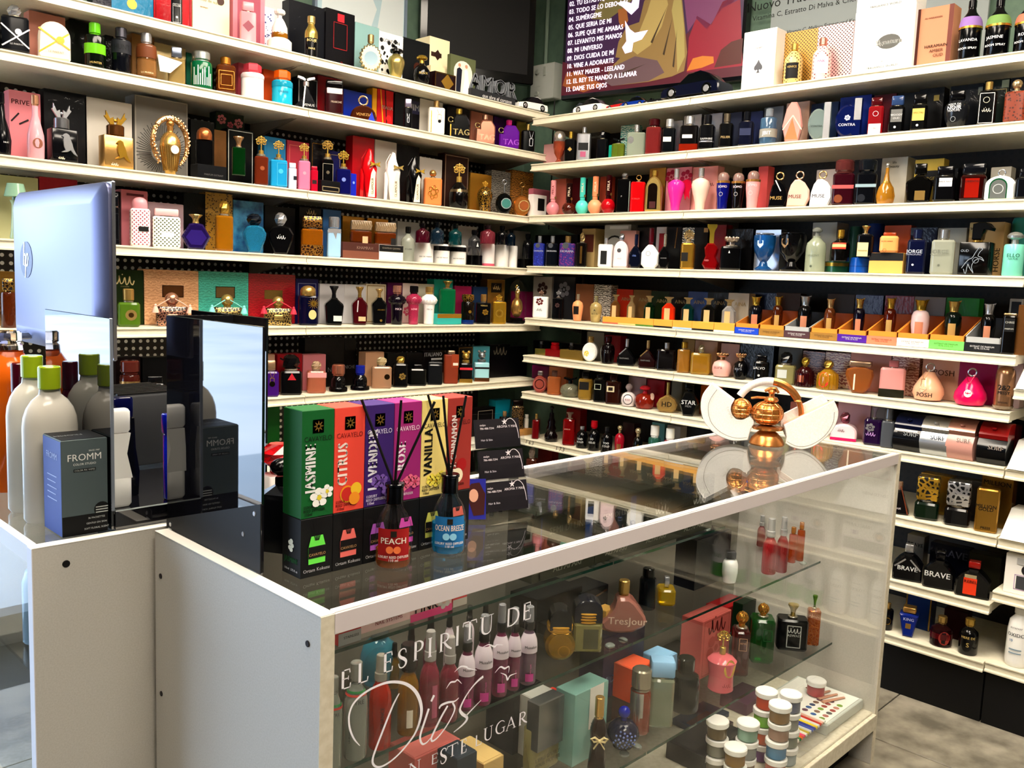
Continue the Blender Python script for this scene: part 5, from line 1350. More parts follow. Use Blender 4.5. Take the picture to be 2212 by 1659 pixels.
('rect',2.849,1.302,1.551,-1.2278,.0663,.1461,.05,'g5A1A2C','cyl .9 .3 g8A4A48','tall plum flacon with clear cap and copper badge|RC',0,[('discf',-.18,.14,.2,'mC87A58'),('plate',-.5,.5,.36,.44,'oC86A6A')]),
('rect',2.848,1.226,1.551,-1.2455,.0617,.1417,.05,'o0E1016','cyl .9 .3 g2A3038','tall black flacon with clear cap and silver badge|RC',0,[('discf',-.18,.14,.2,'m4A4E58'),('plate',-.5,.5,.38,.45,'p9AB0B8')]),
('box',2.959,1.17,1.551,-1.5708,.0817,.1551,.08,'pC4C0B4',None,'silver grey carton behind gold drop flacon|RC',1,[('text','life',0,.9,.12,'p505048'),('text','beauty',0,.82,.12,'p505048')]),
('L:drop',2.845,1.161,1.551,-1.2608,.0574,.1281,.0574,'gD8A038','ball .34 .12 mC8C8C4','gold drop flacon with long collared neck|RC',0,[('band',.5,.56,'mC8A050')]),
('box',2.942,1.062,1.551,-1.5708,.0869,.1426,.045,'pD8BC58',None,'yellow carton with black plate|RC',1,[('plate',-.35,.35,.4,.75,'p141414'),('text','VERGE',0,.58,.14,'pE0C870')]),
('F:shoulder',2.854,1.061,1.551,-1.2861,.0766,.1192,.06,'o0C0B0A','box .45 .3 o0C0B0A','broad black flacon with small gold label|RC',0,[('plate',-.14,.24,.06,.3,'mC8A868')]),
('box',2.942,.996,1.551,-1.5708,.042,.1106,.045,'s101012',None,'black carton between two flacons|RC',1),
('rect',2.851,.986,1.551,-1.3046,.0614,.1056,.06,'o0D0D10','box .75 .28 o101014','black flacon with white paper label|RC',0,[('plate',-.24,.34,.42,.66,'pF0F0EE'),('text','MADE NAVY',.05,.56,.09,'p606068')]),
('rect',2.852,.906,1.551,-1.3246,.0683,.1078,.06,'g4A1210','box .9 .3 o14161C','dark red glass flacon with black cap|RC',0,[('plate',-.3,.25,.08,.6,'o9A2214'),('text','ORIENTAL',-.02,.52,.1,'p3A0A08')]),
('box',2.942,.854,1.551,-1.5708,.0547,.1056,.045,'pB8B4AA',None,'beige carton behind white green flacon|RC',1),
('F:arch',2.852,.831,1.551,-1.344,.0778,.0901,.06,'oF2F4F0','ring .36 .24 mA8A8A8','white arch flacon with green bordered grey window|RC',0,[('archf',-.06,.04,.6,.64,'o1A5A38'),('archf',-.06,.05,.52,.58,'p6A6E6C'),('ringd',-.06,.34,.18,'pC0C4C4')]),
('rect',2.849,.763,1.551,-1.3614,.0548,.0851,.06,'o101218','box .7 .3 o14161C','black ribbed flacon at right edge|RC',0),
('box',2.959,2.63,1.334,-1.5708,.2496,.14,.05,'s101018',None,'dark carton row behind swirl flacons|RD',1),
('rect',2.859,2.656,1.334,-.9719,.0488,.1302,.05,'xdot:1A2A90:3A50C0','cyl .36 .24 mC0C4CC','blue swirl flacon with medallion|RD',0,[('disc',-.1,.68,.2,'m8A8E98'),('text','DIORAMA',0,.5,.16,'pC8CCD8')]),
('rect',2.859,2.58,1.334,-.9835,.0517,.1297,.05,'o10141E','cyl .36 .24 mC0C4CC','navy black flacon with medallion|RD',0,[('disc',-.1,.68,.2,'m8A8E98'),('text','DIORAMA',0,.5,.16,'pC8CCD8')]),
('rect',2.864,2.497,1.334,-.997,.0673,.1293,.05,'xdot:3A2A80:9A3A78','cyl .36 .24 mC8A870','violet swirl flacon with medallion|RD',0,[('disc',-.1,.68,.2,'m8A8E98'),('text','DIORAMA',0,.5,.16,'pC8CCD8')]),
('rect',2.857,2.412,1.334,-1.0099,.0437,.1422,.05,'o14100E','facet .5 .3 mC0A878','black flacon with crystal gold cap|RD',0,[('plate',-.1,.1,.1,.6,'m8A6A38')]),
('box',2.969,2.431,1.334,-1.5708,.0722,.1633,.1,'pC0A878',None,'tan carton with brown window|RD',1,[('plate',-.3,.4,.4,.85,'p6A3428')]),
('box',2.942,2.278,1.334,-1.5708,.1363,.1774,.045,'pA8A8A4',None,'grey carton with black ring print|RD',1,[('ringd',-.1,.45,.4,'p181818'),('plate',-.3,.4,.9,.97,'pD0D0D0')]),
('rect',2.851,2.279,1.334,-1.0313,.0605,.1188,.05,'oF0F0EE','cyl .22 .22 mC8C8CC','white flacon with tall black label|RD',0,[('plate',-.3,.12,.1,.56,'p181A18')]),
('box',2.903,2.203,1.334,-1.5708,.0803,.1499,.022,'pC89890',None,'rose carton behind white domed flacon|RD',1),
('F:arch',2.85,2.2,1.334,-1.045,.0585,.1359,.05,'oF2DCE0','facet .4 .22 mA0A0A4','white domed flacon with silver leaf cap|RD',0,[('disc',-.1,.5,.14,'m8A8A8C'),('text','PAX',-.05,.26,.12,'pB0A0A8')]),
('box',2.942,2.132,1.334,-1.5708,.0949,.1648,.045,'s101014',None,'black carton behind navy necked flacon|RD',1),
('F:oct',2.847,2.126,1.334,-1.0577,.0466,.1322,.05,'o0E1426','cyl .3 .36 o101832','black octagonal flacon with navy neck|RD',0,[('squig',-.05,.36,.2,'p6A80B8')]),
('box',2.942,2.06,1.334,-1.5708,.047,.1646,.045,'pD8D0D4',None,'white carton with red panel|RD',1,[('plate',-.2,.35,.4,.85,'pA02030')]),
('F:oct',2.852,2.058,1.334,-1.0707,.0657,.1562,.05,'oF4F4F2','cyl .3 .42 o5A1420','white octagonal flacon with dark red neck|RD',0,[('ringd',-.1,.36,.14,'p404448')]),
('box',2.942,2,1.334,-1.5708,.0699,.1647,.045,'s0E0E10',None,'tall black carton with gold edge|RD',1,[('stripe',.1,.5,.2,.98,'m8A6A40')]),
('F:oct',2.845,1.988,1.334,-1.0829,.0389,.1308,.05,'o0E0E10','cyl .3 .36 mB8B0A0','black octagonal flacon with silver collar|RD',0,[('text','HOMME',0,.3,.14,'p9A9A9A')]),
('box',2.942,1.935,1.334,-1.5708,.0532,.1619,.045,'xdam:E0DCD4:141414',None,'black and white lattice carton|RD',1),
('box',2.942,1.878,1.334,-1.5708,.0602,.1611,.045,'s1E1A1A',None,'dark carton with tan corner seal|RD',1,[('plate',.2,.5,.88,.98,'pC8A878')]),
('rect',2.848,1.884,1.334,-1.1032,.0509,.1457,.05,'mB8903A','crown .75 .34 mC8B080','gold flacon with black label and filigree disc cap|RD',0,[('plate',-.42,.06,.2,.42,'p181410')]),
('box',2.942,1.802,1.334,-1.5708,.0644,.1686,.045,'s8A1018',None,'red carton behind crystal red flacon|RD',1),
('F:crystal',2.849,1.785,1.334,-1.1231,.0589,.1649,.05,'gA81018','flare2 .6 .42 mC8B048','red crystal flacon with gold neck|RD',0,[('text','RED',-.2,.2,.12,'pE0A0A0')]),
('box',2.942,1.712,1.334,-1.5708,.1066,.1522,.045,'s121214',None,'black carton behind silver crowned flacon|RD',1),
('rect',2.857,1.706,1.334,-1.14,.0729,.1205,.06,'o0B0B0D','tiara .75 .3 mC8B8A8','black round shouldered flacon with silver crown cap|RD',0,[('tri',-.1,.5,0,.58,'pD0D0D0')]),
('box',2.942,1.598,1.334,-1.5708,.0987,.1486,.045,'mB8BCC4',None,'silver carton behind blue goblet|RD',1),
('L:chalice',2.855,1.574,1.334,-1.1677,.0777,.1309,.0777,'g2A70B0','disc .8 .06 mB8BCC0','blue goblet flacon with silver shield|RD',0,[('shield',-.15,.7,.2,'mC0C8D0')]),
('L:chalice',2.864,1.473,1.334,-1.1907,.0949,.1319,.0949,'o0C0C0E','disc .8 .06 o1A1A1C','black goblet flacon with gold shield|RD',0,[('shield',-.25,.72,.2,'mC8A880')]),
('box',2.964,1.388,1.334,-1.5708,.0865,.1703,.09,'pA8A6A0',None,'grey carton behind frosted flacon|RD',1),
('L:apoth',2.85,1.38,1.334,-1.2101,.0675,.1491,.0675,'gD4DCC4','mush .5 .2 gC0C4BC','frosted pale green flacon with glass stopper|RD',0,[('ringd',-.05,.5,.16,'p8A948A'),('text','OPULENT',-.1,.36,.12,'p707868'),('disc',-.15,.12,.06,'p606858')]),
('cyl',2.975,1.302,1.334,-1.2408,.0423,.1593,.0423,'s2E5848',None,'green tube canister behind black flacon|RD','tube_canister/canister'),
('L:apoth',2.848,1.296,1.37,-1.229,.0633,.103,.0633,'o0E0C0A','cyl .34 .28 mC8A040','black flacon with red and gold label on green tin|RD',0,[('plate',-.4,.34,.38,.58,'pC85038'),('plate',-.4,.34,.44,.53,'pE0C890')]),
('cyl',2.906,1.327,1.334,-1.2281,.0837,.0383,.0837,'o2A6048',None,'green tin base with gold rim|RD','presentation_base/stand',[('wrapx',.55,1,'mA88A38')]),
('cyl',2.993,1.241,1.334,-1.2564,.0577,.1692,.0577,'s14346A',None,'blue tube canister behind black flacon|RD','tube_canister/canister'),
('rect',2.846,1.213,1.384,-1.2484,.0493,.1001,.05,'o0C0E14','flare .55 .28 mC8A868','black flacon with cream label on blue tin|RD',0,[('plate',-.42,.24,.02,.46,'pE8DCA8'),('text','PANAMA',-.08,.2,.12,'p8A7840')]),
('cyl',2.892,1.244,1.334,-1.2458,.0652,.0512,.0652,'o1E60B8',None,'bright blue tin base|RD','presentation_base/stand',[('band',.4,.46,'o184E98')]),
('box',2.942,1.142,1.334,-1.5708,.0839,.1559,.045,'pB85A34',None,'orange brown carton behind apricot flacon|RD',1),
('rect',2.851,1.137,1.399,-1.2673,.0554,.0627,.06,'oF0B070','box .7 .18 oA8502C','apricot cube flacon with brown cap on tan base|RD',0,[('text','BLUSH AMBER',-.1,.55,.08,'p9A3A1C'),('ringd',-.2,.1,.1,'p9A3A1C')]),
('box',2.864,1.137,1.334,-1.5708,.1062,.064,.06,'pE0B468',None,'tan base carton with black upper band|RD',1,[('plate',-.5,.5,.62,1,'p120E0C')]),
('box',2.942,1.062,1.334,-1.5708,.0844,.1479,.045,'s1A2038',None,'navy carton behind navy flacon lettered JORGE|RD',1),
('rect',2.848,1.05,1.334,-1.2884,.0545,.1368,.055,'o12183A','cyl .5 .24 o1C2444','navy flacon lettered JORGE|RD',0,[('text','JORGE',-.12,.5,.24,'pE0E4F0'),('text','DI PROFUMO',-.12,.43,.11,'pC0C4D8'),('disc',-.12,.2,.06,'pD8DCE8')]),
('box',2.942,.975,1.334,-1.5708,.0836,.1452,.045,'pA8A8A2',None,'light grey carton behind frosted flacon lettered JORGE|RD',1),
('rect',2.849,.972,1.334,-1.3078,.0654,.1359,.055,'gD8DCCC','cyl .42 .24 mB0B0B0','frosted flacon lettered JORGE|RD',0,[('text','JORGE',-.12,.5,.22,'p8A8E84'),('text','DI PROFUMO',-.12,.43,.1,'p9A9E94'),('disc',-.12,.2,.05,'p707468')]),
('box',2.949,.877,1.334,-1.5708,.0974,.1609,.06,'pC0A070',None,'tan carton behind black horse flacon|RD',1,[('plate',-.5,-.2,.72,.98,'pD0B888'),('squig',-.3,.9,.2,'p181410'),('textv','HORSE',.35,.3,.2,'p3A2A14')]),
('horse',2.844,.876,1.334,-1.5708,.0842,.1546,.05,'o0C0A08','mC8C8C4','black flacon with horse cap and silver horse print|RD',0),
('cyl',2.987,.794,1.334,-1.3628,.0664,.178,.0664,'s3A8A80',None,'teal tube canister at right edge|RD','tube_canister/canister'),
('cyl',2.844,.776,1.334,-1.3577,.0543,.1262,.0543,'o88D8C4','mush .8 .28 mC0C4C4','mint flacon with silver crown cap|RD',0,[('text','ELLO',0,.46,.24,'p3A7868'),('text','NATUR',0,.38,.12,'p3A7868')]),
('box',2.942,2.684,1.109,-1.5708,.1126,.1801,.045,'p9A948E',None,'grey carton with dark flower print|RE',1,[('blossom',0,.7,.34,'p3A1A18')]),
('rect',2.854,2.628,1.109,-.9754,.0675,.1193,.05,'oF2F0EE','crown .3 .22 mB89888','white flacon with dark red flower|RE',0,[('blossom',-.05,.6,.3,'p6A1A1C'),('squig',-.05,.3,.22,'p303030')]),
('box',2.942,2.556,1.109,-1.5708,.1239,.1821,.045,'s26282E',None,'charcoal carton with grey flower print|RE',1,[('blossom',0,.7,.34,'p707078')]),
('rect',2.848,2.523,1.109,-.9909,.048,.1208,.05,'o0D0D0F','crown .4 .24 mC0C0C4','black flacon with silver bow cap|RE',0,[('blossom',0,.5,.26,'p4A3030')]),
('box',2.942,2.439,1.109,-1.5708,.0979,.1546,.045,'p8A5A3C',None,'bronze brown carton|RE',1),
('L:slim',2.844,2.409,1.109,-1.0087,.0486,.112,.0486,'oF0A878','cyl .3 .24 mC8B8A0','peach flacon with dark label|RE',0,[('plate',-.35,.15,.25,.55,'p1E1410')]),
('box',2.942,2.341,1.109,-1.5708,.0907,.155,.045,'xdam:D0CCC4:5A5650',None,'white lace carton|RE',1),
('L:slim',2.844,2.311,1.109,-1.025,.0526,.1085,.0526,'gE0CC90','cyl .3 .24 mC0B890','pale yellow flacon with black and white label|RE',0,[('tri',-.3,.3,.2,.5,'p141412')]),
('box',2.957,2.236,1.109,-1.5708,.0836,.1394,.045,'sB03018',None,'red carton in the ridged tray row|RE',1,[('text','AINA',.1,.72,.2,'pB8A880')]),
('F:shoulder2',2.884,2.241,1.133,-1.0423,.0393,.0931,.035,'g9A6A34','flare2 .7 .26 mC8B080','amber flacon with gold trumpet cap standing on a tray|RE',0,[('plate',-.3,.12,.03,.52,'pD0B888')]),
('box',2.857,2.222,1.109,-1.5708,.0793,.0268,.055,'pE0AC50',None,'wood coloured tray under amber flacon|RE','tray_carton/box',[('plate',-.5,.5,0,.2,'pC87058')]),
('box',2.957,2.147,1.109,-1.5708,.0878,.14,.045,'p7A5A30',None,'bronze carton in the ridged tray row|RE',1,[('text','AINA',.1,.72,.2,'pB8A880')]),
('F:shoulder2',2.883,2.159,1.133,-1.0565,.033,.093,.035,'gB8A478','flare2 .7 .26 mC8B080','clear gold flacon with gold trumpet cap standing on a tray|RE',0,[('plate',-.3,.12,.03,.52,'pD0B888')]),
('box',2.857,2.139,1.109,-1.5708,.0867,.0279,.055,'pE0AC50',None,'wood coloured tray under clear gold flacon|RE','tray_carton/box',[('plate',-.5,.5,0,.2,'pE8C888')]),
('box',2.957,2.059,1.109,-1.5708,.0871,.1384,.045,'s1E3416',None,'dark green carton in the ridged tray row|RE',1,[('text','AINA',.1,.72,.2,'pB8A880')]),
('F:shoulder2',2.885,2.072,1.134,-1.0725,.0416,.0933,.035,'g143A20','flare2 .7 .26 mC8B080','dark green flacon with gold trumpet cap standing on a tray|RE',0,[('plate',-.3,.12,.03,.52,'pD0B888')]),
('box',2.857,2.053,1.109,-1.5708,.0854,.0289,.055,'pE0AC50',None,'wood coloured tray under dark green flacon|RE','tray_carton/box',[('plate',-.5,.5,0,.2,'p58883A')]),
('box',2.957,1.972,1.109,-1.5708,.0852,.1391,.045,'s161412',None,'black carton in the ridged tray row|RE',1,[('text','AINA',.1,.72,.2,'pB8A880')]),
('F:shoulder2',2.886,1.981,1.135,-1.0896,.0507,.0918,.035,'oC83818','flare2 .7 .26 mC8B080','red orange flacon with gold trumpet cap standing on a tray|RE',0,[('plate',-.3,.12,.03,.52,'pD0B888')]),
('box',2.857,1.966,1.109,-1.5708,.0857,.0299,.055,'pE0AC50',None,'wood coloured tray under red orange flacon|RE','tray_carton/box',[('plate',-.5,.5,0,.2,'p1A1614')]),
('box',2.957,1.885,1.109,-1.5708,.0865,.1422,.045,'s3A5080',None,'blue carton in the ridged tray row|RE',1,[('text','AINA',.1,.72,.2,'pB8A880')]),
('F:shoulder2',2.885,1.893,1.136,-1.1063,.047,.0918,.035,'g104848','flare2 .7 .26 mC8B080','teal flacon with gold trumpet cap standing on a tray|RE',0,[('plate',-.3,.12,.03,.52,'pD0B888')]),
('box',2.857,1.878,1.109,-1.5708,.0858,.0309,.055,'pE0AC50',None,'wood coloured tray under teal flacon|RE','tray_carton/box',[('plate',-.5,.5,0,.2,'pA8C0E0')]),
('box',2.957,1.797,1.109,-1.5708,.0875,.1432,.045,'s181818',None,'second black carton in the ridged tray row|RE',1,[('text','AINA',.1,.72,.2,'pB8A880')]),
('F:shoulder2',2.886,1.803,1.137,-1.1241,.0502,.0922,.035,'o101210','flare2 .7 .26 mC8B080','black flacon with gold trumpet cap standing on a tray|RE',0,[('plate',-.3,.12,.03,.52,'pD0B888')]),
('box',2.857,1.788,1.109,-1.5708,.0922,.0321,.055,'pE0AC50',None,'wood coloured tray under black flacon|RE','tray_carton/box',[('plate',-.5,.5,0,.2,'p161616')]),
('box',2.957,1.708,1.109,-1.5708,.0862,.1429,.045,'pC4BCAC',None,'cream carton in the ridged tray row|RE',1,[('text','AINA',.1,.72,.2,'pB8A880')]),
('F:shoulder2',2.885,1.715,1.137,-1.1418,.0483,.091,.035,'gC8C8C8','flare2 .7 .26 mC8B080','clear silver flacon with gold trumpet cap standing on a tray|RE',0,[('plate',-.3,.12,.03,.52,'pD0B888')]),
('box',2.857,1.698,1.109,-1.5708,.0843,.0329,.055,'pE0AC50',None,'wood coloured tray under clear silver flacon|RE','tray_carton/box',[('plate',-.5,.5,0,.2,'pF0F0F0')]),
('opencarton',2.904,1.604,1.109,-1.5708,.0939,.0375,.16,'p1A50C8',None,'open blue presentation carton with slanted sides|RE','open_carton/box',0,{'rim':'pE89C40','inn':'pA85A24'}),
('L:oval',2.899,1.615,1.135,-1.1641,.049,.1097,.049,'o101420','cat .7 .3 mC8A848','flacon lying in the open blue carton|RE',0,[('plate',-.25,.2,.08,.4,'pD89878')]),
('opencarton',2.904,1.508,1.109,-1.5708,.0944,.038,.16,'pA8823E',None,'open tan presentation carton with slanted sides|RE','open_carton/box',0,{'rim':'pE89C40','inn':'pA85A24'}),
('L:oval',2.893,1.525,1.136,-1.1827,.037,.1128,.037,'g7A3A14','cat .7 .3 mB8943A','flacon lying in the open tan carton|RE',0,[('plate',-.25,.2,.08,.4,'pC8A868')]),
('opencarton',2.904,1.414,1.109,-1.5708,.0941,.0382,.16,'p5A3C44',None,'open plum presentation carton with slanted sides|RE','open_carton/box',0,{'rim':'pB8BABA','inn':'p3A3A3C'}),
('L:oval',2.898,1.426,1.136,-1.205,.0481,.1185,.0481,'o121416','cat .7 .3 mB8BCC0','flacon lying in the open plum carton|RE',0,[('plate',-.25,.2,.08,.4,'pD89878')]),
('opencarton',2.904,1.318,1.109,-1.5708,.095,.0387,.16,'pA8803C',None,'open second tan presentation carton with slanted sides|RE','open_carton/box',0,{'rim':'pE89C40','inn':'pA85A24'}),
('L:oval',2.893,1.333,1.136,-1.2253,.0379,.1128,.0379,'g9A5A30','cat .7 .3 mC8A878','flacon lying in the open second tan carton|RE',0,[('plate',-.25,.2,.08,.4,'pC8A868')]),
('opencarton',2.904,1.222,1.109,-1.5708,.0975,.0395,.16,'p5A1EA0',None,'open purple presentation carton with slanted sides|RE','open_carton/box',0,{'rim':'pE89C40','inn':'pA85A24'}),
('L:oval',2.893,1.233,1.137,-1.2484,.0374,.1171,.0374,'o140E24','cat .7 .3 mC8A860','flacon lying in the open purple carton|RE',0,[('plate',-.25,.2,.08,.4,'pD89878')]),
('opencarton',2.904,1.125,1.109,-1.5708,.0956,.0421,.16,'pF09070',None,'open coral presentation carton with slanted sides|RE','open_carton/box',0,{'rim':'pE89C40','inn':'pA85A24'}),
('L:oval',2.894,1.132,1.138,-1.2724,.039,.1215,.039,'g7A2C14','cat .7 .3 mC8A040','flacon lying in the open coral carton|RE',0,[('plate',-.25,.2,.08,.4,'pC8A868')]),
('opencarton',2.904,1.03,1.109,-1.5708,.0984,.0418,.16,'pF4F2EE',None,'open white presentation carton with slanted sides|RE','open_carton/box',0,{'rim':'pE89C40','inn':'pA85A24'}),
('L:oval',2.902,1.04,1.138,-1.2954,.0548,.1198,.0548,'oE8D0D0','cat .7 .3 mB8983A','flacon lying in the open white carton|RE',0,[('plate',-.25,.2,.08,.4,'pD89878')]),
('opencarton',2.904,.931,1.109,-1.5708,.1024,.0435,.16,'p80E070',None,'open light green presentation carton with slanted sides|RE','open_carton/box',0,{'rim':'pE89C40','inn':'pA85A24'}),
('L:oval',2.899,.941,1.139,-1.3198,.0492,.1192,.0492,'o0E2018','cat .7 .3 mC8A860','flacon lying in the open light green carton|RE',0,[('plate',-.25,.2,.08,.4,'pC8A868')]),
('opencarton',2.904,.83,1.109,-1.5708,.0997,.0435,.16,'p14161C',None,'open black presentation carton with slanted sides|RE','open_carton/box',0,{'rim':'pB8BABA','inn':'p3A3A3C'}),
('L:oval',2.895,.84,1.139,-1.345,.0419,.1156,.0419,'o0C0C0E','cat .7 .3 mC8C8CC','flacon lying in the open black carton|RE',0,[('plate',-.25,.2,.08,.4,'pD89878')]),
('box',3.027,1.643,1.109,-1.5708,.0979,.1479,.045,'s1A2448',None,'upright navy carton behind the open cartons|RE',1),
('box',3.027,1.547,1.109,-1.5708,.096,.151,.045,'p4A3420',None,'upright brown carton behind the open cartons|RE',1),
('box',3.027,1.349,1.109,-1.5708,.0966,.1541,.045,'p4A4038',None,'upright taupe carton behind the open cartons|RE',1),
('box',3.027,1.25,1.109,-1.5708,.0948,.1545,.045,'s2A1A50',None,'upright violet carton behind the open cartons|RE',1),
('box',3.027,1.149,1.109,-1.5708,.0944,.156,.045,'s8A1A1C',None,'upright crimson carton behind the open cartons|RE',1),
('box',3.027,1.052,1.109,-1.5708,.0968,.1559,.045,'p8A8680',None,'upright grey carton behind the open cartons|RE',1),
('box',3.027,.952,1.109,-1.5708,.0979,.1569,.045,'s2E8A30',None,'upright bright green carton behind the open cartons|RE',1),
('box',2.947,.778,1.109,-1.5708,.0348,.1599,.045,'p9A9488',None,'silver carton with black panel|RE',1,[('plate',-.35,.4,.3,.95,'p0E0E0E')]),
('rect',2.844,.767,1.109,-1.3602,.0368,.1178,.05,'o0E0C0A','box .95 .06 mB8A078','black gold mottled flacon with black label|RE',0,[('plate',-.34,.34,.55,.88,'p141414'),('text','CHRIS',0,.78,.2,'pD0D0C8'),('text','PARFUM',0,.62,.14,'pD0D0C8')]),
('box',2.864,.729,1.109,-1.5708,.0339,.1436,.06,'m9A6A38',None,'bronze carton at end of shelf|RE',1),
('box',2.969,2.592,.945,-1.5708,.3117,.0564,.05,'s08080A',None,'long black carton row in the corner|RF',1),
('box',2.894,2.639,.945,-1.5708,.0644,.0262,.04,'mA8924A',None,'gold hexagonal stand carton|RF',1),
('cyl',2.906,2.663,.968,-.9774,.0232,.0347,.0232,'o141414','cyl .7 .4 m8A8A8A','small black stopper flacon on gold stand|RF',0),
('box',2.887,2.558,.945,-1.5708,.0854,.0303,.045,'s8A0E16',None,'red stand carton|RF',1),
('cyl',2.904,2.579,.972,-.9898,.04,.0315,.04,'oB01420','cyl .9 .4 oC01824','small red flacon on red stand|RF',0),
('box',2.859,2.425,.945,-1.5708,.1261,.0383,.05,'mC0A45A',None,'wide gold stand carton|RF',1),
('cyl',2.87,2.456,.978,-1.0045,.0222,.0343,.0222,'o141414','cyl .7 .4 m8A8A8A','small black stopper flacon on wide gold stand|RF',0),
('box',2.942,2.367,.945,-1.5708,.092,.1185,.045,'p8A8884',None,'grey carton behind white beaded flacon|RF',1),
('F:oval2',2.852,2.336,.945,-1.0219,.0629,.1037,.05,'oECECE8','cyl .4 .24 mC8A868','white beaded oval flacon with gold cap|RF',0,[('oval',-.2,.32,.16,'pE0C860'),('beads',0,.38,.46,'oF4F4F2')]),
('box',2.942,2.275,.945,-1.5708,.0829,.1101,.045,'s8A1220',None,'red carton behind black apple flacon|RF',1),
('L:apple',2.846,2.24,.945,-1.0374,.0602,.1105,.0602,'o120608','cyl .5 .24 o3A0A10','black cherry apple flacon|RF',0,[('text','21',0,.45,.26,'p6A6A6A')]),
('F:drop2',2.849,2.145,.945,-1.0545,.0723,.1072,.04,'o0C0C10','cyl .2 .3 mC8C8CC','black teardrop flacon with diagonal metal neck|RF',0,[('stripe',-.38,.42,0,.66,'mC8C8CC'),('text','RAPHAEL',-.08,.28,.11,'p8A8A8A')]),
('F:drop2',2.849,2.042,.945,-1.0732,.0706,.1087,.04,'g3A1014','cyl .2 .3 mC8A878','plum teardrop flacon with diagonal metal neck|RF',0,[('stripe',-.38,.42,0,.66,'mC8A878'),('text','RAPHAEL',-.08,.28,.11,'p8A8A8A')]),
('rect',2.853,1.956,.945,-1.0899,.0724,.1063,.05,'g1A1014','cyl .28 .24 mB8B8BC','smoky glass flacon with dark core|RF',0,[('plate',-.36,.36,.1,.62,'o0D090B')]),
('box',2.942,1.903,.945,-1.5708,.0539,.1211,.045,'pA88A58',None,'tan carton behind tall gold flacon|RF',1),
('rect',2.847,1.872,.945,-1.1055,.0483,.1156,.05,'gC8943A','cyl .5 .24 mC8A040','tall gold glass flacon|RF',0),
('box',2.942,1.824,.945,-1.5708,.0977,.1217,.045,'pC8A890',None,'beige carton behind square gold flacon|RF',1),
('rect',2.855,1.802,.945,-1.1204,.0731,.1104,.055,'gD8B048','facet .3 .28 gE0D8B0','square gold glass flacon with signature|RF',0,[('squig',-.1,.45,.2,'p6A4A10'),('plate',-.36,.36,.1,.62,'gC89A30')]),
('box',2.942,1.72,.945,-1.5708,.0766,.1181,.045,'pC09C90',None,'blush carton behind pink ball flacon|RF',1),
('L:ball2',2.852,1.71,.945,-1.1387,.0717,.0872,.0717,'oE8B8B0','tiara .66 .3 mC8A078','pink ball flacon lettered AURA|RF',0,[('text','aura',-.15,.42,.22,'pA87870')]),
('L:ball2',2.844,1.629,.945,-1.1547,.0536,.0924,.0536,'o0D0D10','tiara .75 .3 mC8A078','black ball flacon lettered AURA|RF',0,[('text','aura',-.1,.42,.24,'p8A8A90')]),
('box',2.947,1.614,.945,-1.5708,.1362,.1262,.045,'s0C0C0E',None,'large black carton behind black flacons|RF',1),
('rect',2.847,1.548,.945,-1.1725,.0513,.0929,.05,'o0C0E10','box .7 .24 o0E0E10','black flacon lettered SALVO|RF',0,[('text','SALVO',-.1,.52,.22,'pE0E0E0'),('disc',-.1,.24,.08,'pC8C8C8')]),
('box',2.942,1.479,.945,-1.5708,.0895,.123,.045,'p6A6A68',None,'grey carton behind black stone flacon|RF',1),
('rect',2.855,1.459,.945,-1.1928,.0679,.1112,.06,'gC8C088','facet .62 .4 o2A2A2C','clear yellow flacon with black stone cap|RF',0,[('plate',-.36,.1,.2,.46,'pC8CCC8')]),
('box',2.942,1.391,.945,-1.5708,.0808,.1175,.045,'xdam:B08878:5A1A20',None,'maroon floral carton|RF',1),
('L:barrel2',2.847,1.384,.945,-1.2087,.0607,.0989,.0607,'o3A0A10','facet .45 .3 mC8A848','dark red ribbed barrel flacon|RF',0,[('plate',-.36,0,.16,.4,'mC87858')]),
('box',2.942,1.305,.945,-1.5708,.087,.1205,.045,'xdam:D8C0A8:8A4A48',None,'cream floral carton|RF',1),
('L:barrel2',2.85,1.303,.945,-1.2278,.0674,.0962,.0674,'gD8A830','facet .45 .3 mD0B058','gold ribbed barrel flacon with red oval label|RF',0,[('oval',-.18,.34,.3,'pE83820')]),
('box',2.942,1.193,.945,-1.5708,.1346,.13,.045,'pD0A098',None,'wide rose carton|RF',1),
('F:fan',2.851,1.196,.945,-1.2531,.0863,.1035,.05,'gC07838','box .8 .18 mB89A80','amber fan flacon with ivory clasp|RF',0,[('stripe',-.16,.1,-.16,.6,'pF0E0C8')]),
('box',2.942,1.079,.945,-1.5708,.0865,.1259,.045,'xdam:E0BCA8:A86A58',None,'blush floral carton|RF',1,[('text','MALECH',.1,.7,.12,'p8A5A48')]),
('rect',2.854,1.09,.945,-1.2789,.075,.1156,.06,'oD89C98','box .38 .2 oC88080','square pink flacon over smoky base|RF',0,[('plate',-.5,.5,0,.22,'o2A2A1C')]),
('box',2.942,.971,.945,-1.5708,.11,.1297,.045,'pD0A48C',None,'rose carton lettered POSH behind peach pear flacon|RF',1,[('text','POSH',.1,.66,.2,'p8A6450')]),
('L:pear',2.863,.982,.945,-1.3064,.0928,.1176,.0928,'oE8B898','ring .4 .24 mC8C0B8','peach pear flacon lettered POSH|RF',0,[('text','POSH',-.1,.17,.18,'p4A2A20'),('chain',-.16,.3,.84,'mC8A078'),('diamond',-.16,.34,.14,'mE0C8A8')]),
('box',2.942,.863,.945,-1.5708,.1069,.1319,.045,'sA01858',None,'magenta carton behind hot pink pear flacon|RF',1),
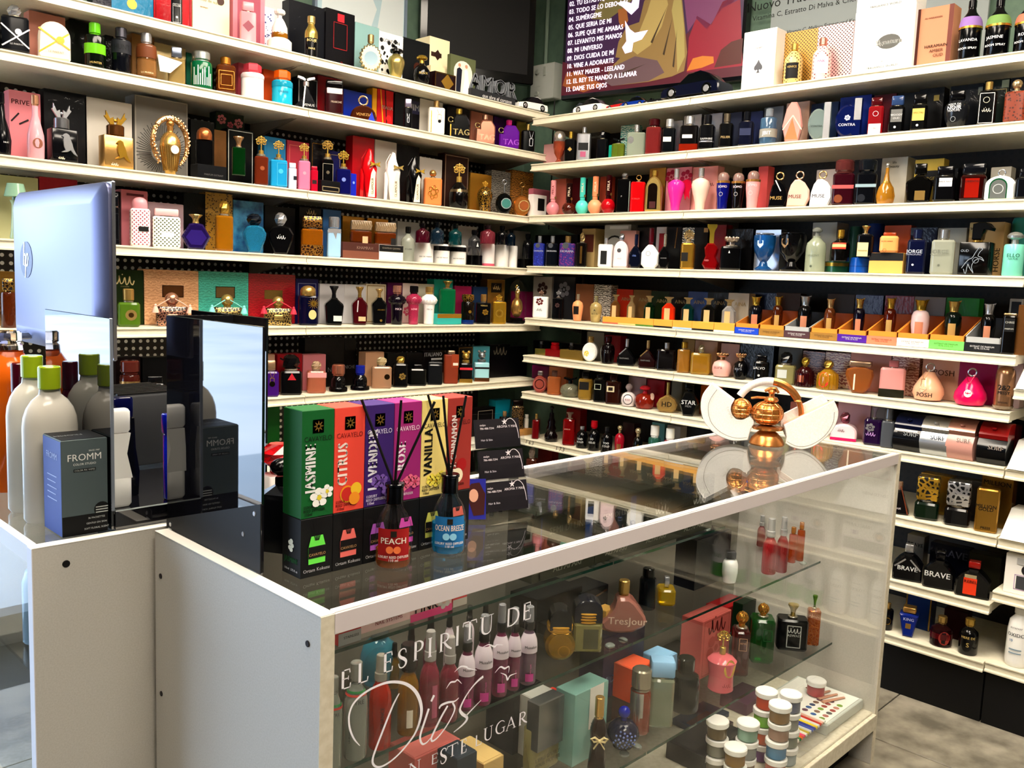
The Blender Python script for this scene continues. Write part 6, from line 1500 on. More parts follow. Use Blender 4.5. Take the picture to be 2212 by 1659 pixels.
('L:pear',2.862,.86,.945,-1.3374,.0923,.1133,.0923,'oE01868','ring .4 .24 mC8C8CC','hot pink pear flacon with ring handle|RF',0,[('chain',-.05,.34,.84,'mB03850'),('disc',-.05,.34,.12,'mD0B0A0')]),
('box',2.942,.774,.945,-1.5708,.067,.1327,.045,'pC8B0A8',None,'pale rose carton at the shelf end|RF',1),
('L:capsule',2.845,.764,.945,-1.361,.057,.1283,.057,'mB08868',None,'bronze capsule flacon lettered 2&2|RF',0,[('text','2&2',0,.52,.32,'p1A1210'),('text','MISSY',0,.4,.2,'p2A1C18'),('text','SENSUAL',0,.18,.1,'p1A1210'),('wrap',.02,.1,'gC8B8A0')]),
('box',2.942,2.675,.783,-1.5708,.1019,.1074,.045,'s7A1A5A',None,'purple carton in the corner|RG',1),
('F:disc3',2.848,2.608,.783,-.9776,.062,.0944,.04,'gD87868','box .35 .22 mB0A8A8','coral ring flacon leaning by the left shelf end|RG',0,[('ringd',0,.4,.34,'o2A1418'),('ringd',0,.4,.44,'gE09088')]),
('box',2.942,2.571,.783,-1.5708,.1027,.1116,.045,'pC8886A',None,'terracotta carton with grey stripe|RG',1),
('rect',2.851,2.527,.783,-.9906,.057,.1039,.05,'gD88850','box .4 .24 g8A6A60','peach glass flacon|RG',0),
('L:ball2',2.859,2.444,.783,-1.005,.0856,.0837,.0856,'gA8A890','bow .6 .34 o0E0E10','round clear flacon with black bow|RG',0),
('rect',2.852,2.352,.783,-1.0193,.0563,.1179,.055,'gC8A44A','box .55 .26 o0E0D0C','pale gold flacon with black cap|RG',0,[('plate',-.4,.3,.36,.64,'p1A1814')]),
('rect',2.849,2.27,.783,-1.0326,.0532,.1136,.05,'o0D0D0D','box .6 .16 o101010','black flacon with small square label|RG',0,[('frame',-.4,.1,.46,.66,'pC8D0B8')]),
('rect',2.851,2.203,.783,-1.0445,.0617,.1187,.05,'g4A1E10','box .5 .22 o3A1A10','brown glass flacon with cream label|RG',0,[('plate',-.4,.1,.42,.62,'pD8D0B0'),('plate',-.3,0,.46,.58,'p2A140C')]),
('box',2.942,2.137,.783,-1.5708,.0875,.1119,.045,'pB89C9C',None,'dusty rose carton|RG',1),
('L:ball2',2.847,2.122,.783,-1.0585,.0612,.0918,.0612,'oE4DADA','ball .6 .38 gD0C0C0','white round flacon with clear knob|RG',0,[('ringd',0,.32,.34,'p2A2A30'),('text','KISS',0,.32,.16,'pB08088')]),
('box',2.942,2.045,.783,-1.5708,.0844,.1098,.045,'s9A1A30',None,'crimson carton behind red beaded flacon|RG',1),
('L:ball2',2.857,2.05,.783,-1.0729,.0808,.0916,.0808,'gB83820','mush .55 .34 oC02838','red cut glass ball flacon|RG',0,[('disc',.5,.55,.16,'pE8C8B8')]),
('box',2.942,1.944,.783,-1.5708,.0482,.1145,.045,'p6A685C',None,'grey check carton|RG',1),
('F:drop3',2.852,1.939,.783,-1.0932,.0788,.1157,.045,'gC8A868','cyl .16 .42 mC8B068','gold oval flacon with long slim neck|RG',0,[('text','HD',0,.28,.3,'p2A2414')]),
('F:hex',2.857,1.843,.783,-1.1124,.0695,.1239,.06,'o0E1012','box .5 .24 o101214','black faceted flacon lettered STAR|RG',0,[('text','STAR',0,.42,.28,'pE8E8E8'),('text','MEN',0,.3,.14,'p909090')]),
('box',2.942,1.802,.783,-1.5708,.0666,.1114,.045,'pC86828',None,'orange banded carton|RG',1),
('F:diamond',2.844,1.76,.783,-1.1276,.0431,.0912,.045,'g3A6A28','box .4 .1 oC05018','green and orange jewel flacon|RG',0),
('box',2.947,1.416,.783,-1.5708,.1006,.0935,.045,'pA86858',None,'terracotta carton behind the handbag shaped flacon|RG',1),
('box',2.947,1.316,.783,-1.5708,.0929,.1058,.045,'p8A4030',None,'rust carton behind the handbag shaped flacon|RG',1),
('box',2.942,1.234,.783,-1.5708,.1114,.1177,.045,'pC49AA0',None,'dusty pink carton behind half moon flacon|RG',1),
('F:moon',2.856,1.234,.783,-1.2445,.0812,.0909,.06,'oF4D8DC','facet .4 .4 m9A5A68','white pink half moon flacon with black script|RG',0,[('plate',-.5,.5,0,.1,'oD0286A'),('squig',-.1,.36,.16,'p303030')]),
('box',2.942,1.153,.783,-1.5708,.0437,.1165,.045,'p8A8078',None,'taupe carton behind purple flacon|RG',1),
('rect',2.851,1.136,.783,-1.2675,.0574,.1197,.06,'g3A1058','flare .3 .3 gC8B8C8','purple glass flacon with silver rosette|RG',0,[('blossom',-.15,.48,.3,'mC0C0C8'),('squig',-.1,.3,.3,'pC8A0D8')]),
('rect',2.844,1.087,.783,-1.2788,.0383,.1245,.05,'o5A5E64','cyl .7 .32 m8A8E94','grey steel flacon|RG',0),
('surf',2.851,1.017,.783,-1.5708,.0821,.1121,.07,'o0D0F14','o121A3A','black surf flacon with arched lid|RG',0,[('text','SURF',.15,.5,.2,'pE0E4E8'),('plate',-.42,.4,.56,.62,'pE8E8E8')]),
('surf',2.851,.937,.783,-1.5708,.0807,.1136,.07,'mB0B4B8','mC0BCB4','silver surf flacon with arched lid|RG',0,[('text','SURF',.15,.5,.2,'p50545C')]),
('surf',2.851,.862,.783,-1.5708,.0764,.1183,.07,'oC89A90','mC89888','pink glass surf flacon with arched lid|RG',0,[('text','SURF',.15,.5,.2,'pE8D0C8')]),
('surf',2.851,.774,.783,-1.5708,.0782,.1197,.07,'o0C0E12','o8A1818','black with red lid surf flacon with arched lid|RG',0,[('text','SURF',.15,.42,.2,'pE8D8D0')]),
('box',2.947,.762,.783,-1.5708,.0491,.1114,.045,'s4A0E14',None,'dark red carton at the shelf end|RG',1),
('rect',2.844,2.617,.577,-.9757,.0303,.1095,.05,'o6A0E14','cyl .4 .24 mC8A868','slim red flacon in the corner|RH',0),
('L:drip',2.846,2.529,.577,-.9895,.059,.1568,.059,'o120A0C','ball .3 .2 o101010','black swirl tower flacon|RH',0),
('box',2.942,2.469,.577,-1.5708,.0795,.1426,.045,'s8A0C10',None,'bright red carton|RH',1),
('rect',2.849,2.428,.577,-1.0063,.0521,.1397,.05,'gA80C14','flare .6 .2 gC8B0A0','red glass flacon with clear stopper|RH',0,[('text','AMOUR',-.1,.5,.12,'pE0C0B0')]),
('L:apoth',2.844,2.352,.577,-1.018,.0494,.0912,.0494,'o0D0D10','cyl .4 .16 mB8B8BC','black bottle with white letters left of red capped one|RH',0,[('text','BAD',-.1,.44,.2,'pD8D8D8'),('text','BOLD',-.1,.3,.2,'pD8D8D8')]),
('L:apoth',2.844,2.288,.577,-1.0289,.0509,.1242,.0509,'o0C0D10','cyl .55 .26 oB01424','black bottle with red cap|RH',0,[('text','SO',-.1,.4,.2,'pD8D8D8'),('text','GELO',-.1,.28,.2,'pD8D8D8')]),
('L:apoth',2.844,2.219,.577,-1.0408,.0491,.1077,.0491,'o0D0D10','cyl .4 .2 o202024','black bottle with white letters right of red capped one|RH',0,[('text','TOO',0,.4,.2,'pD8D8D8'),('text','COLD',0,.28,.2,'pD8D8D8')]),
('box',2.942,2.168,.577,-1.5708,.0583,.1239,.045,'s3A1014',None,'dark maroon carton|RH',1),
('L:slim',2.844,2.154,.577,-1.0522,.0421,.1231,.0421,'oA01830','ball .5 .26 mC8B890','red capsule flacon with gold ball cap|RH',0,[('plate',-.2,.2,.1,.4,'mC88A60')]),
('L:slim',2.844,2.063,.577,-1.0688,.0403,.1259,.0403,'o0E0E10','ball .6 .28 mD0C0A0','black flacon with gold ball cap and charm|RH',0,[('chain',.1,.2,.7,'mC9A24A')]),
('box',2.942,2.021,.577,-1.5708,.0611,.1445,.045,'s5A8A8C',None,'teal grey carton|RH',1),
('cyl',2.844,1.983,.577,-1.0838,.0486,.1474,.0486,'g4A8A78','cyl .7 .32 oF0F0EC','mint bottle with white cap|RH',0,[('plate',-.3,.1,.1,.36,'pF0F0F0')]),
('box',2.942,1.947,.577,-1.5708,.0629,.1438,.045,'p8A8480',None,'grey carton behind pink white capped bottle|RH',1),
('cyl',2.844,1.911,.577,-1.0975,.0448,.1468,.0448,'gC85A68','cyl .75 .32 oF0F0EC','pink bottle with white cap|RH',0),
('F:triangle',2.847,1.034,.577,-1.292,.0624,.102,.05,'o121014','cyl .25 .25 mC8A890','black triangular flacon with copper edge|RH',0,[('stripe',.06,.9,.47,.03,'mB06A50'),('text','Tout',-.05,.2,.16,'pD8D0D0')]),
('box',2.957,.957,.577,-1.5708,.0944,.1262,.045,'mC8A858',None,'gold carton behind gold net flacon|RH',1),
('rect',2.852,.95,.577,-1.3135,.069,.1331,.06,'o0E2416','box .92 .6 xnet:D8B048:0E0E0C','dark green flacon in gold net sleeve|RH',0),
('box',2.957,.865,.577,-1.5708,.0845,.1269,.045,'m8A8A8C',None,'grey carton behind silver net flacon|RH',1),
('rect',2.852,.86,.577,-1.3365,.0709,.1352,.06,'o0E0E12','box .92 .6 xnet:D0D0D4:0C0C0E','black flacon in silver net sleeve|RH',0),
('box',2.937,.775,.577,-1.5708,.0868,.1564,.045,'m9A7A3A',None,'gold carton lettered MILLION|RH',1,[('text','MILLION',0,.86,.2,'p2A1C0A')]),
('rect',2.844,.776,.577,-1.3576,.0618,.13,.04,'mA8823A',None,'gold bar flacon lettered MILLION|RH',0,[('text','MILLION',-.05,.6,.2,'p1A1208'),('text','GOLD',-.05,.53,.2,'p1A1208'),('text','PRESS',0,.1,.14,'p1A1208')]),
('box',2.927,2.612,.37,-1.5708,.0843,.1492,.045,'s5A1A18',None,'maroon carton low in the corner|RI',1),
('rect',2.849,2.638,.37,-.9731,.0488,.1595,.05,'g7A4030','facet .6 .3 gC8B8B0','copper glass flacon low in the corner|RI',0),
('box',2.957,1.002,.37,-1.5708,.0532,.1243,.045,'m8A8884',None,'silver carton lettered BRAVE|RI',1,[('text','BRAVE',0,.75,.28,'p1A1A1C')]),
('F:shoulder3',2.854,.99,.37,-1.3037,.086,.1131,.06,'o0D0E12','box .3 .24 mC0C0C0','black flacon lettered BRAVE with silver shoulders|RI',0,[('text','BRAVE',0,.36,.2,'pE8E8E8'),('stripe',-.44,.38,-.08,.62,'mC8C8CC'),('stripe',.44,.34,.08,.62,'mC8C8CC')]),
('box',2.957,.897,.37,-1.5708,.1163,.1143,.045,'s14162A',None,'navy carton lettered BRAVE|RI',1,[('text','BRAVE',.05,.78,.24,'p8A8C98')]),
('F:shoulder3',2.854,.895,.37,-1.3276,.0884,.1122,.06,'o0B0B0E','box .3 .22 o101014','all black flacon lettered BRAVE|RI',0,[('text','BRAVE',-.05,.4,.24,'pE8E8E8')]),
('box',2.957,.796,.37,-1.5708,.0972,.1105,.045,'s3A3A2C',None,'olive grey carton at shelf end|RI',1),
('F:shoulder3',2.854,.797,.37,-1.3528,.0946,.1061,.06,'o0B0B0D','box .34 .2 o9A2018','black flacon with orange red plate|RI',0,[('plate',-.26,.12,.08,.56,'oE04820'),('plate',-.24,.1,.56,.66,'mD8C8A8'),('text','REBEL',-.06,.46,.12,'p2A1008')]),
('cyl',2.844,1.038,.192,-1.2907,.0389,.0865,.0389,'o0E0E10','cyl .5 .24 mC8A868','black and gold bottle beside the counter|RJ',0,[('ringd',.1,.36,.3,'mC9A24A')]),
('box',2.947,.971,.192,-1.5708,.0812,.1079,.045,'s1E3A70',None,'blue carton edged in gold|RJ',1,[('stripe',-.46,.02,-.46,.98,'mC9A24A'),('stripe',.46,.02,.46,.98,'mC9A24A')]),
('F:trap',2.846,.969,.192,-1.3082,.0555,.0934,.05,'o122E86','box .7 .2 mC8A060','blue trapezoid flacon with gold cap|RJ',0,[('plate',-.14,.14,.3,.48,'mB89858'),('text','KING',0,.62,.2,'pC8D0F0')]),
('box',2.947,.857,.192,-1.5708,.0687,.0945,.045,'s3A1014',None,'dark maroon carton on bottom shelf|RJ',1),
('L:apoth',2.849,.871,.192,-1.3334,.065,.0912,.065,'o2A0C10','cyl .42 .26 mC8A868','dark red bottle with oval label and gold cap|RJ',0,[('oval',.18,.32,.26,'p9A3A30'),('wrap',.26,.46,'o5A1018')]),
('L:apoth',2.844,.791,.192,-1.3539,.055,.1089,.055,'o0E0E0F','cyl .5 .22 mC8A858','black bottle with gold letters and gold cap|RJ',0,[('text','HERE DE',0,.5,.16,'pC8B070'),('text','S',0,.3,.3,'pC8B070')]),
('box',.788,1.13,.683,0,.0432,.0399,.05,'pC83A40',None,'red and grey razor blade pack on top showcase shelf','razor_blade_pack/box',[('plate',-.5,.5,0,.5,'pB0B0AE'),('text','DORCO',-.1,.82,.14,'pF0F0F0'),('text','STAINLESS',.05,.3,.12,'p303030')]),
('box',.86,1.125,.683,0,.1071,.047,.03,'pE8C8C4',None,'pale pink nail systems pack on top showcase shelf','nail_pack/box',[('text','Soft Touch',-.05,.62,.14,'pC85A70'),('text','NAIL SYSTEMS',.08,.36,.07,'p9A2438'),('plate',-.5,.5,0,.16,'pB8B0A4')]),
('box',.96,1.125,.683,0,.0932,.0444,.03,'pE0B8B0',None,'pink powder pack lettered DARK PINK on showcase shelf','nail_pack/box',[('text','DARK',-.15,.72,.22,'p2A1A1C'),('text','PINK',-.12,.46,.22,'p1A0A0C'),('plate',-.5,.5,0,.3,'pD84A84'),('blossom',.3,.5,.2,'pC8C0B8')]),
('box',1.031,1.13,.683,0,.0334,.0342,.03,'pC8484A',None,'small red striped pack on top showcase shelf','nail_pack/box',[('plate',-.5,.5,0,.4,'pC0B8AC')]),
('box',1.224,1.145,.683,0,.0227,.135,.07,'s3A3B30',None,'first dark olive serum box from the left on top showcase shelf','serum_box/box',[('text','SEMI DI LINO',0,.72,.1,'pA8A898'),('text','Essential Oil',0,.4,.08,'pA0A090'),('text','ALFAPARF',0,.14,.1,'pA8A898'),('plate',.28,.42,.2,.95,'p28508A')]),
('box',1.317,1.145,.683,0,.1695,.135,.07,'s3A3B30',None,'second dark olive serum box from the left on top showcase shelf','serum_box/box',[('text','SEMI DI LINO',0,.72,.1,'pA8A898'),('text','Essential Oil',0,.4,.08,'pA0A090'),('text','ALFAPARF',0,.14,.1,'pA8A898'),('plate',.28,.42,.2,.95,'p28508A')]),
('box',1.475,1.145,.683,0,.1437,.135,.07,'s3A3B30',None,'third dark olive serum box from the left on top showcase shelf','serum_box/box',[('text','SEMI DI LINO',0,.72,.1,'pA8A898'),('text','Essential Oil',0,.4,.08,'pA0A090'),('text','ALFAPARF',0,.14,.1,'pA8A898'),('plate',.28,.42,.2,.95,'p28508A')]),
('box',1.62,1.145,.683,0,.147,.135,.07,'s3A3B30',None,'fourth dark olive serum box from the left on top showcase shelf','serum_box/box',[('text','SEMI DI LINO',0,.72,.1,'pA8A898'),('text','Essential Oil',0,.4,.08,'pA0A090'),('text','ALFAPARF',0,.14,.1,'pA8A898'),('squig',.1,.6,.2,'pD8D8D0')]),
('box',1.773,1.145,.683,0,.1602,.135,.07,'s3A3B30',None,'fifth dark olive serum box from the left on top showcase shelf','serum_box/box',[('text','SEMI DI LINO',0,.72,.1,'pA8A898'),('text','Essential Oil',0,.4,.08,'pA0A090'),('text','ALFAPARF',0,.14,.1,'pA8A898'),('squig',.1,.6,.2,'pD8D8D0')]),
('L:hair',.767,1.056,.524,-.534,.0371,.1518,.0371,'gC0C4BC','cyl .5 .22 gB8B8B0','frosted serum bottle lettered TRE in showcase','hair_bottle/bottle',[('text','TRE',.1,.62,.22,'p505050'),('band',.7,.72,'p3A8A50'),('band',.67,.69,'pC04A40'),('textv','LA-BRASILIANA',-.3,.3,.1,'p303430')]),
('L:hair',.723,1.051,.524,-.5121,.0268,.1433,.0268,'gB8BEB4','cyl .5 .18 gB8B8B0','second frosted serum bottle beside the white end panel in showcase','hair_bottle/bottle',[('text','TRE',.1,.62,.22,'p505050'),('band',.7,.72,'p3A8A50'),('band',.67,.69,'pC04A40')]),
('L:hair',.813,1.055,.524,-.5582,.0359,.1507,.0359,'gD83A10','pump .55 .28 gC8C4B8','orange red hair oil bottle lettered NUANCE in showcase','hair_bottle/bottle',[('textv','NUANCE',.05,.36,.2,'p2A0A06')]),
('L:hair',.873,1.06,.524,-.5858,.0347,.1501,.0347,'gB88A28','cyl .8 .3 o0E0E10','amber hair oil bottle with black cap in showcase','hair_bottle/bottle',[('plate',-.1,.2,.1,.3,'pE0D8C8')]),
('L:hair',.917,1.059,.524,-.6066,.0337,.161,.0337,'gB85468','pump .6 .32 gD0CCC8','first rose hair bottle with clear pump in showcase','hair_bottle/bottle',[('plate',.1,.4,.1,.45,'pB86A80')]),
('L:hair',.952,1.049,.524,-.6266,.0337,.1448,.0337,'gB04A60','pump .6 .32 gD0CCC8','second rose hair bottle with clear pump in showcase','hair_bottle/bottle',[('text','TRAS',0,.2,.2,'p303030')]),
('L:hair',.999,1.057,.524,-.6435,.0279,.1489,.0279,'gB0507E','pump .62 .3 o0C0C0E','leftmost of the pink liquid crystal hair bottles with black sprayer in showcase','hair_bottle/bottle',[('wrapx',.42,.66,'oE0D4DC'),('text','Musalon',.1,.5,.2,'p303030'),('textv','cristallina liquida',.1,.2,.1,'pE080B0'),('plate',-.2,.3,.06,.16,'pD050A0')]),
('L:hair',1.035,1.053,.524,-.6605,.0318,.1602,.0318,'gB0507E','pump .62 .3 o0C0C0E','second of the pink liquid crystal hair bottles with black sprayer in showcase','hair_bottle/bottle',[('wrapx',.42,.66,'oE0D4DC'),('text','Musalon',.1,.5,.2,'p303030'),('textv','cristallina liquida',.1,.2,.1,'pE080B0'),('plate',-.2,.3,.06,.16,'pD050A0')]),
('L:hair',1.08,1.056,.524,-.6769,.0282,.1677,.0282,'gB0507E','pump .62 .3 o0C0C0E','third of the pink liquid crystal hair bottles with black sprayer in showcase','hair_bottle/bottle',[('wrapx',.42,.66,'oE0D4DC'),('text','Musalon',.1,.5,.2,'p303030'),('textv','cristallina liquida',.1,.2,.1,'pE080B0'),('plate',-.2,.3,.06,.16,'pD050A0')]),
('L:hair',1.115,1.056,.524,-.6906,.0243,.1529,.0243,'gB0507E','pump .62 .3 o0C0C0E','fourth of the pink liquid crystal hair bottles with black sprayer in showcase','hair_bottle/bottle',[('wrapx',.42,.66,'oE0D4DC'),('text','Musalon',.1,.5,.2,'p303030'),('textv','cristallina liquida',.1,.2,.1,'pE080B0'),('plate',-.2,.3,.06,.16,'pD050A0')]),
('L:hair',1.153,1.056,.524,-.7049,.0311,.1464,.0311,'gA888A0','pump .62 .3 o0C0C0E','rightmost of the pink liquid crystal hair bottles with black sprayer in showcase','hair_bottle/bottle',[('wrapx',.42,.66,'oE0D4DC'),('text','Musalon',.1,.5,.2,'p303030'),('textv','cristallina liquida',.1,.2,.1,'pE080B0'),('plate',-.2,.3,.06,.16,'pD050A0')]),
('L:hair',.954,1.2,.524,-.5709,.0193,.0832,.0193,'gB08A30','pump .6 .3 o101012','far left bottle of the back row in showcase left half','hair_bottle/bottle'),
('L:hair',.992,1.2,.524,-.5872,.0221,.1085,.0221,'gA0A098','pump .6 .3 o101012','second bottle of the back row in showcase left half','hair_bottle/bottle'),
('L:hair',1.038,1.2,.524,-.6063,.025,.1121,.025,'gB05070','pump .6 .3 o101012','third bottle of the back row in showcase left half','hair_bottle/bottle'),
('L:hair',1.085,1.2,.524,-.6248,.0204,.1137,.0204,'oD8C8D0','pump .6 .3 o101012','fourth bottle of the back row in showcase left half','hair_bottle/bottle'),
('L:hair',1.137,1.2,.524,-.6447,.0209,.109,.0209,'oD8C8D0','pump .6 .3 o101012','fifth bottle of the back row in showcase left half','hair_bottle/bottle'),
('L:hair',1.18,1.2,.524,-.6606,.0213,.104,.0213,'oD8C8D0','pump .6 .3 o101012','far right bottle of the back row in showcase left half','hair_bottle/bottle'),
('L:ball2',.942,1.23,.524,-.5555,.0686,.1119,.0686,'g58B0C8','cyl .5 .2 gC0D0D4','clear blue cotton jar at the back of showcase','glass_jar/jar'),
('box',1.353,1.2,.524,0,.0326,.0244,.05,'s141414',None,'black box with silver AURA label in showcase',1,[('plate',0,.5,.1,.24,'p8A8A88'),('text','AURA',.24,.17,.2,'p202020')]),
('F:egg',1.283,1.094,.524,-.7352,.0594,.1042,.05,'mA8842C','fan .72 .42 o14161A','amber egg flacon with gold banded black cap in showcase',0,[('bandf',.54,.66,'oC89A40'),('ringd',.12,.2,.2,'mC8A040')]),
('F:slab',1.356,1.084,.524,-.762,.058,.1088,.05,'gC8C080','fan .98 .44 o14182A','square yellow flacon with gold banded cap in showcase',0,[('bandf',.55,.76,'oC89A40'),('plate',-.16,.36,.08,.46,'g7A7A58')]),
('F:pearl',1.492,1.096,.524,-.7966,.0982,.1111,.05,'oA87468','cyl .24 .3 mC8A868','pear flacon lettered TresJour in showcase',0,[('text','TresJour',.1,.26,.2,'pF0D8C8')]),
('cyl',1.64,1.138,.524,-.8194,.0389,.0958,.0389,'o101418','cyl .7 .24 o0C0E10','tall black bottle behind the pear flacon in showcase',0),
('rect',1.704,1.13,.524,-.8376,.0404,.0633,.05,'gD8B818','box .28 .4 mC8C8CC','yellow square flacon with silver cap in showcase',0),
('box',1.405,1.24,.524,0,.1464,.0716,.08,'s1A1A1C',None,'wide black carton behind gold flacons in showcase',1),
('box',1.517,1.23,.524,0,.097,.0581,.07,'s17171B',None,'black shrink wrapped carton with bronze stripe in showcase',1,[('stripe',-.1,.62,.46,.8,'m8A6848')]),
('box',1.475,1.13,.524,0,.0325,.044,.03,'pD0A858',None,'tan triangle patterned carton behind pear flacon in showcase',1,[('tri',-.4,.05,.4,.7,'p6A4A20')]),
('box',1.905,1.16,.524,0,.1602,.1269,.06,'s1A1A20',None,'dark carton at showcase right with sheen',1),
('L:oval',1.955,1.11,.524,-.8964,.0408,.0809,.0408,'oF0F0EE','box .6 .24 o1A1A1C','white smooth flacon with black cap in showcase',0),
('F:hex',2.031,1.199,.524,-.8819,.0283,.0539,.012,'mC8A868',None,'gold hexagonal hang tag in showcase','hang_tag/tag'),
('L:hair',2.103,1.081,.524,-.9317,.0385,.1483,.0385,'gC83A40','pump .6 .34 gD0D0D0','left red hair serum with clear sprayer in showcase','hair_bottle/bottle'),
('L:hair',2.141,1.065,.524,-.9429,.0311,.1495,.0311,'gC02A34','pump .6 .34 gD0D0D0','right red hair serum with clear sprayer in showcase','hair_bottle/bottle'),
('L:hair',2.314,1.22,.524,-.9227,.0239,.091,.0239,'gB04A48','pump .6 .34 gD0D0D0','rear red hair serum with clear sprayer in showcase','hair_bottle/bottle'),
('cyl',2.241,1.086,.524,-.9517,.0217,.0993,.0217,'gC8581C','cyl .6 .2 gD89848','left orange glass vial by showcase end panel',0),
('cyl',2.274,1.079,.524,-.9584,.0208,.1089,.0208,'gD06A20','cyl .6 .2 gD89848','right orange glass vial by showcase end panel',0),
('box',1.271,1.2,.305,0,.0785,.1345,.08,'p20242C',None,'black pentagon topped carton low in showcase',1),
('box',.946,1.1,.305,0,.1014,.1608,.07,'pC8706A',None,'coral embossed carton low in showcase',1),
('box',.958,1.03,.305,0,.0441,.1697,.05,'p34404A',None,'slate carton lettered ETERNITY low in showcase',1,[('text','ETERNITY',0,.66,.17,'pD0D4D0'),('text','FOR WOMEN',0,.56,.07,'pB0B4B0')]),
('box',1.062,1.09,.305,0,.0497,.1061,.09,'pC8AC74',None,'open kraft carton low in showcase',1),
('box',1.279,1.14,.305,0,.063,.1291,.05,'pB8B6B0',None,'white grey carton lettered ISSEY MIYAKE in showcase',1,[('text','ISSEY MIYAKE',-.05,.86,.11,'p303030'),('text',"L'EAU",-.1,.42,.13,'p303030'),('text','POUR',-.1,.34,.13,'p303030')]),
('slabcap',1.246,1.096,.305,0,.0812,.1507,.035,'gC8BC88','m8A8C8C','pale yellow tall flacon with grey slab cap in showcase',0,[('text',"L'EAU D'ISSEY",0,.2,.12,'p504830'),('text','POUR HOMME',0,.13,.12,'p504830')]),
('box',1.321,1.12,.305,0,.0133,.1231,.05,'pC8341C',None,'red orange carton behind slab cap flacon in showcase',1),
('box',1.341,1.075,.305,0,.1045,.1516,.05,'o8AB0A8',None,'mint mirrored carton with white centre panel in showcase',1,[('plate',-.06,.36,.42,1,'pE0DCD4'),('squig',.12,.5,.14,'p404040')]),
('L:wine',1.323,1.015,.305,-.7788,.0386,.1512,.0386,'o2A140C','cyl .48 .3 mC8A868','dark brown flacon with gold neck and cream bow in showcase',0,[('bowd',0,.46,.7,'pE0D0A0')]),
('L:globe2',1.431,1.033,.305,-.8036,.0676,.0892,.0676,'o14183A','ball .4 .34 o1A28A0','deep blue studded ball flacon with round stopper in showcase',0,[('beads',0,.3,.36,'o8090C8')]),
('box',1.634,1.225,.305,0,.157,.15,.07,'s3A3458',None,'iridescent purple blue carton lettered MIDNIGHT in showcase',1,[('text','MIDNIGHT',-.1,.3,.14,'p9AA8C8')]),
('cyl',1.511,1.05,.305,-.8191,.044,.1419,.044,'gC06040','cyl .98 .34 mB0A898','coral flacon half sleeved in silver in showcase',0,[('wrapl',0,.66,'mC0C0BC')]),
('box',1.634,1.16,.305,0,.0739,.0828,.06,'pD86038',None,'orange carton behind coral flacon in showcase',1),
('box',1.752,1.17,.305,0,.0652,.0686,.06,'p90B8D8',None,'pale blue carton with facet print in showcase',1),
('rect',1.572,1.04,.305,-.8381,.0547,.1483,.045,'gB8C0A8','box .96 .26 pA0C8E8','tall pale glass flacon with light blue cube cap in showcase',0),
('box',1.875,1.2,.305,0,.1036,.0346,.07,'s2A2A26',None,'dark carton with white end in showcase',1,[('plate',0,.5,.3,1,'pA8A49A')]),
('L:canteen',1.674,1.044,.305,-.8611,.0661,.1224,.0661,'o20221C','cyl .6 .3 o26281F','dark olive canteen flacon with strap loop in showcase',0),
('box',1.893,1.13,.305,0,.1325,.1484,.06,'pD0706A',None,'tall salmon carton with arabic title and medallion in showcase',1,[('frame',-.44,.44,.03,.97,'pB05850'),('squig',0,.82,.36,'p6A1A18'),('blossom',0,.45,.4,'pB85048')]),
('box',2.182,1.24,.305,0,.1262,.0769,.06,'sA01420',None,'crimson carton behind salmon one in showcase',1),
('box',2.172,1.18,.305,0,.0731,.0992,.03,'s0E2A14',None,'dark green carton at the back of showcase',1),
('L:dress',1.825,1.04,.305,-.8947,.0712,.1464,.0712,'oE07880','crown .42 .4 mD8B868','salmon quilted flacon with gold coral stopper in showcase',0,[('oval',.25,.42,.24,'mD8B058'),('squig',.15,.14,.18,'pA84048')]),
('rect',1.945,1.06,.305,-.9111,.0394,.159,.055,'g6A1814','crown2 .8 .28 mD0A050','dark red flacon with gold crown stopper in showcase',0,[('frame',-.2,.3,.42,.62,'pD0A888'),('text','REVE',.05,.54,.14,'pD0A888')]),
('rect',2.058,1.063,.305,-.9298,.0601,.1525,.06,'g1A6A28','crown2 .5 .24 mD0A050','emerald hammered flacon with gold crown stopper in showcase',0,[('frame',0,.36,.4,.6,'p2A6A38')]),
('rect',2.192,1.046,.305,-.9566,.08,.1224,.05,'o0C0C0E','flare .36 .3 mC8B068','black square flacon with silver frame in showcase',0,[('frame',-.2,.26,.08,.58,'pC8C8C4'),('squig',.03,.46,.24,'pD0D0CC'),('text','ASWAD',.03,.36,.1,'pD0D0CC')]),
('rect',2.264,1.02,.305,-.9754,.0338,.1375,.03,'xfil:C87838:8A4418','flare .4 .28 m6A7A2A','copper glitter flacon with green urn stopper in showcase',0),
('box',1.797,1.053,.147,0,.1837,.045,.1,'p22242A',None,'black bleaching powder box lying on showcase deck','powder_box/box',[('text','BLACK BLEACHING POWDER',0,.7,.07,'pC8C8C8')]),
('box',2.096,1.12,.147,0,.114,.0323,.08,'p6A3A5A',None,'plum carton at the back of showcase deck','nail_pack/box'),
('box',1.908,1.11,.147,0,.0952,.0179,.08,'p4A2A34',None,'brown hair dye box on showcase deck','nail_pack/box'),
('box',1.927,1.149,.147,0,.1475,.0151,.08,'p1E3A5A',None,'blue hair dye box on showcase deck','nail_pack/box'),
]
def norm(i):
 n=('perfume_bottle/bottle','perfume_carton/box')[i[11]]if i[11]in (0,1)else i[11]
 r=list(i[12:])
 d=r.pop(0)if r and not isinstance(r[0],dict)else 0
 return i[:11]+tuple(n.split('/'))+(d,r[0]if r else {})
ITEMS=[norm(i)for i in ITEMS]
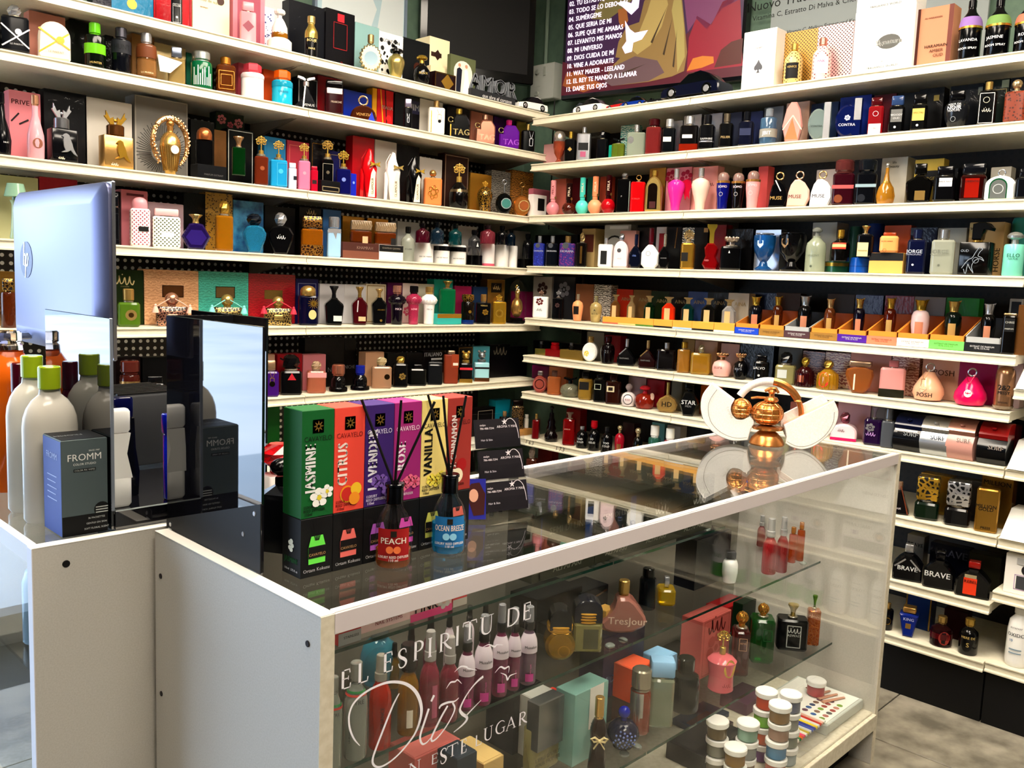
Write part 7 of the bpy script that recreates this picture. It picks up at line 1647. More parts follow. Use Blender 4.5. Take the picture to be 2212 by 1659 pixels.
LETTERS=[('E',.6016,.6166,.7541,.7791),('L',.6265,.6431,.754,.7807),('E',.6661,.6817,.7561,.7832),('S',.6899,.7055,.7551,.7812),('P',.7151,.7326,.7582,.7848),('I',.7404,.7483,.7569,.7826),('R',.7595,.7828,.7575,.7832),('I',.7903,.7965,.7591,.7864),('T',.8034,.8295,.7608,.7887),('U',.8353,.8639,.7603,.788),('D',.8874,.9175,.7592,.7872),('E',.9233,.9415,.7602,.7875),('E',.6931,.7065,.5971,.6099),('N',.7129,.7339,.599,.6156),('E',.7524,.765,.5993,.6136),('S',.7686,.7811,.5931,.6156),('T',.781,.8016,.5977,.6154),('E',.807,.8181,.5941,.6153),('L',.8345,.8478,.5955,.6122),('U',.851,.8709,.5966,.617),('G',.8749,.8961,.598,.6172),('A',.8985,.9183,.5967,.6163),('R',.9237,.9428,.5957,.6157)]
STROKES=[([(.6326,.6712),(.6237,.6832),(.6177,.6964),(.6151,.709),(.6157,.7203),(.6218,.7312),(.6358,.739),(.6556,.7426),(.6775,.7417),(.7003,.7333),(.7172,.7199),(.7279,.7034),(.7325,.6853),(.7295,.6689),(.7212,.6545),(.7081,.6439),(.6952,.6363),(.6823,.6316),(.6696,.6299),(.6609,.6319),(.6549,.6372),(.6529,.6441),(.6563,.6548),(.6682,.6786),(.6833,.7071),(.6938,.7214)],[.6,1.6,2,2,2,2.1,2.2,2.3,2.6,3,3.4,3.8,3.6,3,2.4,2,1.8,1.8,1.9,2,2.2,2.4,2.4,2.4,2.2,1.2]),([(.7454,.6831),(.7391,.6684),(.7323,.6519),(.7321,.6429),(.7363,.6358),(.7432,.6354),(.7509,.6397)],[2.8,2.8,2.6,2.4,2,1.5,.8]),([(.7542,.6994),(.7492,.6921)],[3,2.6]),([(.7999,.6809),(.7923,.6783),(.7794,.6808),(.7678,.6806),(.7639,.677)],[.8,1.6,2.4,2.6,2.2]),([(.7796,.676),(.7693,.6645),(.7576,.6486),(.7518,.6393),(.7537,.6337),(.7633,.6359),(.7764,.6449),(.7886,.658),(.7931,.668),(.7886,.6774)],[2.4,2.6,2.6,2.4,2,1.6,1.6,1.8,2,2]),([(.8464,.698),(.8365,.6949),(.8254,.6888),(.8144,.6799),(.8056,.6689),(.8031,.6618),(.8081,.6543),(.8163,.6471),(.8161,.642),(.807,.6371),(.7924,.6328)],[3,2.4,1.6,1.6,2.4,3,3.4,3.4,3,2,.8]),([(.8149,.6491),(.8288,.6562),(.8439,.6633)],[1.8,1.4,.6]),([(.8438,.7428),(.8555,.7431),(.8667,.7368),(.8716,.7384),(.8842,.7349)],[.4,1.2,2.2,1.2,.4]),([(.7901,.7214),(.8012,.7261),(.8125,.7223),(.8164,.719),(.8329,.7115)],[.4,1.6,2,1.6,.4]),([(.8698,.6965),(.8805,.7022),(.8899,.6972),(.8985,.6974),(.8982,.6879)],[.4,1.6,2.2,1.4,.4]),([(.8816,.6928),(.8926,.686),(.8967,.6779),(.902,.6824),(.916,.6822)],[.4,1.4,2.4,1.4,.4]),([(.7759,.7019),(.7833,.7084),(.7919,.7071),(.7965,.7083),(.8046,.7001)],[.4,1.8,1.8,1.4,.4])]
TV_R=((3.06,2.7491,2.085),(3.1714,1.8967,2.085))
TV_L=((3.1544,3.02,2.2024),(2.6881,3.3801,2.2024))
JARS=[(1.8773,.9481,4,('C8522A','88C83A','D8632E','7A5088')),(1.8423,.8912,4,('8A6A3A','A88A7A','4A88B0','C87870')),(1.9088,.9002,4,('6A7088','9A9A94','8A8E84','A8B4B8')),(1.7866,.9409,3,('8AA898','9A9C9C','A89890')),(1.7708,.9601,3,('6A5A3A','8A8A80','8A8478')),(1.7367,.9391,2,('8A6A2E','8A7868'))]
JARF=(2.2418,.9881)
# ------------------------------------------------------------------ the room
WL,WR=3.12,3.22
def plane_box(x0,x1,y0,y1,z0,z1):
 g=G()
 g.box((x0+x1)/2,(y0+y1)/2,z0,x1-x0,y1-y0,z1-z0)
 return g
fl=struct('floor',plane_box(-3.4,3.4,-3.2,3.4,-.05,-.006),'p3A3834')
ts=.4572
tile_me=None
for i in range(-5,3):
 for j in range(-6,5):
  x0,y0=2.48+(i-1)*ts,.970+(j-1)*ts
  if x0+ts>3.3 or y0+ts>3.2:
   continue
  if tile_me is None:
   g=G()
   g.box(ts/2,ts/2,-.006,ts-.004,ts-.004,.006,.001)
   o=solid('floor_tile',g,'tile',fl)
   tile_me=o.data
  else:
   o=bpy.data.objects.new('floor_tile',tile_me)
   col.objects.link(o)
   o.parent=fl
  o.location=(x0,y0,0)
struct('ceiling',plane_box(-3.4,3.4,-3.2,3.4,2.78,2.84),'pC8C4BC')
struct('wall_left',plane_box(.36,3.4,WL,WL+.1,0,2.78),'greenwall')
struct('wall_right',plane_box(WR,WR+.1,-3.2,WL+.1,0,2.78),'greenwall')
struct('wall_back',plane_box(-3.4,3.4,-3.3,-3.2,0,2.78),'p5E574C')
struct('wall_window_side',plane_box(-3.5,-3.4,-3.3,3.4,0,2.78),'p6A6258')
g=plane_box(-3.4,.36,WL,WL+.1,2.05,2.78)
g.box(-1.5,WL+.05,0,.06,.06,2.05)
g.box(-3.37,WL+.05,0,.06,.06,2.05)
g.box(-1.52,WL+.05,0,3.76,.08,.1)
struct('window_1',g,'p5A5E64')
struct('ground_outside',plane_box(-14,12,WL+.12,24,-.12,-.02),'asphalt')
g=plane_box(-14,14,24,24.3,-.1,2.2)
struct('wall_across_street',g,'pA8B4C0')
# ceiling light fixtures
for i,(x,y,rz)in enumerate(((.55,1.45,0),(1.75,1.75,0),(1.75,.35,0),(.4,-.4,0))):
 t=thing('ceiling_light','recessed fluorescent panel number %s over the shop aisle'%['one','two','three','four','five','six'][i],'ceiling light',(x,y,2.78),rz,'fluorescent panels in the ceiling')
 g=G()
 for a in ((0,.31,1.22,.02),(0,-.31,1.22,.02),(.6,0,.02,.6),(-.6,0,.02,.6)):
  g.box(a[0],a[1],-.03,a[2],a[3],.03)
 solid('frame',g,'pE0E0E0',t)
 g=G()
 g.box(0,0,-.015,1.18,.6,.01)
 solid('diffuser',g,'eFFF4E4:%g'%LAMP,t)
 # ------------------------------------------------------------------ shelving
PRO=[(.395,0),(.006,0),(.0,-.002),(.0,-.005),(.005,-.007),(.005,-.0225),(-.002,-.026),(-.002,-.0305),(.03,-.0305),(.03,-.027),(.395,-.018)]
def gondola(label,x,y,rz,length,levels,peg,zt,depth=.395):
 root=thing('gondola_shelving',label,'shelving',(x,y,0),rz,'perforated gondola shelving along the walls')
 g=G()
 g.box(length/2,.405,.0,length,.012,zt)
 solid('back_panel',g,peg,root)
 for xx in (.012,length-.012):
  g=G()
  g.box(xx,.3975,0,.022,.005,zt)
  solid('upright',g,'p2A2624',root)
 g=G()
 g.box(length/2,.2,0,length-.004,.36,levels[-1]-.04)
 solid('kick_base',g,'p0A0A0C',root)
 for z in levels:
  g=G()
  g.loft([[(xx,d,z+q)for d,q in PRO]for xx in (length-.0015,.0015)])
  s=solid('shelf',g,'shelfpaint',root,30)
  for xx in (.006,length-.006):
   g=G()
   g.loft([[(xx-.0012,d,z+q)for d,q in ((.39,-.018),(.05,-.019),(.39,-.075))],[(xx+.0012,d,z+q)for d,q in ((.39,-.018),(.05,-.019),(.39,-.075))]])
   solid('bracket',g,'pB0A898',s)
 return root
LZ=[EYE+v for v in (.7419,.5665,.2896,.0644,-.1822,-.4296,-.6878,-.93)]
RZ=[EYE+v for v in (.7010,.5082,.2908,.0742,-.1510,-.3153,-.4774,-.6834,-.890,-1.068)]
YF,XF=2.7,2.80421
gondola('perforated shelving bay on the left wall behind the monitor',.497,YF,0,1.219,LZ,'peg_light',2.0)
gondola('perforated shelving bay on the left wall next to the corner',1.716,YF,0,1.220,LZ,'peg_light',2.0)
g1=gondola('perforated shelving bay on the right wall next to the corner',XF,2.68,-PI/2,.791,RZ,'peg_dark',1.96)
gondola('perforated shelving bay on the right wall behind the showcase end',XF,1.889,-PI/2,1.157,RZ,'peg_dark',1.96)
SZ=[EYE+v for v in (.70,.49,.23,-.245,-.478,-.684,-.845,-1.062)]
gondola('perforated shelving bay at the right edge with white trays',XF,.731,-PI/2,1.22,SZ,'peg_dark',1.96)
g=G()
for s,yy in (('1 6.3',.06),('1 7.3',.24),('1 8.3',.42)):
 flat_text(g,s,yy,RZ[7]-.015,.026,.002,shear=.2)
o=solid('handwritten_price',g,'p1A1A1A',g1)
g=G()
g.tube([(2.952,2.69,2.06),(2.95,2.69,1.86),(2.955,2.69,1.77),(2.95,2.69,1.62),(2.95,2.69,1.5)],.003,6)
tag(solid('power_cable',g,'p0A0A0A'),'black cable hanging in the corner between the shelves','cable')
for it in ITEMS:
 build(it)
 # ------------------------------------------------------------------ top of the walls: screens, posters
def board(name,label,cat,a,b,z0,z1,th,mat,rimmat=None,rim=.02):
# an upright slab whose bottom edge runs from a (left in view) to b (right in view)
 dx,dy=b[0]-a[0],b[1]-a[1]
 L=math.hypot(dx,dy)
 t=thing(name,label,cat,(a[0],a[1],z0),math.atan2(dy,dx))
 g=G()
 g.box(L/2,th/2,0,L,th,z1-z0,.004)
 solid('housing'if rimmat else 'panel',g,rimmat or mat,t)
 if rimmat:
  g=G()
  g.box(L/2,-.0005,rim*1.4,L-rim*2,.001,z1-z0-rim*2.4)
  solid('screen_panel',g,mat,t)
 return t,L
t,L=board('television','black switched off television hung above the left shelves','television',(2.50,3.075),(2.977,2.85),2.149,2.62,.04,'p040508','o0A0A0E',.03)
g=G()
g.box(L/2,.05,.1,.1,.06,.1)
solid('wall_bracket',g,'p1A1A1C',t)
(ax,ay,az),(bx,by,bz)=TV_R
t,L=board('television','lit television showing a song list over a robed figure','television',(ax,ay),(bx,by),az,az+.53,.045,'e46284E:.5','o111118',.014)
S=.4135
def scr(pts,mat,d,nm):
 g=G()
 q=[(a*L,.03+b*.46)for a,b in pts]
 g.add([(x,-.0012-d*.0004,z)for x,z in q],[tuple(range(len(q)))])
 return solid(nm,g,mat,t)
def tv(pts,mat,d,nm):
 scr([((x-262)/1430,(745-(x-260)*.1-y)/745)for x,y in pts],mat,d,nm)
tv([(262,760),(262,520),(420,560),(640,520),(1000,560),(1300,330),(1640,160),(1690,620)],'e5A1A2E:.55',0,'picture_ground')
tv([(1290,600),(1290,380),(1340,240),(1450,300),(1520,160),(1640,120),(1690,560)],'e8E2038:.5',1,'picture_rocks')
tv([(1280,340),(1200,-60),(1690,-60),(1690,130),(1520,200),(1420,330),(1340,260)],'e7A4468:.5',1,'picture_cliff')
tv([(1290,590),(1330,510),(1400,495),(1480,500),(1485,540),(1400,570)],'eB87830:.6',2,'picture_boulder')
tv([(1490,570),(1530,460),(1600,410),(1680,390),(1680,545)],'e5A2A24:.5',2,'picture_boulder')
tv([(500,230),(560,120),(700,30),(860,-40),(900,60),(780,160),(640,240)],'e7A7048:.5',1,'picture_light')
tv([(270,690),(300,600),(420,590),(520,640),(640,680),(460,735)],'e9A5A30:.45',1,'picture_stones')
tv([(640,660),(690,560),(760,500),(720,495),(740,390),(800,290),(900,265),(930,130),(990,60),(1180,10),(1220,110),(1255,300),(1285,470),(1270,590),(1180,625),(1000,660),(700,690)],'e8A7248:.6',3,'robe')
tv([(640,660),(700,560),(880,490),(1060,520),(1120,600),(1000,655),(700,690)],'e6A5458:.6',4,'robe_fold')
tv([(1000,70),(1090,60),(1120,160),(1080,300),(1000,420),(900,480),(840,440),(900,340),(960,200)],'eA89460:.6',5,'sleeve')
tv([(1180,20),(1215,120),(1250,300),(1270,500),(1220,600),(1200,400),(1150,200)],'eA0925E:.6',5,'robe_fold')
for q in ((1000,400,1120,160),(1100,480,1160,240),(1180,560,1200,320),(780,600,980,540)):
 tv([(q[0],q[1]),(q[0]+14,q[1]+8),(q[2],q[3])],'e4A3A28:.5',6,'robe_crease')
tv([(722,175),(790,165),(812,250),(770,310),(735,260)],'e9A6438:.6',6,'hands')
tv([(780,-60),(850,-60),(850,20),(830,45),(800,10)],'e9A6438:.6',6,'face')
tv([(840,-60),(980,-60),(950,30),(900,110),(870,40)],'e3A2014:.5',6,'hair')
tv([(705,132),(765,120),(830,138),(870,40),(905,20),(895,110),(890,170),(835,215),(800,190),(760,160)],'eE8DCF4:.85',7,'dove')
tv([(785,250),(830,310),(870,335),(975,320),(930,380),(862,400),(855,460),(800,472),(772,430),(805,390)],'eE8DCF4:.85',7,'dove')
SONGS=['01. LO HARAS OTRA VEZ','02. TÚ ESTÁS AQUÍ','03. TODO SE LO DEBO A EL','04. SUMÉRGEME','05. QUE SERIA DE MI','06. SUPE QUE ME AMABAS','07. LEVANTO MIS MANOS','08. MI UNIVERSO','09. DIOS CUIDA DE MÍ','10. VINE A ADORARTE','11. WAY MAKER - LEELAND','12. EL REY TE MANDO A LLAMAR','13. DAME TUS OJOS']
g=G()
for i,s in enumerate(SONGS):
 v,f,w=text2d(s,.0285,bold=.05,squeeze=.8)
 z=.044+(12-i)*.0335
 g.add([(x+w/2+.025,-.0045,z+y)for x,y in v],f)
solid('song_list_lettering',g,'eFFF4FF:1.0',t)
t,L=board('wall_poster','grey hair treatment poster with black serif wording','poster',(3.19,1.80),(3.19,1.02),2.02,2.62,.012,'p9FA6A6')
g=G()
for s,z,sz,c in (('Nuovo Trattamento Con',.345,.05,0),('Vitamina C, Estratto Di Malva & Cheratina',.30,.027,0),('Treatment with Vitamin C, Mallow Extract and Keratin',.225,.019,1)):
 v,f,w=text2d(s,sz,shear=.25*c)
 g.add([(x+.155,-.0008,z+y)for x,y in v],f)
solid('lettering',g,'p161616',t)
t,L=board('wall_poster','pale blue glossy poster on left wall beside the dark television','poster',(1.99,3.105),(2.445,3.105),2.06,2.62,.012,'pC4DCE4')
g=G()
for v in ([(.02,.02),(.2,.02),(.3,.3),(.16,.54),(.05,.54)],[(.26,.0),(.44,.0),(.44,.5),(.36,.54),(.3,.2)]):
 g.add([(x,-.0008,z)for x,z in v],[tuple(range(len(v)))])
solid('picture_print',g,'pE6EEF0',t)
g=G()
for z0 in (0,.55):
 g.box(L/2,.004,z0,L,.02,.012)
for xx in (.005,L-.005):
 g.box(xx,.004,0,.012,.02,.56)
solid('frame',g,'p8A98A8',t)
board('wall_poster','white poster panel at upper left above pink carton','poster',(1.42,3.105),(1.90,3.105),2.03,2.62,.012,'pE2E8EA')
t=thing('junction_box','white electrical junction box with conduit in the corner','junction box',(WR,2.965,2.13),-PI/2)
g=G()
g.box(0,-.03,0,.15,.06,.165,.004)
solid('cover',g,'pC9CCC6',t)
g=G()
g.cyl(.012,-.004,.004,14,mt=Matrix.Translation((-.03,-.064,.13))@Matrix.Rotation(PI/2,4,'X'))
g.cyl(.012,-.004,.004,14,mt=Matrix.Translation((-.03,-.064,.03))@Matrix.Rotation(PI/2,4,'X'))
g.box(.015,-.062,.11,.012,.006,.04)
solid('knockouts',g,'pB4B8B0',t)
g=G()
g.tube([(-.02,-.02,.165),(-.02,-.02,.65)],.009,8)
solid('conduit',g,'p8FA092',t)
g=G()
g.tube([(3.2,2.86,2.78),(3.19,2.85,2.6),(3.17,2.83,2.45),(3.16,2.80,2.36)],.007,6)
tag(solid('screen_cable',g,'p0C0C0C'),'black cable dropping from the ceiling beside the lit television','cable')
# top left shelf extras
zA=LZ[0]+.0004
t=thing('wedding_photo','small wedding photo block of a couple under a flower arch on top left-wall shelf','photo',(2.462,2.76,zA))
g=G()
g.box(0,0,0,.136,.02,.152,.001)
solid('photo_block',g,'p6A7050',t)
def pr2(v,mat,nm,k=1):
 g=G()
 g.add([(x,-.0104-.0004*k,z)for x,z in v],[tuple(range(len(v)))])
 solid(nm,g,mat,t)
pr2([(-.045,.01),(.045,.01),(.05,.09)]+arc(0,.09,.05,.045,0,180,10)+[(-.05,.09)],'pE8E0D4','flower_arch')
pr2([(-.036,.012),(-.012,.012),(-.008,.07),(-.006,.1),(-.02,.108),(-.034,.1),(-.036,.07)],'p1A2034','suit_print',2)
pr2([(.0,.01),(.042,.01),(.03,.07),(.026,.1),(.016,.106),(.006,.1),(.008,.07)],'pF6F2EC','dress_print',2)
for xx in (-.021,.016):
 pr2(p_disc(xx,.116,.0075)[0],'pC89A80','face_print',3)
t=thing('word_sign','dark grey cut out AMOR word sign on a lettered base on top left-wall shelf','sign',(2.62,2.755,zA))
g=G()
g.box(0,0,0,.255,.05,.035,.001)
solid('base_block',g,'p34363A',t)
GA=G()
v,f,w=text2d('AMOR',.093,bold=.06,squeeze=.98)
for y in (-.012,.008):
 GA.add([(x+.01,y,.036+.032+z)for x,z in v],f)
for a,b in zip(v,v[1:]):
 pass
g=G()
for k in range(6):
 g.add([(x+.01,-.012+.004*k,.068+z)for x,z in v],f)
solid('cut_letters',g,'p8A8E94',t)
g=G()
flat_text(g,'que abre el corazon',.02,.016,.021,-.0256,shear=.1)
solid('lettering',g,'pE8E8E8',t)
t=thing('charging_dock','small black device at the end of top left-wall shelf','device',(2.80,2.82,zA))
g=G()
g.rbox(.06,.05,0,.05,.006)
solid('body',g,'p141416',t)
g=G()
g.rbox(.03,.003,.02,.04,.001,cy=-.0262)
solid('display',g,'p2A2C30',t)
# toy cars
def car(label,x,y,z,rz,L,body,window='o0A0C12',conv=False):
 t=thing('toy_car',label,'toy car',(x,y,z+.0004),rz,'model cars on the corner shelf tops')
 W,H=L*.42,L*.36
 side=[(-.5,.08),(.5,.08),(.5,.3),(.46,.42),(.28,.52),(-.3,.56),(-.48,.5),(-.5,.34)]
 g=G()
 g.slab([(a*L,b*H)for a,b in side],-W/2,W/2,L*.02)
 solid('car_body',g,body,t)
 cab=[(.26,.5),(.06,.94),(-.16,1),(-.3,.86),(-.42,.54)]
 if conv:
  cab=[(.22,.5),(.12,.78),(.08,.78),(.1,.5)]
 g=G()
 g.slab([(a*L,b*H)for a,b in cab],-W*.4,W*.4,L*.015)
 solid('windows',g,window,t)
 if not conv:
  g=G()
  g.slab([(a*L,b*H)for a,b in ((.03,.93),(-.15,1.02),(-.27,.9),(-.2,.88),(0,.88))],-W*.38,W*.38,.001)
  solid('roof',g,body,t)
 for sx in (-.3,.3):
  for sy in (-1,1):
   g=G()
   mt=Matrix.Translation((sx*L,sy*W*.46,H*.24))@Matrix.Rotation(PI/2,4,'X')
   g.cyl(H*.24,-W*.06,W*.06,16,mt=mt)
   wheel=solid('wheel',g,'o0C0C0C',t)
   g=G()
   g.cyl(H*.15,-W*.068,W*.068,10,mt=mt)
   solid('hubcap',g,'mD0D0D4',wheel)
 g=G()
 for sy in (-.34,.34):
  g.ball(H*.07,(L*.485,sy*W,H*.36),6)
 solid('headlights',g,'pE8E8E0',t)
 return t
zr=RZ[0]
car('white sports car model with red stripes at the shelf corner',2.845,2.742,LZ[0],PI*.97,.165,'oF2F2F0')
car('white coupe model left of the red car on the right shelf',2.86,2.40,zr,PI/2,.15,'oECECEA')
car('red classic car model between white and blue cars',2.87,2.268,zr,PI/2,.10,'oB01A1C')
car('blue coupe model right of the red car',2.862,2.178,zr,PI/2+.1,.105,'o14388A')
car('small black roadster model right of the blue car',2.862,2.088,zr,PI/2,.085,'o101014',conv=True)
car('long dark navy sports car model beside the spade carton',2.862,1.90,zr,PI/2,.25,'o10122A',conv=False)
t=thing('display_ramp','dark grey plastic ramp behind the white car model','stand',(2.90,2.52,zr+.0004),-PI/2)
g=G()
g.slab([(-.04,0),(.04,0),(.045,.05),(.035,.055)],-.02,.02,.001)
solid('ramp',g,'p3A4048',t)
g=G()
g.box(-.01,0,0,.07,.05,.004)
solid('foot',g,'p3A4048',t)
# third right bay: trays, lamps, hair products (also mirrored in the showcase glass)
def plain(name,label,cat,x,y,z,w,d,h,mat,rz=-PI/2,deco=None,pname='carton_body'):
 t=thing(name,label,cat,(x,y,z+.0004),rz,'goods on the bay at the right edge')
 g=G()
 g.box(0,0,0,w,d,h,.0015)
 solid(pname,g,mat,t)
 if deco:
  decorate(t,deco,w,h,d,None)
 return t
def tray(label,y,z,w,tx):
 t=thing('display_tray',label,'tray',(XF+.07,y,z+.0004),-PI/2,'white display trays at the right edge')
 g=G()
 g.loft([[(sx*w/2,yy,zz)for yy,zz in ((-.075,0),(.09,0),(.09,.075),(.02,.075),(-.06,.012))]for sx in (1,-1)])
 solid('tray_body',g,'pF2F2EE',t)
 g=G()
 flat_text(g,tx,0,0,.022,0,shear=.3)
 o=solid('lettering',g,'p202020',t)
 o.rotation_euler=(-math.atan2(.08,.063),0,0)
 o.location=(0,-.0215,.0455)
for k,(y,z)in enumerate(((.615,SZ[3]),(.615,SZ[4]),(.615,SZ[5]),(.37,SZ[4]),(.12,SZ[4]))):
 tray(['upper','middle','lower','far middle','farthest middle'][k]+' white slanted display tray in the right edge bay',y,z,.22,'barbauta')
plain('red_carton','red carton behind the lower white display tray','box',XF+.22,.60,SZ[5],.16,.1,.13,'pB81428',deco=[('text','COLOR',-.2,.5,.12,'pF0D0D0')])
plain('pale_carton','pale carton behind the middle display tray','box',XF+.24,.62,SZ[4],.14,.1,.12,'pC8C0B4')
for k,y in enumerate((.615,.405,.195,-.015)):
 plain('nail_lamp_box',['first','second','third','fourth'][k]+' white nail lamp box from the left in the right edge bay','box',XF+.085,y,SZ[6],.185,.13,.118,'pECEAE6',deco=[('frame',-.36,.48,.12,.5,'pC0A8C8'),('plate',-.33,.46,.15,.47,'p4A4C50'),('disc',-.18,.64,.09,'p28282C'),('disc',-.18,.64,.05,'pC89858'),('plate',-.34,-.2,.76,.92,'pB8B8B8'),('text','NAIL LAMP',.2,.85,.08,'p303030'),('plate',.2,.3,.58,.7,'p7A3A98')])
PROF['oxido']=[(.86,0),(.96,.03),(1,.1),(.98,.62),(.86,.78),(.5,.86),(.46,.88),(.46,.98),(.4,1)]
for k,(y,x,hh,gr)in enumerate(((.66,XF+.045,.175,0),(.585,XF+.06,.175,0),(.52,XF+.045,.175,0),(.43,XF+.05,.17,1),(.36,XF+.06,.17,1),(.29,XF+.05,.17,1),(.22,XF+.06,.17,1),(.14,XF+.05,.17,1),(.06,XF+.06,.17,1))):
 t=thing('developer_bottle',['first','second','third','fourth','fifth','sixth','seventh','eighth','ninth'][k]+' white developer bottle on the bottom shelf at the right edge','bottle',(x,y,SZ[7]+.0004),-PI/2,'developer bottles at the right edge')
 g=G()
 g.lathe([(a*.031,b*hh)for a,b in PROF['oxido']],20)
 solid('bottle_body',g,'oF0F0EE',t)
 g=G()
 g.cyl(.0165,hh*.885,hh*1.0,16)
 solid('cap',g,'oF2F2F0',t)
 rad=lambda z:.031
 if gr:
  decorate(t,[('wrapx',.04,.34,'o68B850'),('text','BiO',.05,.5,.3,'p6A8A58')],.062,hh,.062,rad)
 else:
  decorate(t,[('text','OXIDO',0,.56,.2,'p383C40'),('text','10',-.2,.46,.16,'p3A80B0'),('plate',-.25,.3,.3,.32,'p8AA0B0'),('plate',-.25,.3,.24,.26,'p8AA0B0'),('text','ALFAPARF',0,.68,.1,'p505458')],.062,hh,.062,rad)
for k in range(9):
 y=.62-k*.085
 t=thing('hair_color_bottle',['first','second','third','fourth','fifth','sixth','seventh','eighth','ninth'][k]+' grey hair colour bottle from the left in the right edge bay','bottle',(XF+.05,y,SZ[2]+.0004),-PI/2,'grey hair colour bottles')
 g=G()
 g.cyl(.03,0,.16,18)
 solid('bottle_body',g,'o8A8A88',t)
 g=G()
 g.cyl(.028,.16,.2,18)
 solid('cap',g,'o3A3C3E',t)
 decorate(t,[('textv','KERATIN',0,.4,.3,'pA01830')],.06,.2,.06,lambda z:.03)
 # ------------------------------------------------------------------ showcase one (long side towards the customer)
CX0,CX1,CY0,CY1,CT=.57,2.345,.858,1.315,.856
DK=EYE-1.113
t=thing('glass_showcase','long glass showcase with white end panels and white lettering on its front glass','showcase',(0,0,0))
def cbox(nm,x0,x1,y0,y1,z0,z1,mat,b=.001):
 g=G()
 g.box((x0+x1)/2,(y0+y1)/2,z0,x1-x0,y1-y0,z1-z0,b)
 return solid(nm,g,mat,t)
ep=cbox('end_panel',CX0,CX0+.019,CY0,CY1,0,CT,'laminate')
cbox('end_panel',CX1-.019,CX1,CY0,CY1,0,CT,'laminate')
g=G()
for (yy,zz)in ((.885,.815),(1.295,.79),(1.295,.6)):
 g.cyl(.0042,-.001,.001,10,mt=Matrix.Translation((CX0-.0004,yy,zz))@Matrix.Rotation(PI/2,4,'Y'))
solid('screw_cover',g,'p2A2024',ep)
cbox('edge_trim',CX0-.0005,CX0+.0195,CY0-.0012,CY0,.0,CT,'laminate_worn',0)
cbox('edge_trim',CX1-.0195,CX1+.0005,CY0-.0012,CY0,.0,CT,'laminate_worn',0)
cbox('edge_trim',CX0-.0005,CX0+.0195,CY0,CY1,CT,CT+.0012,'pE8E4DC',0)
cbox('deck',CX0+.019,CX1-.019,CY0+.004,CY1-.004,DK-.02,DK,'laminate_worn')
cbox('front_rail',CX0+.019,CX1-.019,CY0-.006,CY0+.02,DK-.045,DK-.003,'laminate_worn')
cbox('kick_plate',CX0+.019,CX1-.019,CY0+.06,CY0+.075,0,DK-.045,'p121212')
for y0,y1 in ((CY0-.002,CY0+.012),(CY1-.014,CY1)):
 r=cbox('top_rail',CX0+.019,CX1-.019,y0,y1,CT-.026,CT+.001,'pD2CACB')
 g=G()
 g.box((CX0+CX1)/2,(y0+y1)/2,CT+.001,CX1-CX0-.04,.011,.0016)
 solid('rail_trim',g,'pF2F2F0',r)
cbox('glass_top',CX0+.019,CX1-.019,CY0+.012,CY1-.014,CT-.006,CT,'pane_top',0)
cbox('glass_front',CX0+.02,CX1-.02,CY0+.003,CY0+.007,DK,CT-.02,'pane',0)
for k,(z,y0)in enumerate(((EYE-.577,1.10),(EYE-.736,1.04),(EYE-.955,.988))):
 for x0,x1 in ((CX0+.022,1.452),(1.456,CX1-.024)):
  if k==0 and x0>1:
   x1=1.9
  s=cbox('glass_shelf',x0,x1,y0,CY1-.016,z-.006,z-.0003,'pane',0)
  g=G()
  g.box((x0+x1)/2,y0-.0004,z-.006,x1-x0,.0008,.0057)
  solid('shelf_edge',g,'g2A5A4C',s)
  g=G()
  for xx in (x0+.02,x1-.02):
   g.ball(.011,(xx,y0+.04,z-.013),10,None,(1,1,.55))
  solid('shelf_support',g,'gC8D0CC',s)
cbox('back_doors',CX0+.019,CX1-.019,CY1-.012,CY1-.008,DK,CT-.026,'p8A867C')
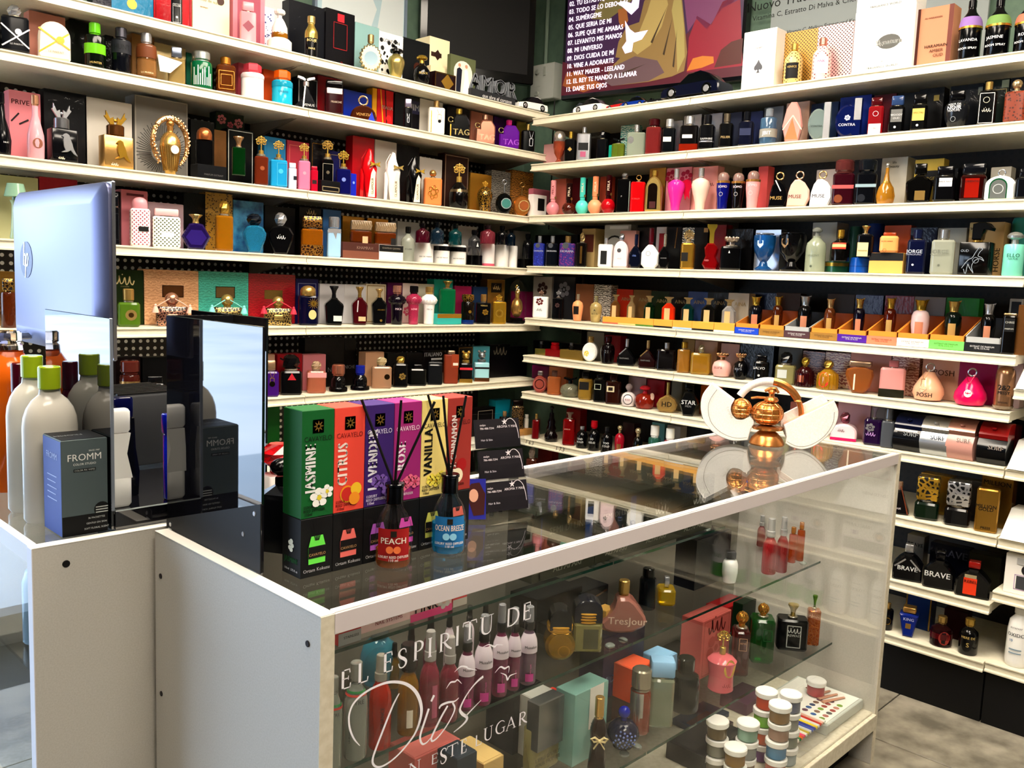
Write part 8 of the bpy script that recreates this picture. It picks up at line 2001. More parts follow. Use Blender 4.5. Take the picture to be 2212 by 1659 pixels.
# vinyl lettering on the front glass
SER={'I':[([(.5,0),(.5,1)],.3)],'L':[([(.22,0),(.22,1)],.17),([(.1,.03),(.98,.03)],.07),([(.93,0),(.98,.24)],.07)],'E':[([(.22,0),(.22,1)],.17),([(.1,.03),(.96,.03)],.07),([(.92,0),(.98,.24)],.07),([(.2,.52),(.76,.52)],.06),([(.76,.42),(.76,.64)],.05),([(.1,.97),(.9,.97)],.07),([(.86,1),(.92,.78)],.07)],'T':[([(.5,0),(.5,1)],.16),([(.02,.97),(.98,.97)],.07),([(.04,1),(.0,.78)],.06),([(.96,1),(1,.78)],.06),([(.34,.02),(.66,.02)],.045)],'P':[([(.24,0),(.24,1)],.18),([(.24,.97),(.6,.97),(.85,.86),(.92,.72),(.8,.54),(.5,.46),(.24,.47)],[.06,.07,.13,.18,.12,.06,.05]),([(.06,.02),(.46,.02)],.045)],'R':[([(.2,0),(.2,1)],.16),([(.2,.97),(.5,.97),(.7,.87),(.75,.73),(.64,.57),(.4,.5),(.2,.5)],[.06,.07,.12,.16,.1,.06,.05]),([(.42,.5),(.7,.2),(1.02,0)],[.14,.16,.1]),([(.06,.02),(.36,.02)],.045)],'U':[([(.2,1),(.2,.32),(.3,.1),(.5,.02),(.68,.06),(.8,.24),(.8,1)],[.17,.17,.13,.08,.07,.06,.06]),([(.02,.98),(.38,.98)],.045),([(.64,.98),(.96,.98)],.045)],'D':[([(.2,0),(.2,1)],.15),([(.2,.97),(.5,.95),(.8,.78),(.9,.5),(.8,.22),(.5,.05),(.2,.03)],[.06,.08,.13,.17,.13,.08,.06])],'S':[([(.86,.74),(.8,.92),(.5,.99),(.2,.9),(.12,.74),(.3,.58),(.66,.44),(.88,.28),(.8,.1),(.5,.01),(.2,.08),(.1,.28)],[.05,.06,.06,.1,.15,.18,.2,.17,.12,.07,.06,.05])],'N':[([(.14,0),(.14,1)],.07),([(.14,.98),(.86,.02)],.15),([(.86,0),(.86,1)],.07),([(.0,.98),(.3,.98)],.045),([(.72,.98),(1,.98)],.045)],'G':[([(.9,.8),(.76,.94),(.52,.99),(.22,.84),(.1,.5),(.22,.16),(.52,.01),(.8,.08),(.86,.2)],[.05,.07,.08,.14,.18,.14,.08,.07,.07]),([(.86,.02),(.86,.4)],.12),([(.66,.4),(1,.4)],.045)],'A':[([(.02,0),(.48,1)],.07),([(.46,1),(.9,0)],.15),([(.2,.36),(.7,.36)],.05),([(-.06,.02),(.16,.02)],.045),([(.7,.02),(1.04,.02)],.045)]}
g=G()
yv=CY0+.0026
for ch,x0,x1,z0,z1 in LETTERS:
 hgt,wid=z1-z0,(x1-x0)
 for pts,w in SER[ch]:
  ww=[q*hgt*.84 for q in w]if isinstance(w,list)else w*hgt*(.84 if ch!='I'else .5)
  P2=[(x0+a*wid,z0+b*hgt)for a,b in pts]
  if len(pts)>2:
   P2,ww=spline(P2,ww if isinstance(ww,list)else [ww]*len(P2),5)
  v,f=p_stroke(P2,ww)
  g.add([(a,yv,b)for a,b in v],f)
 if ch in 'I':
  for zz in (z0,z1):
   v,f=p_quad((x0+x1)/2-wid*.4,(x0+x1)/2+wid*.4,zz-.0006,zz+.0006)
   g.add([(a,yv,b)for a,b in v],f)
for pts,w in STROKES:
 P2,ww=spline(pts,[q*.00135 for q in w],6)
 v,f=p_stroke(P2,ww)
 g.add([(a,yv,b)for a,b in v],f)
solid('vinyl_lettering',g,'pF4F2F8',t)
# jars, pens, nail tray on the deck
JN=['orange','tan','slate','mint','brown','gold']
kk=0
for sidx,(x,y,n,cols)in enumerate(JARS):
 if sidx==4:
  x-=.03
  y+=.03
 for k in range(n):
  c=cols[n-1-k]
  pos=['lowest','second','third','top'][k]if n==4 else ['lowest','middle','top'][k]if n==3 else ['lower','upper'][k]
  j=thing('powder_jar','%s jar of the white lidded powder jar stack with %s powder on top'%(pos,JN[sidx]),'jar',(x+rnd.uniform(-.002,.002),y+rnd.uniform(-.002,.002),DK+.0004+k*.0434),rnd.random(),'stacked powder jars in the showcase')
  g=G()
  g.cyl(.023,0,.031,20)
  solid('jar_body',g,'o'+c,j)
  g=G()
  g.cyl(.0262,.029,.043,24,ch=.002)
  solid('lid',g,'pF0EEEA',j)
j=thing('powder_jar','single pink powder jar standing on the nail colour tray','jar',(JARF[0],JARF[1],DK+.031),0,'stacked powder jars in the showcase')
g=G()
g.cyl(.023,0,.031,20)
solid('jar_body',g,'oB85058',j)
g=G()
g.cyl(.0262,.029,.043,24,ch=.002)
solid('lid',g,'pF0EEEA',j)
t=thing('nail_color_tray','white nail polish colour chart case with painted nail tips','tray',(2.212,.985,DK+.0004))
g=G()
g.box(0,0,0,.22,.19,.028,.002)
solid('case',g,'oD0D4CE',t)
g=G()
g.box(0,0,.0285,.205,.175,.0008)
solid('chart_card',g,'pF0EEE8',t)
for k in range(18):
 g=G()
 cx,cy=-.085+(k%6)*.021+(k//6)*.006,-.07+(k//6)*.026
 g.add([(cx+.008*math.cos(2*PI*i/12),cy+.008*math.sin(2*PI*i/12),.0297)for i in range(12)],[tuple(range(12))])
 solid('colour_spot',g,'p'+rnd.choice(['A85048','88A848','3A6AA8','8A6858','B07068','5A5A60','C89080','6A3A58','2A4878']),t)
for k in range(5):
 g=G()
 g.tube([(.0+k*.012,-.03+k*.016,.031),(.07+k*.004,-.06+k*.022,.033)],[.007,.004],8,flat=.4)
 solid('nail_tip',g,'pC89880',t)
t=thing('pencil_case','clear box of eye pencils in many colours on showcase deck','pencil case',(2.03,.945,DK+.0004))
g=G()
g.box(0,0,0,.16,.12,.03,.001)
solid('clear_tray',g,'acrylic',t)
for k in range(14):
 g=G()
 x=-.072+k*.011
 g.tube([(x,-.05,.037),(x+.004,.05,.037)],.004,6)
 solid('pencil',g,'o'+['E8E4DC','2A7A48','E86A28','D84878','E0E0D8','B8A83A','C8C8C8','3A58B0','2A3A98','E8D030','D8D8D8','C83A30','E0B8A8','F0F0EC'][k],t)
 # ------------------------------------------------------------------ showcase two (left, end panel towards the camera)
DX0,DX1,DY0,DY1=.40,.86,1.33,2.3
t=thing('glass_showcase','second glass showcase at far left with a plain white end panel','showcase',(0,0,0))
ep=cbox('end_panel',DX0,DX1,DY0,DY0+.019,0,CT,'laminate')
g=G()
g.cyl(.0055,-.001,.001,12,mt=Matrix.Translation((DX0+.045,DY0-.0004,.826))@Matrix.Rotation(PI/2,4,'X'))
solid('screw_cover',g,'p141214',ep)
cbox('edge_trim',DX0-.0005,DX1,DY0-.0005,DY0+.0195,CT,CT+.0012,'pEDEAE2',0)
cbox('edge_trim',DX0-.0012,DX0,DY0,DY0+.019,0,CT,'pE8E8EE',0)
for x0 in (DX0,DX1-.012):
 cbox('top_rail',x0,x0+.012,DY0+.019,DY1,CT-.026,CT+.002,'pE8E8E8')
cbox('glass_top',DX0+.012,DX1-.012,DY0+.019,DY1,CT-.006,CT,'pane_top',0)
cbox('glass_front',DX0+.003,DX0+.007,DY0+.02,DY1,DK,CT-.02,'pane',0)
cbox('deck',DX0+.004,DX1-.004,DY0+.019,DY1,DK-.03,DK,'laminate_worn')
cbox('back_doors',DX1-.012,DX1-.006,DY0+.019,DY1,DK,CT-.02,'p5A6068')
cbox('end_panel',DX0,DX1,DY1,DY1+.019,0,CT,'laminate')
for z in (.36,.60):
 s=cbox('glass_shelf',DX0+.05,DX1-.014,DY0+.02,DY1,z-.006,z,'pane',0)
k=0
for (z,ys)in ((.3604,(1.40,1.48,1.56,1.66)),(.6004,(1.42,1.52,1.62)),(DK+.0004,(1.38,1.46,1.54))):
 for y in ys:
  o=thing('cream_tube',['first','second','third','fourth','fifth','sixth','seventh','eighth','ninth','tenth'][k]+' pale hair cream bottle inside the far left showcase','bottle',(DX0+.1+.03*(k%2),y,z),PI*.2,'pale bottles in the far left showcase')
  g=G()
  g.lathe([(.026,0),(.03,.004),(.03,.11),(.024,.13),(.014,.135)],16)
  solid('bottle_body',g,'o'+['C8D0D8','B8C4CC','90A8B8','C8D4DC'][k%4],o)
  g=G()
  g.cyl(.016,.134,.165,14)
  solid('cap',g,'oE0E4E8',o)
  k+=1
  # ------------------------------------------------------------------ on showcase two
def flask(name,label,x,y,w,d,h,body,capw,caph,capmat,r=.45,rz=0,deco=None,sh=.72):
 t=thing(name,label,'bottle',(x,y,CT+.0006),rz,'salon bottles on the far left showcase')
 g=G()
 hb=h-caph
 R=w/2
 g.lathe([(R*.9,0),(R,.006),(R,hb*sh),(R*.96,hb*(sh+.07)),(R*.84,hb*(sh+.14)),(R*.64,hb*(sh+.2)),(capw*.5,hb*(sh+.24)),(capw*.46,hb)],28)
 for i,v in enumerate(g.v):
  g.v[i]=(v[0],v[1]*d/w,v[2])
 solid('bottle_body',g,body,t)
 g=G()
 g.cyl(capw/2,hb,h,22,ch=.0015)
 solid('cap',g,capmat,t)
 if deco:
  decorate(t,deco,w,h,d,lambda z:R*(d/w))
 return t
flask('shampoo_bottle','white shampoo bottle with lime green cap in front of its twin',.474,1.475,.082,.05,.245,'oDAD6CC',.033,.036,'oAABF2A',deco=[('plate',-.5,-.36,.06,.5,'pB8C8C0')])
flask('shampoo_bottle','white shampoo bottle with lime green cap standing behind its twin',.474,1.556,.08,.048,.255,'oDAD6CC',.033,.036,'oAABF2A')
flask('conditioner_bottle','plum bottle with dark red cap beside the orange bottle',.478,1.635,.032,.03,.235,'o6A1A3C',.026,.05,'o5A0C28',sh=.84)
t=flask('orange_lotion_bottle','big orange lotion bottle with clear lid at the left edge',.488,1.72,.084,.07,.235,'oE8761E',.042,.01,'oE8761E',sh=.86)
g=G()
g.cyl(.023,.2355,.262,18,r2=.021)
g.cyl(.02,.262,.284,18)
solid('clear_lid',g,'cE8D8D0',t)
t=flask('orange_pump_bottle','orange gel bottle with clear pump behind lime capped bottles',.55,1.69,.054,.054,.18,'gE05A14',.04,.03,'gD8A890',sh=.84)
g=G()
g.cyl(.016,.18,.215,16)
g.tube([(0,0,.21),(.02,-.03,.212),(.024,-.038,.208)],.006,8)
solid('pump_head',g,'cC8C4C4',t)
t=thing('color_wipes_box','grey and black wipes carton lettered FROMM on the left showcase','box',(.4835,1.3975,CT+.0006),0)
g=G()
g.box(0,0,0,.066,.076,.146,.001)
solid('carton_body',g,'p5E6A6C',t)
g=G()
g.box(-.0331,0,.001,.0004,.075,.143)
solid('side_print',g,'p4A62A8',t)
g=G()
g.box(0,0,.1461,.064,.074,.0004)
solid('lid_flap',g,'p15171A',t)
g=G()
g.box(0,-.0382,.0005,.0655,.0004,.03)
solid('black_foot_print',g,'p08080A',t)
g=G()
flat_text(g,'FROMM',.0,.119,.0145,-.0386)
flat_text(g,'SINCE 1907',.014,.128,.0032,-.0386)
flat_text(g,'COLOR STUDIO',.0,.1085,.0045,-.0386)
solid('lettering',g,'pE8E8E4',t)
g=G()
v,f=p_quad(-.016,.016,.097,.1015)
g.add([(a,-.0386,b)for a,b in v],f)
solid('black_print',g,'p101214',t)
g=G()
v,f=p_disc(.024,.036,.0115)
g.add([(min(a,.033),-.0386,b)for a,b in v],f)
solid('black_print',g,'p101214',t)
g=G()
flat_text(g,'COLOR FIX WIPES',.0,.0992,.0036,-.039)
for i,s in enumerate(('36 PACKETTES','GENTLE ON SKIN','SOFT FLORAL SCENT')):
 flat_text(g,s,.016,.0245-i*.008,.0038,-.039)
for i in range(3):
 v,f=p_quad(.015,.033,.031+.004*i,.0325+.004*i)
 g.add([(a,-.039,b)for a,b in v],f)
solid('lettering',g,'pC8CCC8',t)
g=G()
mt=Matrix.Rotation(-PI/2,4,'Z')
flat_text(g,'FROMM',.0,.119,.0135,-.0338,mt=mt)
for i in range(5):
 v,f=p_quad(-.02,.02-.004*(i%2),.088-.009*i,.0895-.009*i)
 g.add([(a,-.0338,b)for a,b in v],f,mt)
solid('lettering',g,'pB8C4E8',t)
g=G()
mt=Matrix.Translation((0,0,.1468))@Matrix.Rotation(-PI/2,4,'X')
flat_text(g,'FROMM',-.01,.0,.012,0,PI,mt=mt)
solid('lettering',g,'p8A8E90',t)
# desktop monitor seen from behind
t=thing('desktop_monitor','silver all in one computer seen from behind with its arm stand','monitor',(.604,1.805,CT+.0006))
g=G()
y0,y1,z0,z1=-.243,.24,.24,.546
def rg(x,i):
 out=[]
 r=max(.02-i,.003)
 for cy,cz,a0 in ((y0,z0,PI),(y1,z0,1.5*PI),(y1,z1,0),(y0,z1,.5*PI)):
  sy=1 if cy==y0 else -1
  sz=1 if cz==z0 else -1
  for k in range(4):
   a=a0+k/3*PI/2
   out.append((x,cy+sy*.02+sy*i*.3+r*math.cos(a),cz+sz*.02+sz*i*.3+r*math.sin(a)))
 return out
g.loft([rg(-.020,.06),rg(-.017,.03),rg(-.009,.006),rg(-.003,0),rg(.002,0)][::-1])
solid('back_shell',g,'monitorback',t)
g=G()
g.box(.0045,-.0015,z0,.006,.49,z1-z0+.002,.002)
solid('side_bezel',g,'m9A9CA4',t)
g=G()
g.box(.0085,-.0015,z0+.006,.002,.474,z1-z0-.012)
solid('screen_panel',g,'o0A0C14',t)
def lz(a,b):
 return (-.0207,.13-a*.036,.41+b*.036)
g=G()
g.add([lz(math.cos(2*PI*i/28),math.sin(2*PI*i/28))for i in range(28)],[tuple(range(28))])
solid('logo_disc',g,'m2A2C50',t)
g=G()
for pts in ([(-.25,.95),(-.42,-.3)],[(-.32,.25),(-.1,.3),(-.06,.12),(-.2,-.35)],[(.12,.3),(-.16,-.98)],[(.12,.3),(.36,.3),(.42,.1),(.28,-.3),(.06,-.32)]):
 v,f=p_stroke([(a*.95,b)for a,b in pts],.13)
 g.add([(-.0212,)+lz(a,b)[1:]for a,b in v],f)
solid('logo_lettering',g,'mD8D8E0',t)
g=G()
g.tube([(.0,.13,.26),(-.045,.20,.252),(-.05,.20,.24),(.02,.06,.006)],.011,8,flat=.7)
g.tube([(.02,-.1,.26),(.03,-.06,.25),(.03,-.06,.006)],.011,8,flat=.7)
g.box(.03,.0,0,.06,.3,.008,.002)
solid('arm_stand',g,'m8A90A8',t)
# black acrylic displays
t=thing('acrylic_display','black mirror acrylic display stand on the left showcase holding white and blue bottles','display stand',(0,0,CT+.0022))
def abox(nm,x0,x1,y0,y1,z0,z1,mat='blackacrylic',b=.0008):
 g=G()
 g.box((x0+x1)/2,(y0+y1)/2,z0,x1-x0,y1-y0,z1-z0,b)
 return solid(nm,g,mat,t)
abox('side_panel',.519,.523,1.352,1.63,.0,.325)
abox('clear_edge',.5188,.5234,1.3495,1.3518,.03,.325,'gB8C0CC')
abox('base_tray',.5235,.78,1.352,1.63,.0,.024)
abox('front_lip',.5235,.78,1.348,1.352,.0,.03)
abox('front_edge_line',.5235,.78,1.3472,1.3478,.029,.0312,'gD0D8D8')
abox('side_panel',.78,.784,1.352,1.63,.0,.325)
BA=CT+.0022+.0247
t2=thing('white_body_spray','white body shaped bottle in the black acrylic display','bottle',(.548,1.395,BA))
g=G()
g.rbox(.034,.024,0,.05,.008,.005)
g.loft([[(sx*.017,sy*.011,.046)for sx,sy in ((-1,-1),(1,-1),(1,1),(-1,1))],[(-.004+sx*.013,sy*.010,.085)for sx,sy in ((-1,-1),(1,-1),(1,1),(-1,1))],[(sx*.0145,sy*.011,.118)for sx,sy in ((-1,-1),(1,-1),(1,1),(-1,1))]])
solid('bottle_body',g,'oF0F0EC',t2)
g=G()
g.rbox(.033,.022,.119,.156,.006,.004,cx=-.001)
solid('cap',g,'oF2F2F0',t2)
t2=thing('blue_body_spray','dark blue curved bottle behind the white one in the black acrylic display','bottle',(.585,1.46,BA))
g=G()
g.loft([[(a*.016+o,b*.011,z)for a,b in ((-1,-1),(1,-1),(1,1),(-1,1))]for z,o in ((0,0),(.04,.002),(.08,-.004),(.13,-.006))])
solid('bottle_body',g,'o14161E',t2)
g=G()
g.rbox(.036,.022,.13,.165,.006,.003,cx=-.008)
solid('cap',g,'o0C1040',t2)
t2=thing('blue_box_bottle','bright blue square bottle at the edge of the black acrylic display','bottle',(.632,1.392,BA))
g=G()
g.rbox(.022,.02,0,.108,.003,.002)
solid('bottle_body',g,'o0C28C8',t2)
g=G()
g.rbox(.026,.023,.109,.142,.003,.002)
solid('cap',g,'o0E24B0',t2)
t=thing('acrylic_display','black mirror acrylic display cube on the long showcase reflecting the window','display stand',(0,0,CT+.0018))
sp=abox('side_panel',.592,.596,1.035,1.32,.0,.332)
g=G()
for yy,zz,m_ in ((1.305,.008,0),(1.08,.045,0),(1.05,.08,0)):
 g.cyl(.0035,-.001,.001,10,mt=Matrix.Translation((.5903,yy,zz))@Matrix.Rotation(PI/2,4,'Y'))
solid('screw',g,'mB8B8BC',sp)
abox('back_panel',.596,.70,1.316,1.32,.0,.332)
abox('base_box',.5965,.70,1.16,1.316,.0,.02)
g=G()
g.loft([[(xx,yy,zz_)for yy,zz_ in ((1.035,0),(1.035,.096),(1.32,.014),(1.32,0))]for xx in (.5918,.5905)])
solid('base_side',g,'p24262A',t)
t2=thing('black_faceted_bottle','black faceted bottle with round stopper behind the acrylic display','bottle',(.675,1.12,CT+.0012))
g=G()
g.loft([[(r*math.cos(2*PI*i/6),r*math.sin(2*PI*i/6),z)for i in range(6)]for r,z in ((.03,0),(.034,.07),(.03,.085),(.012,.095))])
solid('glass_body',g,'o1A1C20',t2,20)
g=G()
g.cyl(.011,.095,.108,14)
g.ball(.019,(0,0,.122),12,None,(1,1,.7))
solid('stopper',g,'o0C0C0E',t2)
t2=thing('red_crystal_bottle','small white bottle with red crystal stopper behind the faceted black one','bottle',(.72,1.21,CT+.0012))
g=G()
g.rbox(.05,.04,0,.09,.004)
solid('glass_body',g,'oE8E4E0',t2)
g=G()
g.cyl(.012,.09,.1,12)
g.loft([[(r*math.cos(2*PI*i/8+.4*k),r*math.sin(2*PI*i/8+.4*k),z)for i in range(8)]for k,(r,z)in enumerate(((.012,.1),(.03,.112),(.03,.125),(.014,.138)))])
solid('stopper',g,'gD02028',t2,15)
t2=thing('receipt_printer','black receipt printer with ribbed top behind the displays','printer',(.83,1.98,CT+.0006),.1)
t2.location.z=CT+.002
t2.location.x,t2.location.y=.765,1.86
g=G()
g.rbox(.17,.17,0,.145,.008)
solid('housing',g,'p2A2C30',t2)
for k in range(8):
 g=G()
 g.box(0,-.07+k*.02,.1453,.15,.007,.004)
 solid('rib',g,'p0E0E10',t2)
 # ------------------------------------------------------------------ on showcase one
ZT=CT+.0008
def flower(t,cx,cz,s,y,petal,core,n=5,nm='flower_print'):
 g=G()
 for i in range(n):
  a=2*PI*i/n+.4
  v,f=p_disc(cx+s*.5*math.cos(a),cz+s*.5*math.sin(a),s*.36,s*.3,10)
  g.add([(x,y,z)for x,z in v],f)
 solid(nm,g,petal,t)
 g=G()
 v,f=p_disc(cx,cz,s*.22,None,10)
 g.add([(x,y-.0004,z)for x,z in v],f)
 solid('flower_core_print',g,core,t)
DIF=[('JASMINE','0F6B33','E8E8E8','7CE860','F4F4F0','E0D048','10341C','green'),('CITRUS','E85848','F4E4DC','F08078','E8A028','F0C838','8A1A18','coral red'),('LAVENDER','482878','E8E4F0','C070D0','8868B8','604090','E0D8F0','violet'),('ROSE','A83080','F4E4F0','E060C0','E87898','C04868','F0D8E8','magenta'),('VANILLA','F0DC90','141208','D8D870','F0E060','C8A828','2A240C','cream yellow'),('APPLE CINNAMON','A84038','F0E0DC','E07868','C02028','F0E8D0','5A1410','brick red')]
for i,(nm,c,tc,bc,pc,cc,lc,cn)in enumerate(DIF):
 x=.646+i*.0505
 t=thing('diffuser_box','tall %s reed diffuser box lettered %s on the long showcase'%(cn,nm),'box',(x,1.0075,ZT),0,'row of reed diffuser boxes')
 w,d,h=.0495,.045,.2265
 g=G()
 g.box(0,0,.0815,w,d,h-.0815,.0008)
 solid('carton_upper',g,'p'+c,t)
 g=G()
 g.box(0,0,0,w,d,.081,.0008)
 solid('carton_lower',g,'p0A0A0E',t)
 y=-d/2-.0006
 g=G()
 for q in range(2):
  v,f=p_quad(-.0085,.0085,.1955,.2135)
  g.add([(a,y,b)for a,b in v],f)
 solid('logo_square',g,'p1A1210',t)
 g=G()
 for k in range(8):
  a=k*PI/4
  v,f=p_stroke([(.002*math.cos(a),.2045+.002*math.sin(a)),(.0074*math.cos(a),.2045+.0074*math.sin(a))],[.003,.0008])
  g.add([(p_[0],y-.0004,p_[1])for p_ in v],f)
 v,f=p_ring(0,.2045,.0026,.0034,12)
 g.add([(p_[0],y-.0005,p_[1])for p_ in v],f)
 solid('logo_star',g,'mC8A058',t)
 g=G()
 flat_text(g,'CAVAYELO',0,.188,.0098,y,maxw=.043)
 flat_text(g,'LUXURY',-.012,.0965,.0056,y,bold=.08,squeeze=.8)
 flat_text(g,'REED DIFFUSER',-.005,.0915,.0056,y,bold=.08,squeeze=.8)
 flat_text(g,'110ml',-.014,.0866,.0056,y,bold=.08,squeeze=.8)
 solid('lettering',g,'p'+('0C2414'if i==0 else lc),t)
 g=G()
 sz=.0225 if len(nm)<9 else .016
 flat_text(g,nm,-.0115,.148 if len(nm)<9 else .146,sz,y,PI/2,bold=.1,squeeze=.72)
 solid('scent_name',g,'p'+tc,t)
 if i==0:
  flower(t,.002,.108,.017,y-.0008,'p'+pc,'p'+cc)
  flower(t,.014,.115,.012,y-.0012,'p'+pc,'p'+cc)
 elif i==1:
  for k,(a,b,r,m_)in enumerate(((-.003,.106,.012,'E8A028'),(-.003,.106,.0098,'D03830'),(.011,.112,.009,'F0C838'),(.008,.099,.009,'F0A030'))):
   g=G()
   v,f=p_disc(a,b,r)
   g.add([(p_[0],y-.0004*k,p_[1])for p_ in v],f)
   solid('fruit_print',g,'p'+m_,t)
 elif i==5:
  for k,(a,b,r,m_)in enumerate(((.006,.122,.010,'B01820'),(-.003,.106,.0115,'F0E4C8'),(-.003,.106,.004,'A86838'))):
   g=G()
   v,f=p_disc(a,b,r)
   g.add([(p_[0],y-.0004*k,p_[1])for p_ in v],f)
   solid('fruit_print',g,'p'+m_,t)
 else:
  rr=random.Random(i)
  for k in range(3):
   flower(t,-.004+.009*k,.102+rr.random()*.016,.012,y-.0004*(k+1),'p'+pc,'p'+cc,6)
 g=G()
 g.slab([(-.013,.018),(.013,.018),(.0135,.04),(.009,.056),(-.009,.056),(-.0135,.04)],y-.0006,y)
 solid('bottle_print',g,'p'+bc,t)
 g=G()
 for q in (-.6,-.3,0,.3,.6):
  v,f=p_stroke([(q*.004,.05),(q*.018,.078)],.0012)
  g.add([(p_[0],y-.001,p_[1])for p_ in v],f)
 v,f=p_quad(-.0135,.0135,.026,.042)
 g.add([(p_[0],y-.0011,p_[1])for p_ in v],f)
 solid('label_print',g,'p161014',t)
 g=G()
 flat_text(g,'CAVAYELO',0,.031,.0052,y-.0016)
 solid('lettering',g,'pC8A070',t)
 g=G()
 flat_text(g,'Ortam Kokusu',0,.0095,.0066,y,bold=.03)
 if i==0:
  mt=Matrix.Rotation(-PI/2,4,'Z')
  flat_text(g,'110 ml   3.72 fl. oz',0,.0085,.0042,-w/2-.0006,mt=mt)
 solid('lettering',g,'pF0F0F0',t)
 if i==0:
  g=G()
  flat_text(g,'JASMINE',0,.022,.0105,-w/2-.0006,bold=.06,squeeze=.8,mt=mt)
  solid('lettering',g,'p0E6A34',t)
  g=G()
  for k in range(5):
   v,f=p_disc(.003*math.cos(k*1.26),.042+.006*math.sin(k*1.26),.0042,.0034,8)
   g.add([(p_[0],-w/2-.0007-.0001*k,p_[1])for p_ in v],f,mt)
  solid('flower_print',g,'pE8ECE0',t)
def diffuser(label,x,y,liquid,level,lab1,word,fruit,reeds):
 t=thing('reed_diffuser',label,'reed diffuser',(x,y,ZT),-.66,'reed diffuser bottles on the long showcase')
 R=.0262
 prof=[(.9,0),(1,.05),(1,.5),(.93,.68),(.72,.84),(.5,.92),(.46,1)]
 H=.092
 g=G()
 g.lathe([(a*R,b*H)for a,b in prof],28)
 solid('glass_bottle',g,'acrylic',t)
 g=G()
 g.lathe([(R*.86,.003),(R*.94,.008),(R*.94,level),(R*.2,level+.0005)],24)
 solid('scented_liquid',g,'g'+liquid,t)
 g=G()
 g.cyl(.0125,H*.98,H+.026,22,ch=.001)
 g.cyl(.014,H+.022,H+.027,22)
 solid('collar',g,'o0A0A0C',t)
 decorate(t,[('plate',-.46,.46,.12,.5,'p'+lab1),('text',word,0,.36,.2,'pF4E8D8'),('text','LUXURY REED DIFFUSER',0,.17,.085,'pF4F0E8'),('text','110 ml',0,.135,.08,'pF4F0E8'),('plate',-.08,.08,.41,.48,'p2A2010'),('disc',-.1,.26,.1,'p'+fruit),('disc',.1,.26,.1,'p'+fruit)],R*2,.12,R*2,lambda z:R)
 for a,b in reeds:
  g=G()
  g.tube([(-a*.2,-b*.1,.02),(0,0,H+.02),(a,b,.235)],.0019,8)
  solid('reed',g,'p0A0A0A',t)
diffuser('amber reed diffuser lettered PEACH with black sticks',.753,.956,'C07018',.026,'A81C1C','PEACH','F08850',((-.048,.0),(.006,.004),(.052,-.004)))
diffuser('blue reed diffuser lettered OCEAN BREEZE with black sticks',.856,.956,'18A8D8',.046,'2A80B8','OCEAN BREEZE','A0D8F0',((-.036,.004),(-.014,-.002),(.02,.004)))
# card holder
t=thing('card_holder','clear acrylic business card holder with three tiers of black cards','card holder',(1.078,1.095,ZT),-.25)
g=G()
g.box(0,-.03,0,.11,.085,.003)
solid('holder_base',g,'acrylic',t)
for k in range(3):
 y,z=-.055+k*.017,.018+k*.052
 mt=Matrix.Translation((0,y,z))@Matrix.Rotation(math.radians(-14),4,'X')
 g=G()
 g.box(0,-.005,-.008,.1,.0015,.026,mt=mt)
 g.box(0,.006,-.008,.1,.0015,.062,mt=mt)
 g.box(-.05,0,-.008,.0015,.012,.022,mt=mt)
 g.box(.05,0,-.008,.0015,.012,.022,mt=mt)
 solid('card_pocket',g,'acrylic',t)
 g=G()
 g.box(0,.001,-.006,.088,.006,.05,mt=mt)
 st=solid('card_stack',g,'p1E1620',t)
 g=G()
 for s,a,b,sz in (('stelyn',-.03,.034,.005),('786-488-7294',-.022,.028,.005),('AROMA Y MAS',.018,.03,.006),('Hair & Skin',-.024,.008,.005)):
  flat_text(g,s,a,b,sz,-.0026,mt=mt)
 v,f=p_stroke(spline([(.014,.038),(.026,.044),(.036,.036),(.04,.02),(.041,.008)],None,4),.001)
 g.add([(a,-.0026,b)for a,b in v],f,mt)
 for i in range(5):
  a=2*PI*i/5+.3
  v,f=p_stroke([(.014+.0006*math.cos(a),.038+.0006*math.sin(a)),(.014+.0055*math.cos(a),.038+.0055*math.sin(a))],[.003,.0006])
  g.add([(p_[0],-.0028,p_[1])for p_ in v],f,mt)
 solid('card_print',g,'pE8E0E4',st)
for k in range(2):
 t=thing('flyer_holder',['lower','upper'][k]+' small flyer of a long haired woman beside the diffuser boxes','flyer',(.995-.012*k,1.055+.045*k,ZT),-.6)
 mt=Matrix.Translation((0,0,.002+.062*k))@Matrix.Rotation(math.radians(-12),4,'X')
 g=G()
 g.box(0,.002,0 if k==0 else -.06,.056,.0015,.076 if k==0 else .136,mt=mt)
 solid('acrylic_back',g,'acrylic',t)
 g=G()
 g.box(0,0,.002,.05,.001,.068,mt=mt)
 solid('flyer_card',g,'p2A2E98'if k==0 else 'pB8B0C0',t)
 g=G()
 v=[(.004,.008),(.022,.01),(.024,.045),(.014,.064),(.0,.062),(-.01,.05),(-.006,.036),(.0,.02)]
 g.add([(a,-.001,b)for a,b in v],[tuple(range(len(v)))],mt)
 solid('hair_print',g,'p4A1410',t)
 g=G()
 v,f=p_disc(.004,.042,.008,.011)
 g.add([(a,-.0014,b)for a,b in v],f,mt)
 solid('face_print',g,'pD8A890',t)
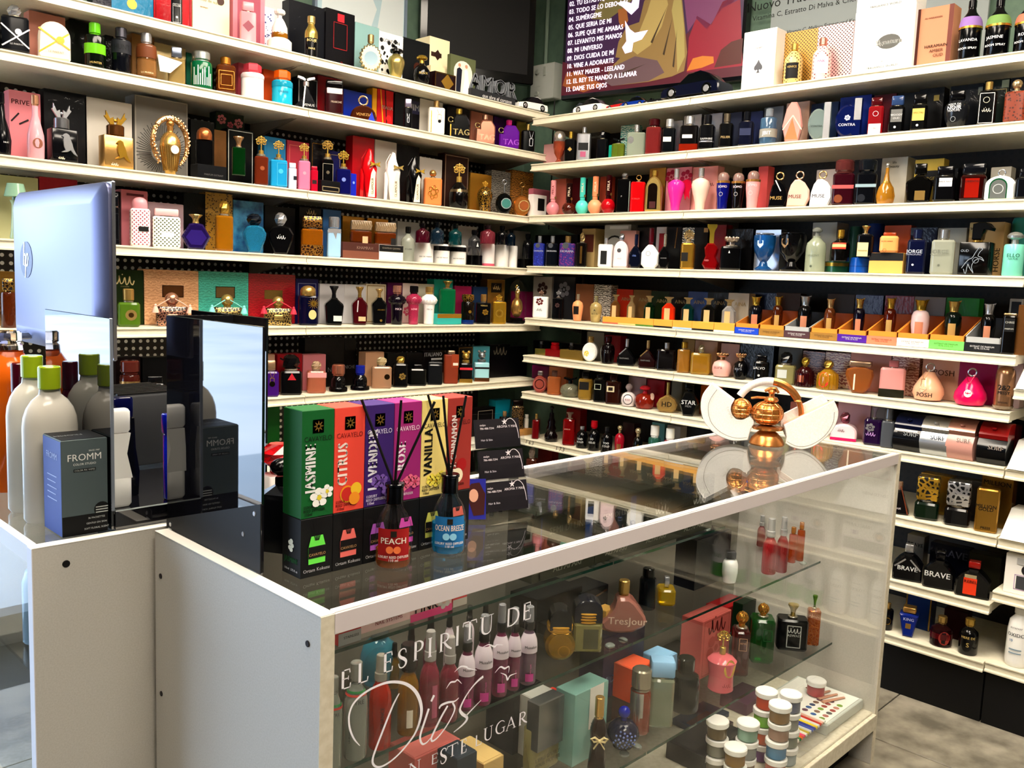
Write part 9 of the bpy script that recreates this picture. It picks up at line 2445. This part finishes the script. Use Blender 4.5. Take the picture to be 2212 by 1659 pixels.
 # handbag shaped display flacon
th=-math.atan2(2.135,1.13)
t=thing('handbag_flacon','white leather and gold handbag shaped display flacon on the long showcase','perfume display',(2.135,1.13,ZT+.0024),th)
K=3.778e-4*1.0
def zz(pts):
 return [((x-565)*K,(540-y)*K)for x,y in pts]
Lf=spline(zz([(165,132),(110,210),(98,300),(125,400),(190,475),(270,515),(350,528),(438,515)]),None,4)+spline(zz([(446,470),(460,420),(475,388),(440,350),(400,372),(345,372),(312,330),(308,280),(325,240)]),None,3)
g=G()
g.slab(Lf,-.02,.018,.002)
solid('left_flap',g,'leather',t,40)
Rf=spline(zz([(690,515),(740,538),(810,545),(890,510),(965,435),(1010,350),(1018,265),(985,192)]),None,4)+zz([(880,258),(780,318),(670,386),(685,430),(694,470)])
g=G()
g.slab(Rf,-.022,-.016,.002)
solid('right_flap',g,'leather',t,40)
g=G()
g.slab(spline(zz([(700,505),(810,530),(890,495),(955,430),(990,350),(985,260),(912,165)]),None,3)+zz([(790,240),(640,335),(650,410)]),.018,.024,.002)
solid('right_flap_back',g,'leather',t,40)
g=G()
g.slab(zz([(668,384),(985,192),(985,205),(680,400)]),-.017,.019)
solid('flap_lining',g,'pD8B09C',t)
for nm,pts in (('stitching',[(205,172),(165,240),(152,310),(175,400),(230,460),(300,495),(370,506),(430,495)]),('stitching',[(700,500),(760,525),(830,520),(900,480),(955,420),(990,340),(992,270)])):
 v,f=p_stroke(spline(zz(pts),None,5),.0012)
 g=G()
 g.add([(a,-.0226,b)for a,b in v],f)
 solid(nm,g,'p8A8478',t)
def arch(a0,a1,mat,nm):
 g=G()
 c=((558-565)*K,(540-330)*K)
 pts=[(c[0]+225*K*math.cos(a),.004,c[1]+235*K*math.sin(a))for a in [math.radians(a0+(a1-a0)*i/20)for i in range(21)]]
 g.tube(pts,.0075,10,flat=1.4)
 solid(nm,g,mat,t)
arch(150,84,'leather','handle_white_half')
arch(84,2,'mC88A50','handle_gold_half')
def globe(cx,cy,r,sq,nm):
 g=G()
 c=((cx-565)*K,-.004,(540-cy)*K)
 g.ball(r*K,c,20,None,sq)
 o=solid(nm,g,'mD0904C',t,60)
 g=G()
 for k in range(5):
  a=-.9+k*.45
  rr=r*K*math.cos(a)*sq[0]
  g.tube([(c[0]+rr*math.cos(q),c[1]+rr*math.sin(q),c[2]+r*K*sq[2]*math.sin(a))for q in [2*PI*i/18 for i in range(18)]],.0012,5,True)
 for k in range(5):
  m4=Matrix.Translation(c)@Matrix.Rotation(k*PI/5,4,'Z')@Matrix.Scale(sq[2]/sq[0],4,(0,0,1))
  gg=G()
  gg.torus((0,0,0),r*K*sq[0]*1.01,.0013,20,5)
  g.add(gg.v,gg.f,m4)
 solid('globe_ribs',g,'mE0AC70',o)
globe(378,300,70,(1,1,1),'small_globe')
globe(556,320,108,(1.0,.9,.8),'large_globe')
g=G()
g.lathe([(a*K,(540-b)*K)for a,b in ((118,540),(122,530),(105,490),(70,455),(50,440),(105,430),(110,415),(60,405))][::1],24,0,-.004)
solid('gold_foot',g,'mC88A50',t)
g=G()
g.lathe([(a*K,(540-b)*K)for a,b in ((45,235),(50,222),(40,205),(20,200),(18,180),(30,165),(24,150),(4,146))],16,.004,-.004)
g.tube([((530-565)*K,-.006,(540-165)*K),((560-565)*K,-.008,(540-142)*K),((600-565)*K,-.008,(540-140)*K),((620-565)*K,-.006,(540-170)*K)],.004,8)
solid('gold_stopper',g,'mC88A50',t)
g=G()
g.tube([((440-565)*K,-.002,(540-222)*K),((480-565)*K,-.004,(540-212)*K),((540-565)*K,-.004,(540-212)*K)],.0035,8)
solid('clasp_arm',g,'mC88A50',t)
g=G()
v,f=p_stroke(spline(zz([(350,400),(300,330),(285,280)]),None,4),.004)
solid_ok=v
flat_text(g,'TAMIMA',(300-565)*K,(540-330)*K,.009,-.0212,-1.1)
solid('embossed_lettering',g,'pC8C4BC',t)
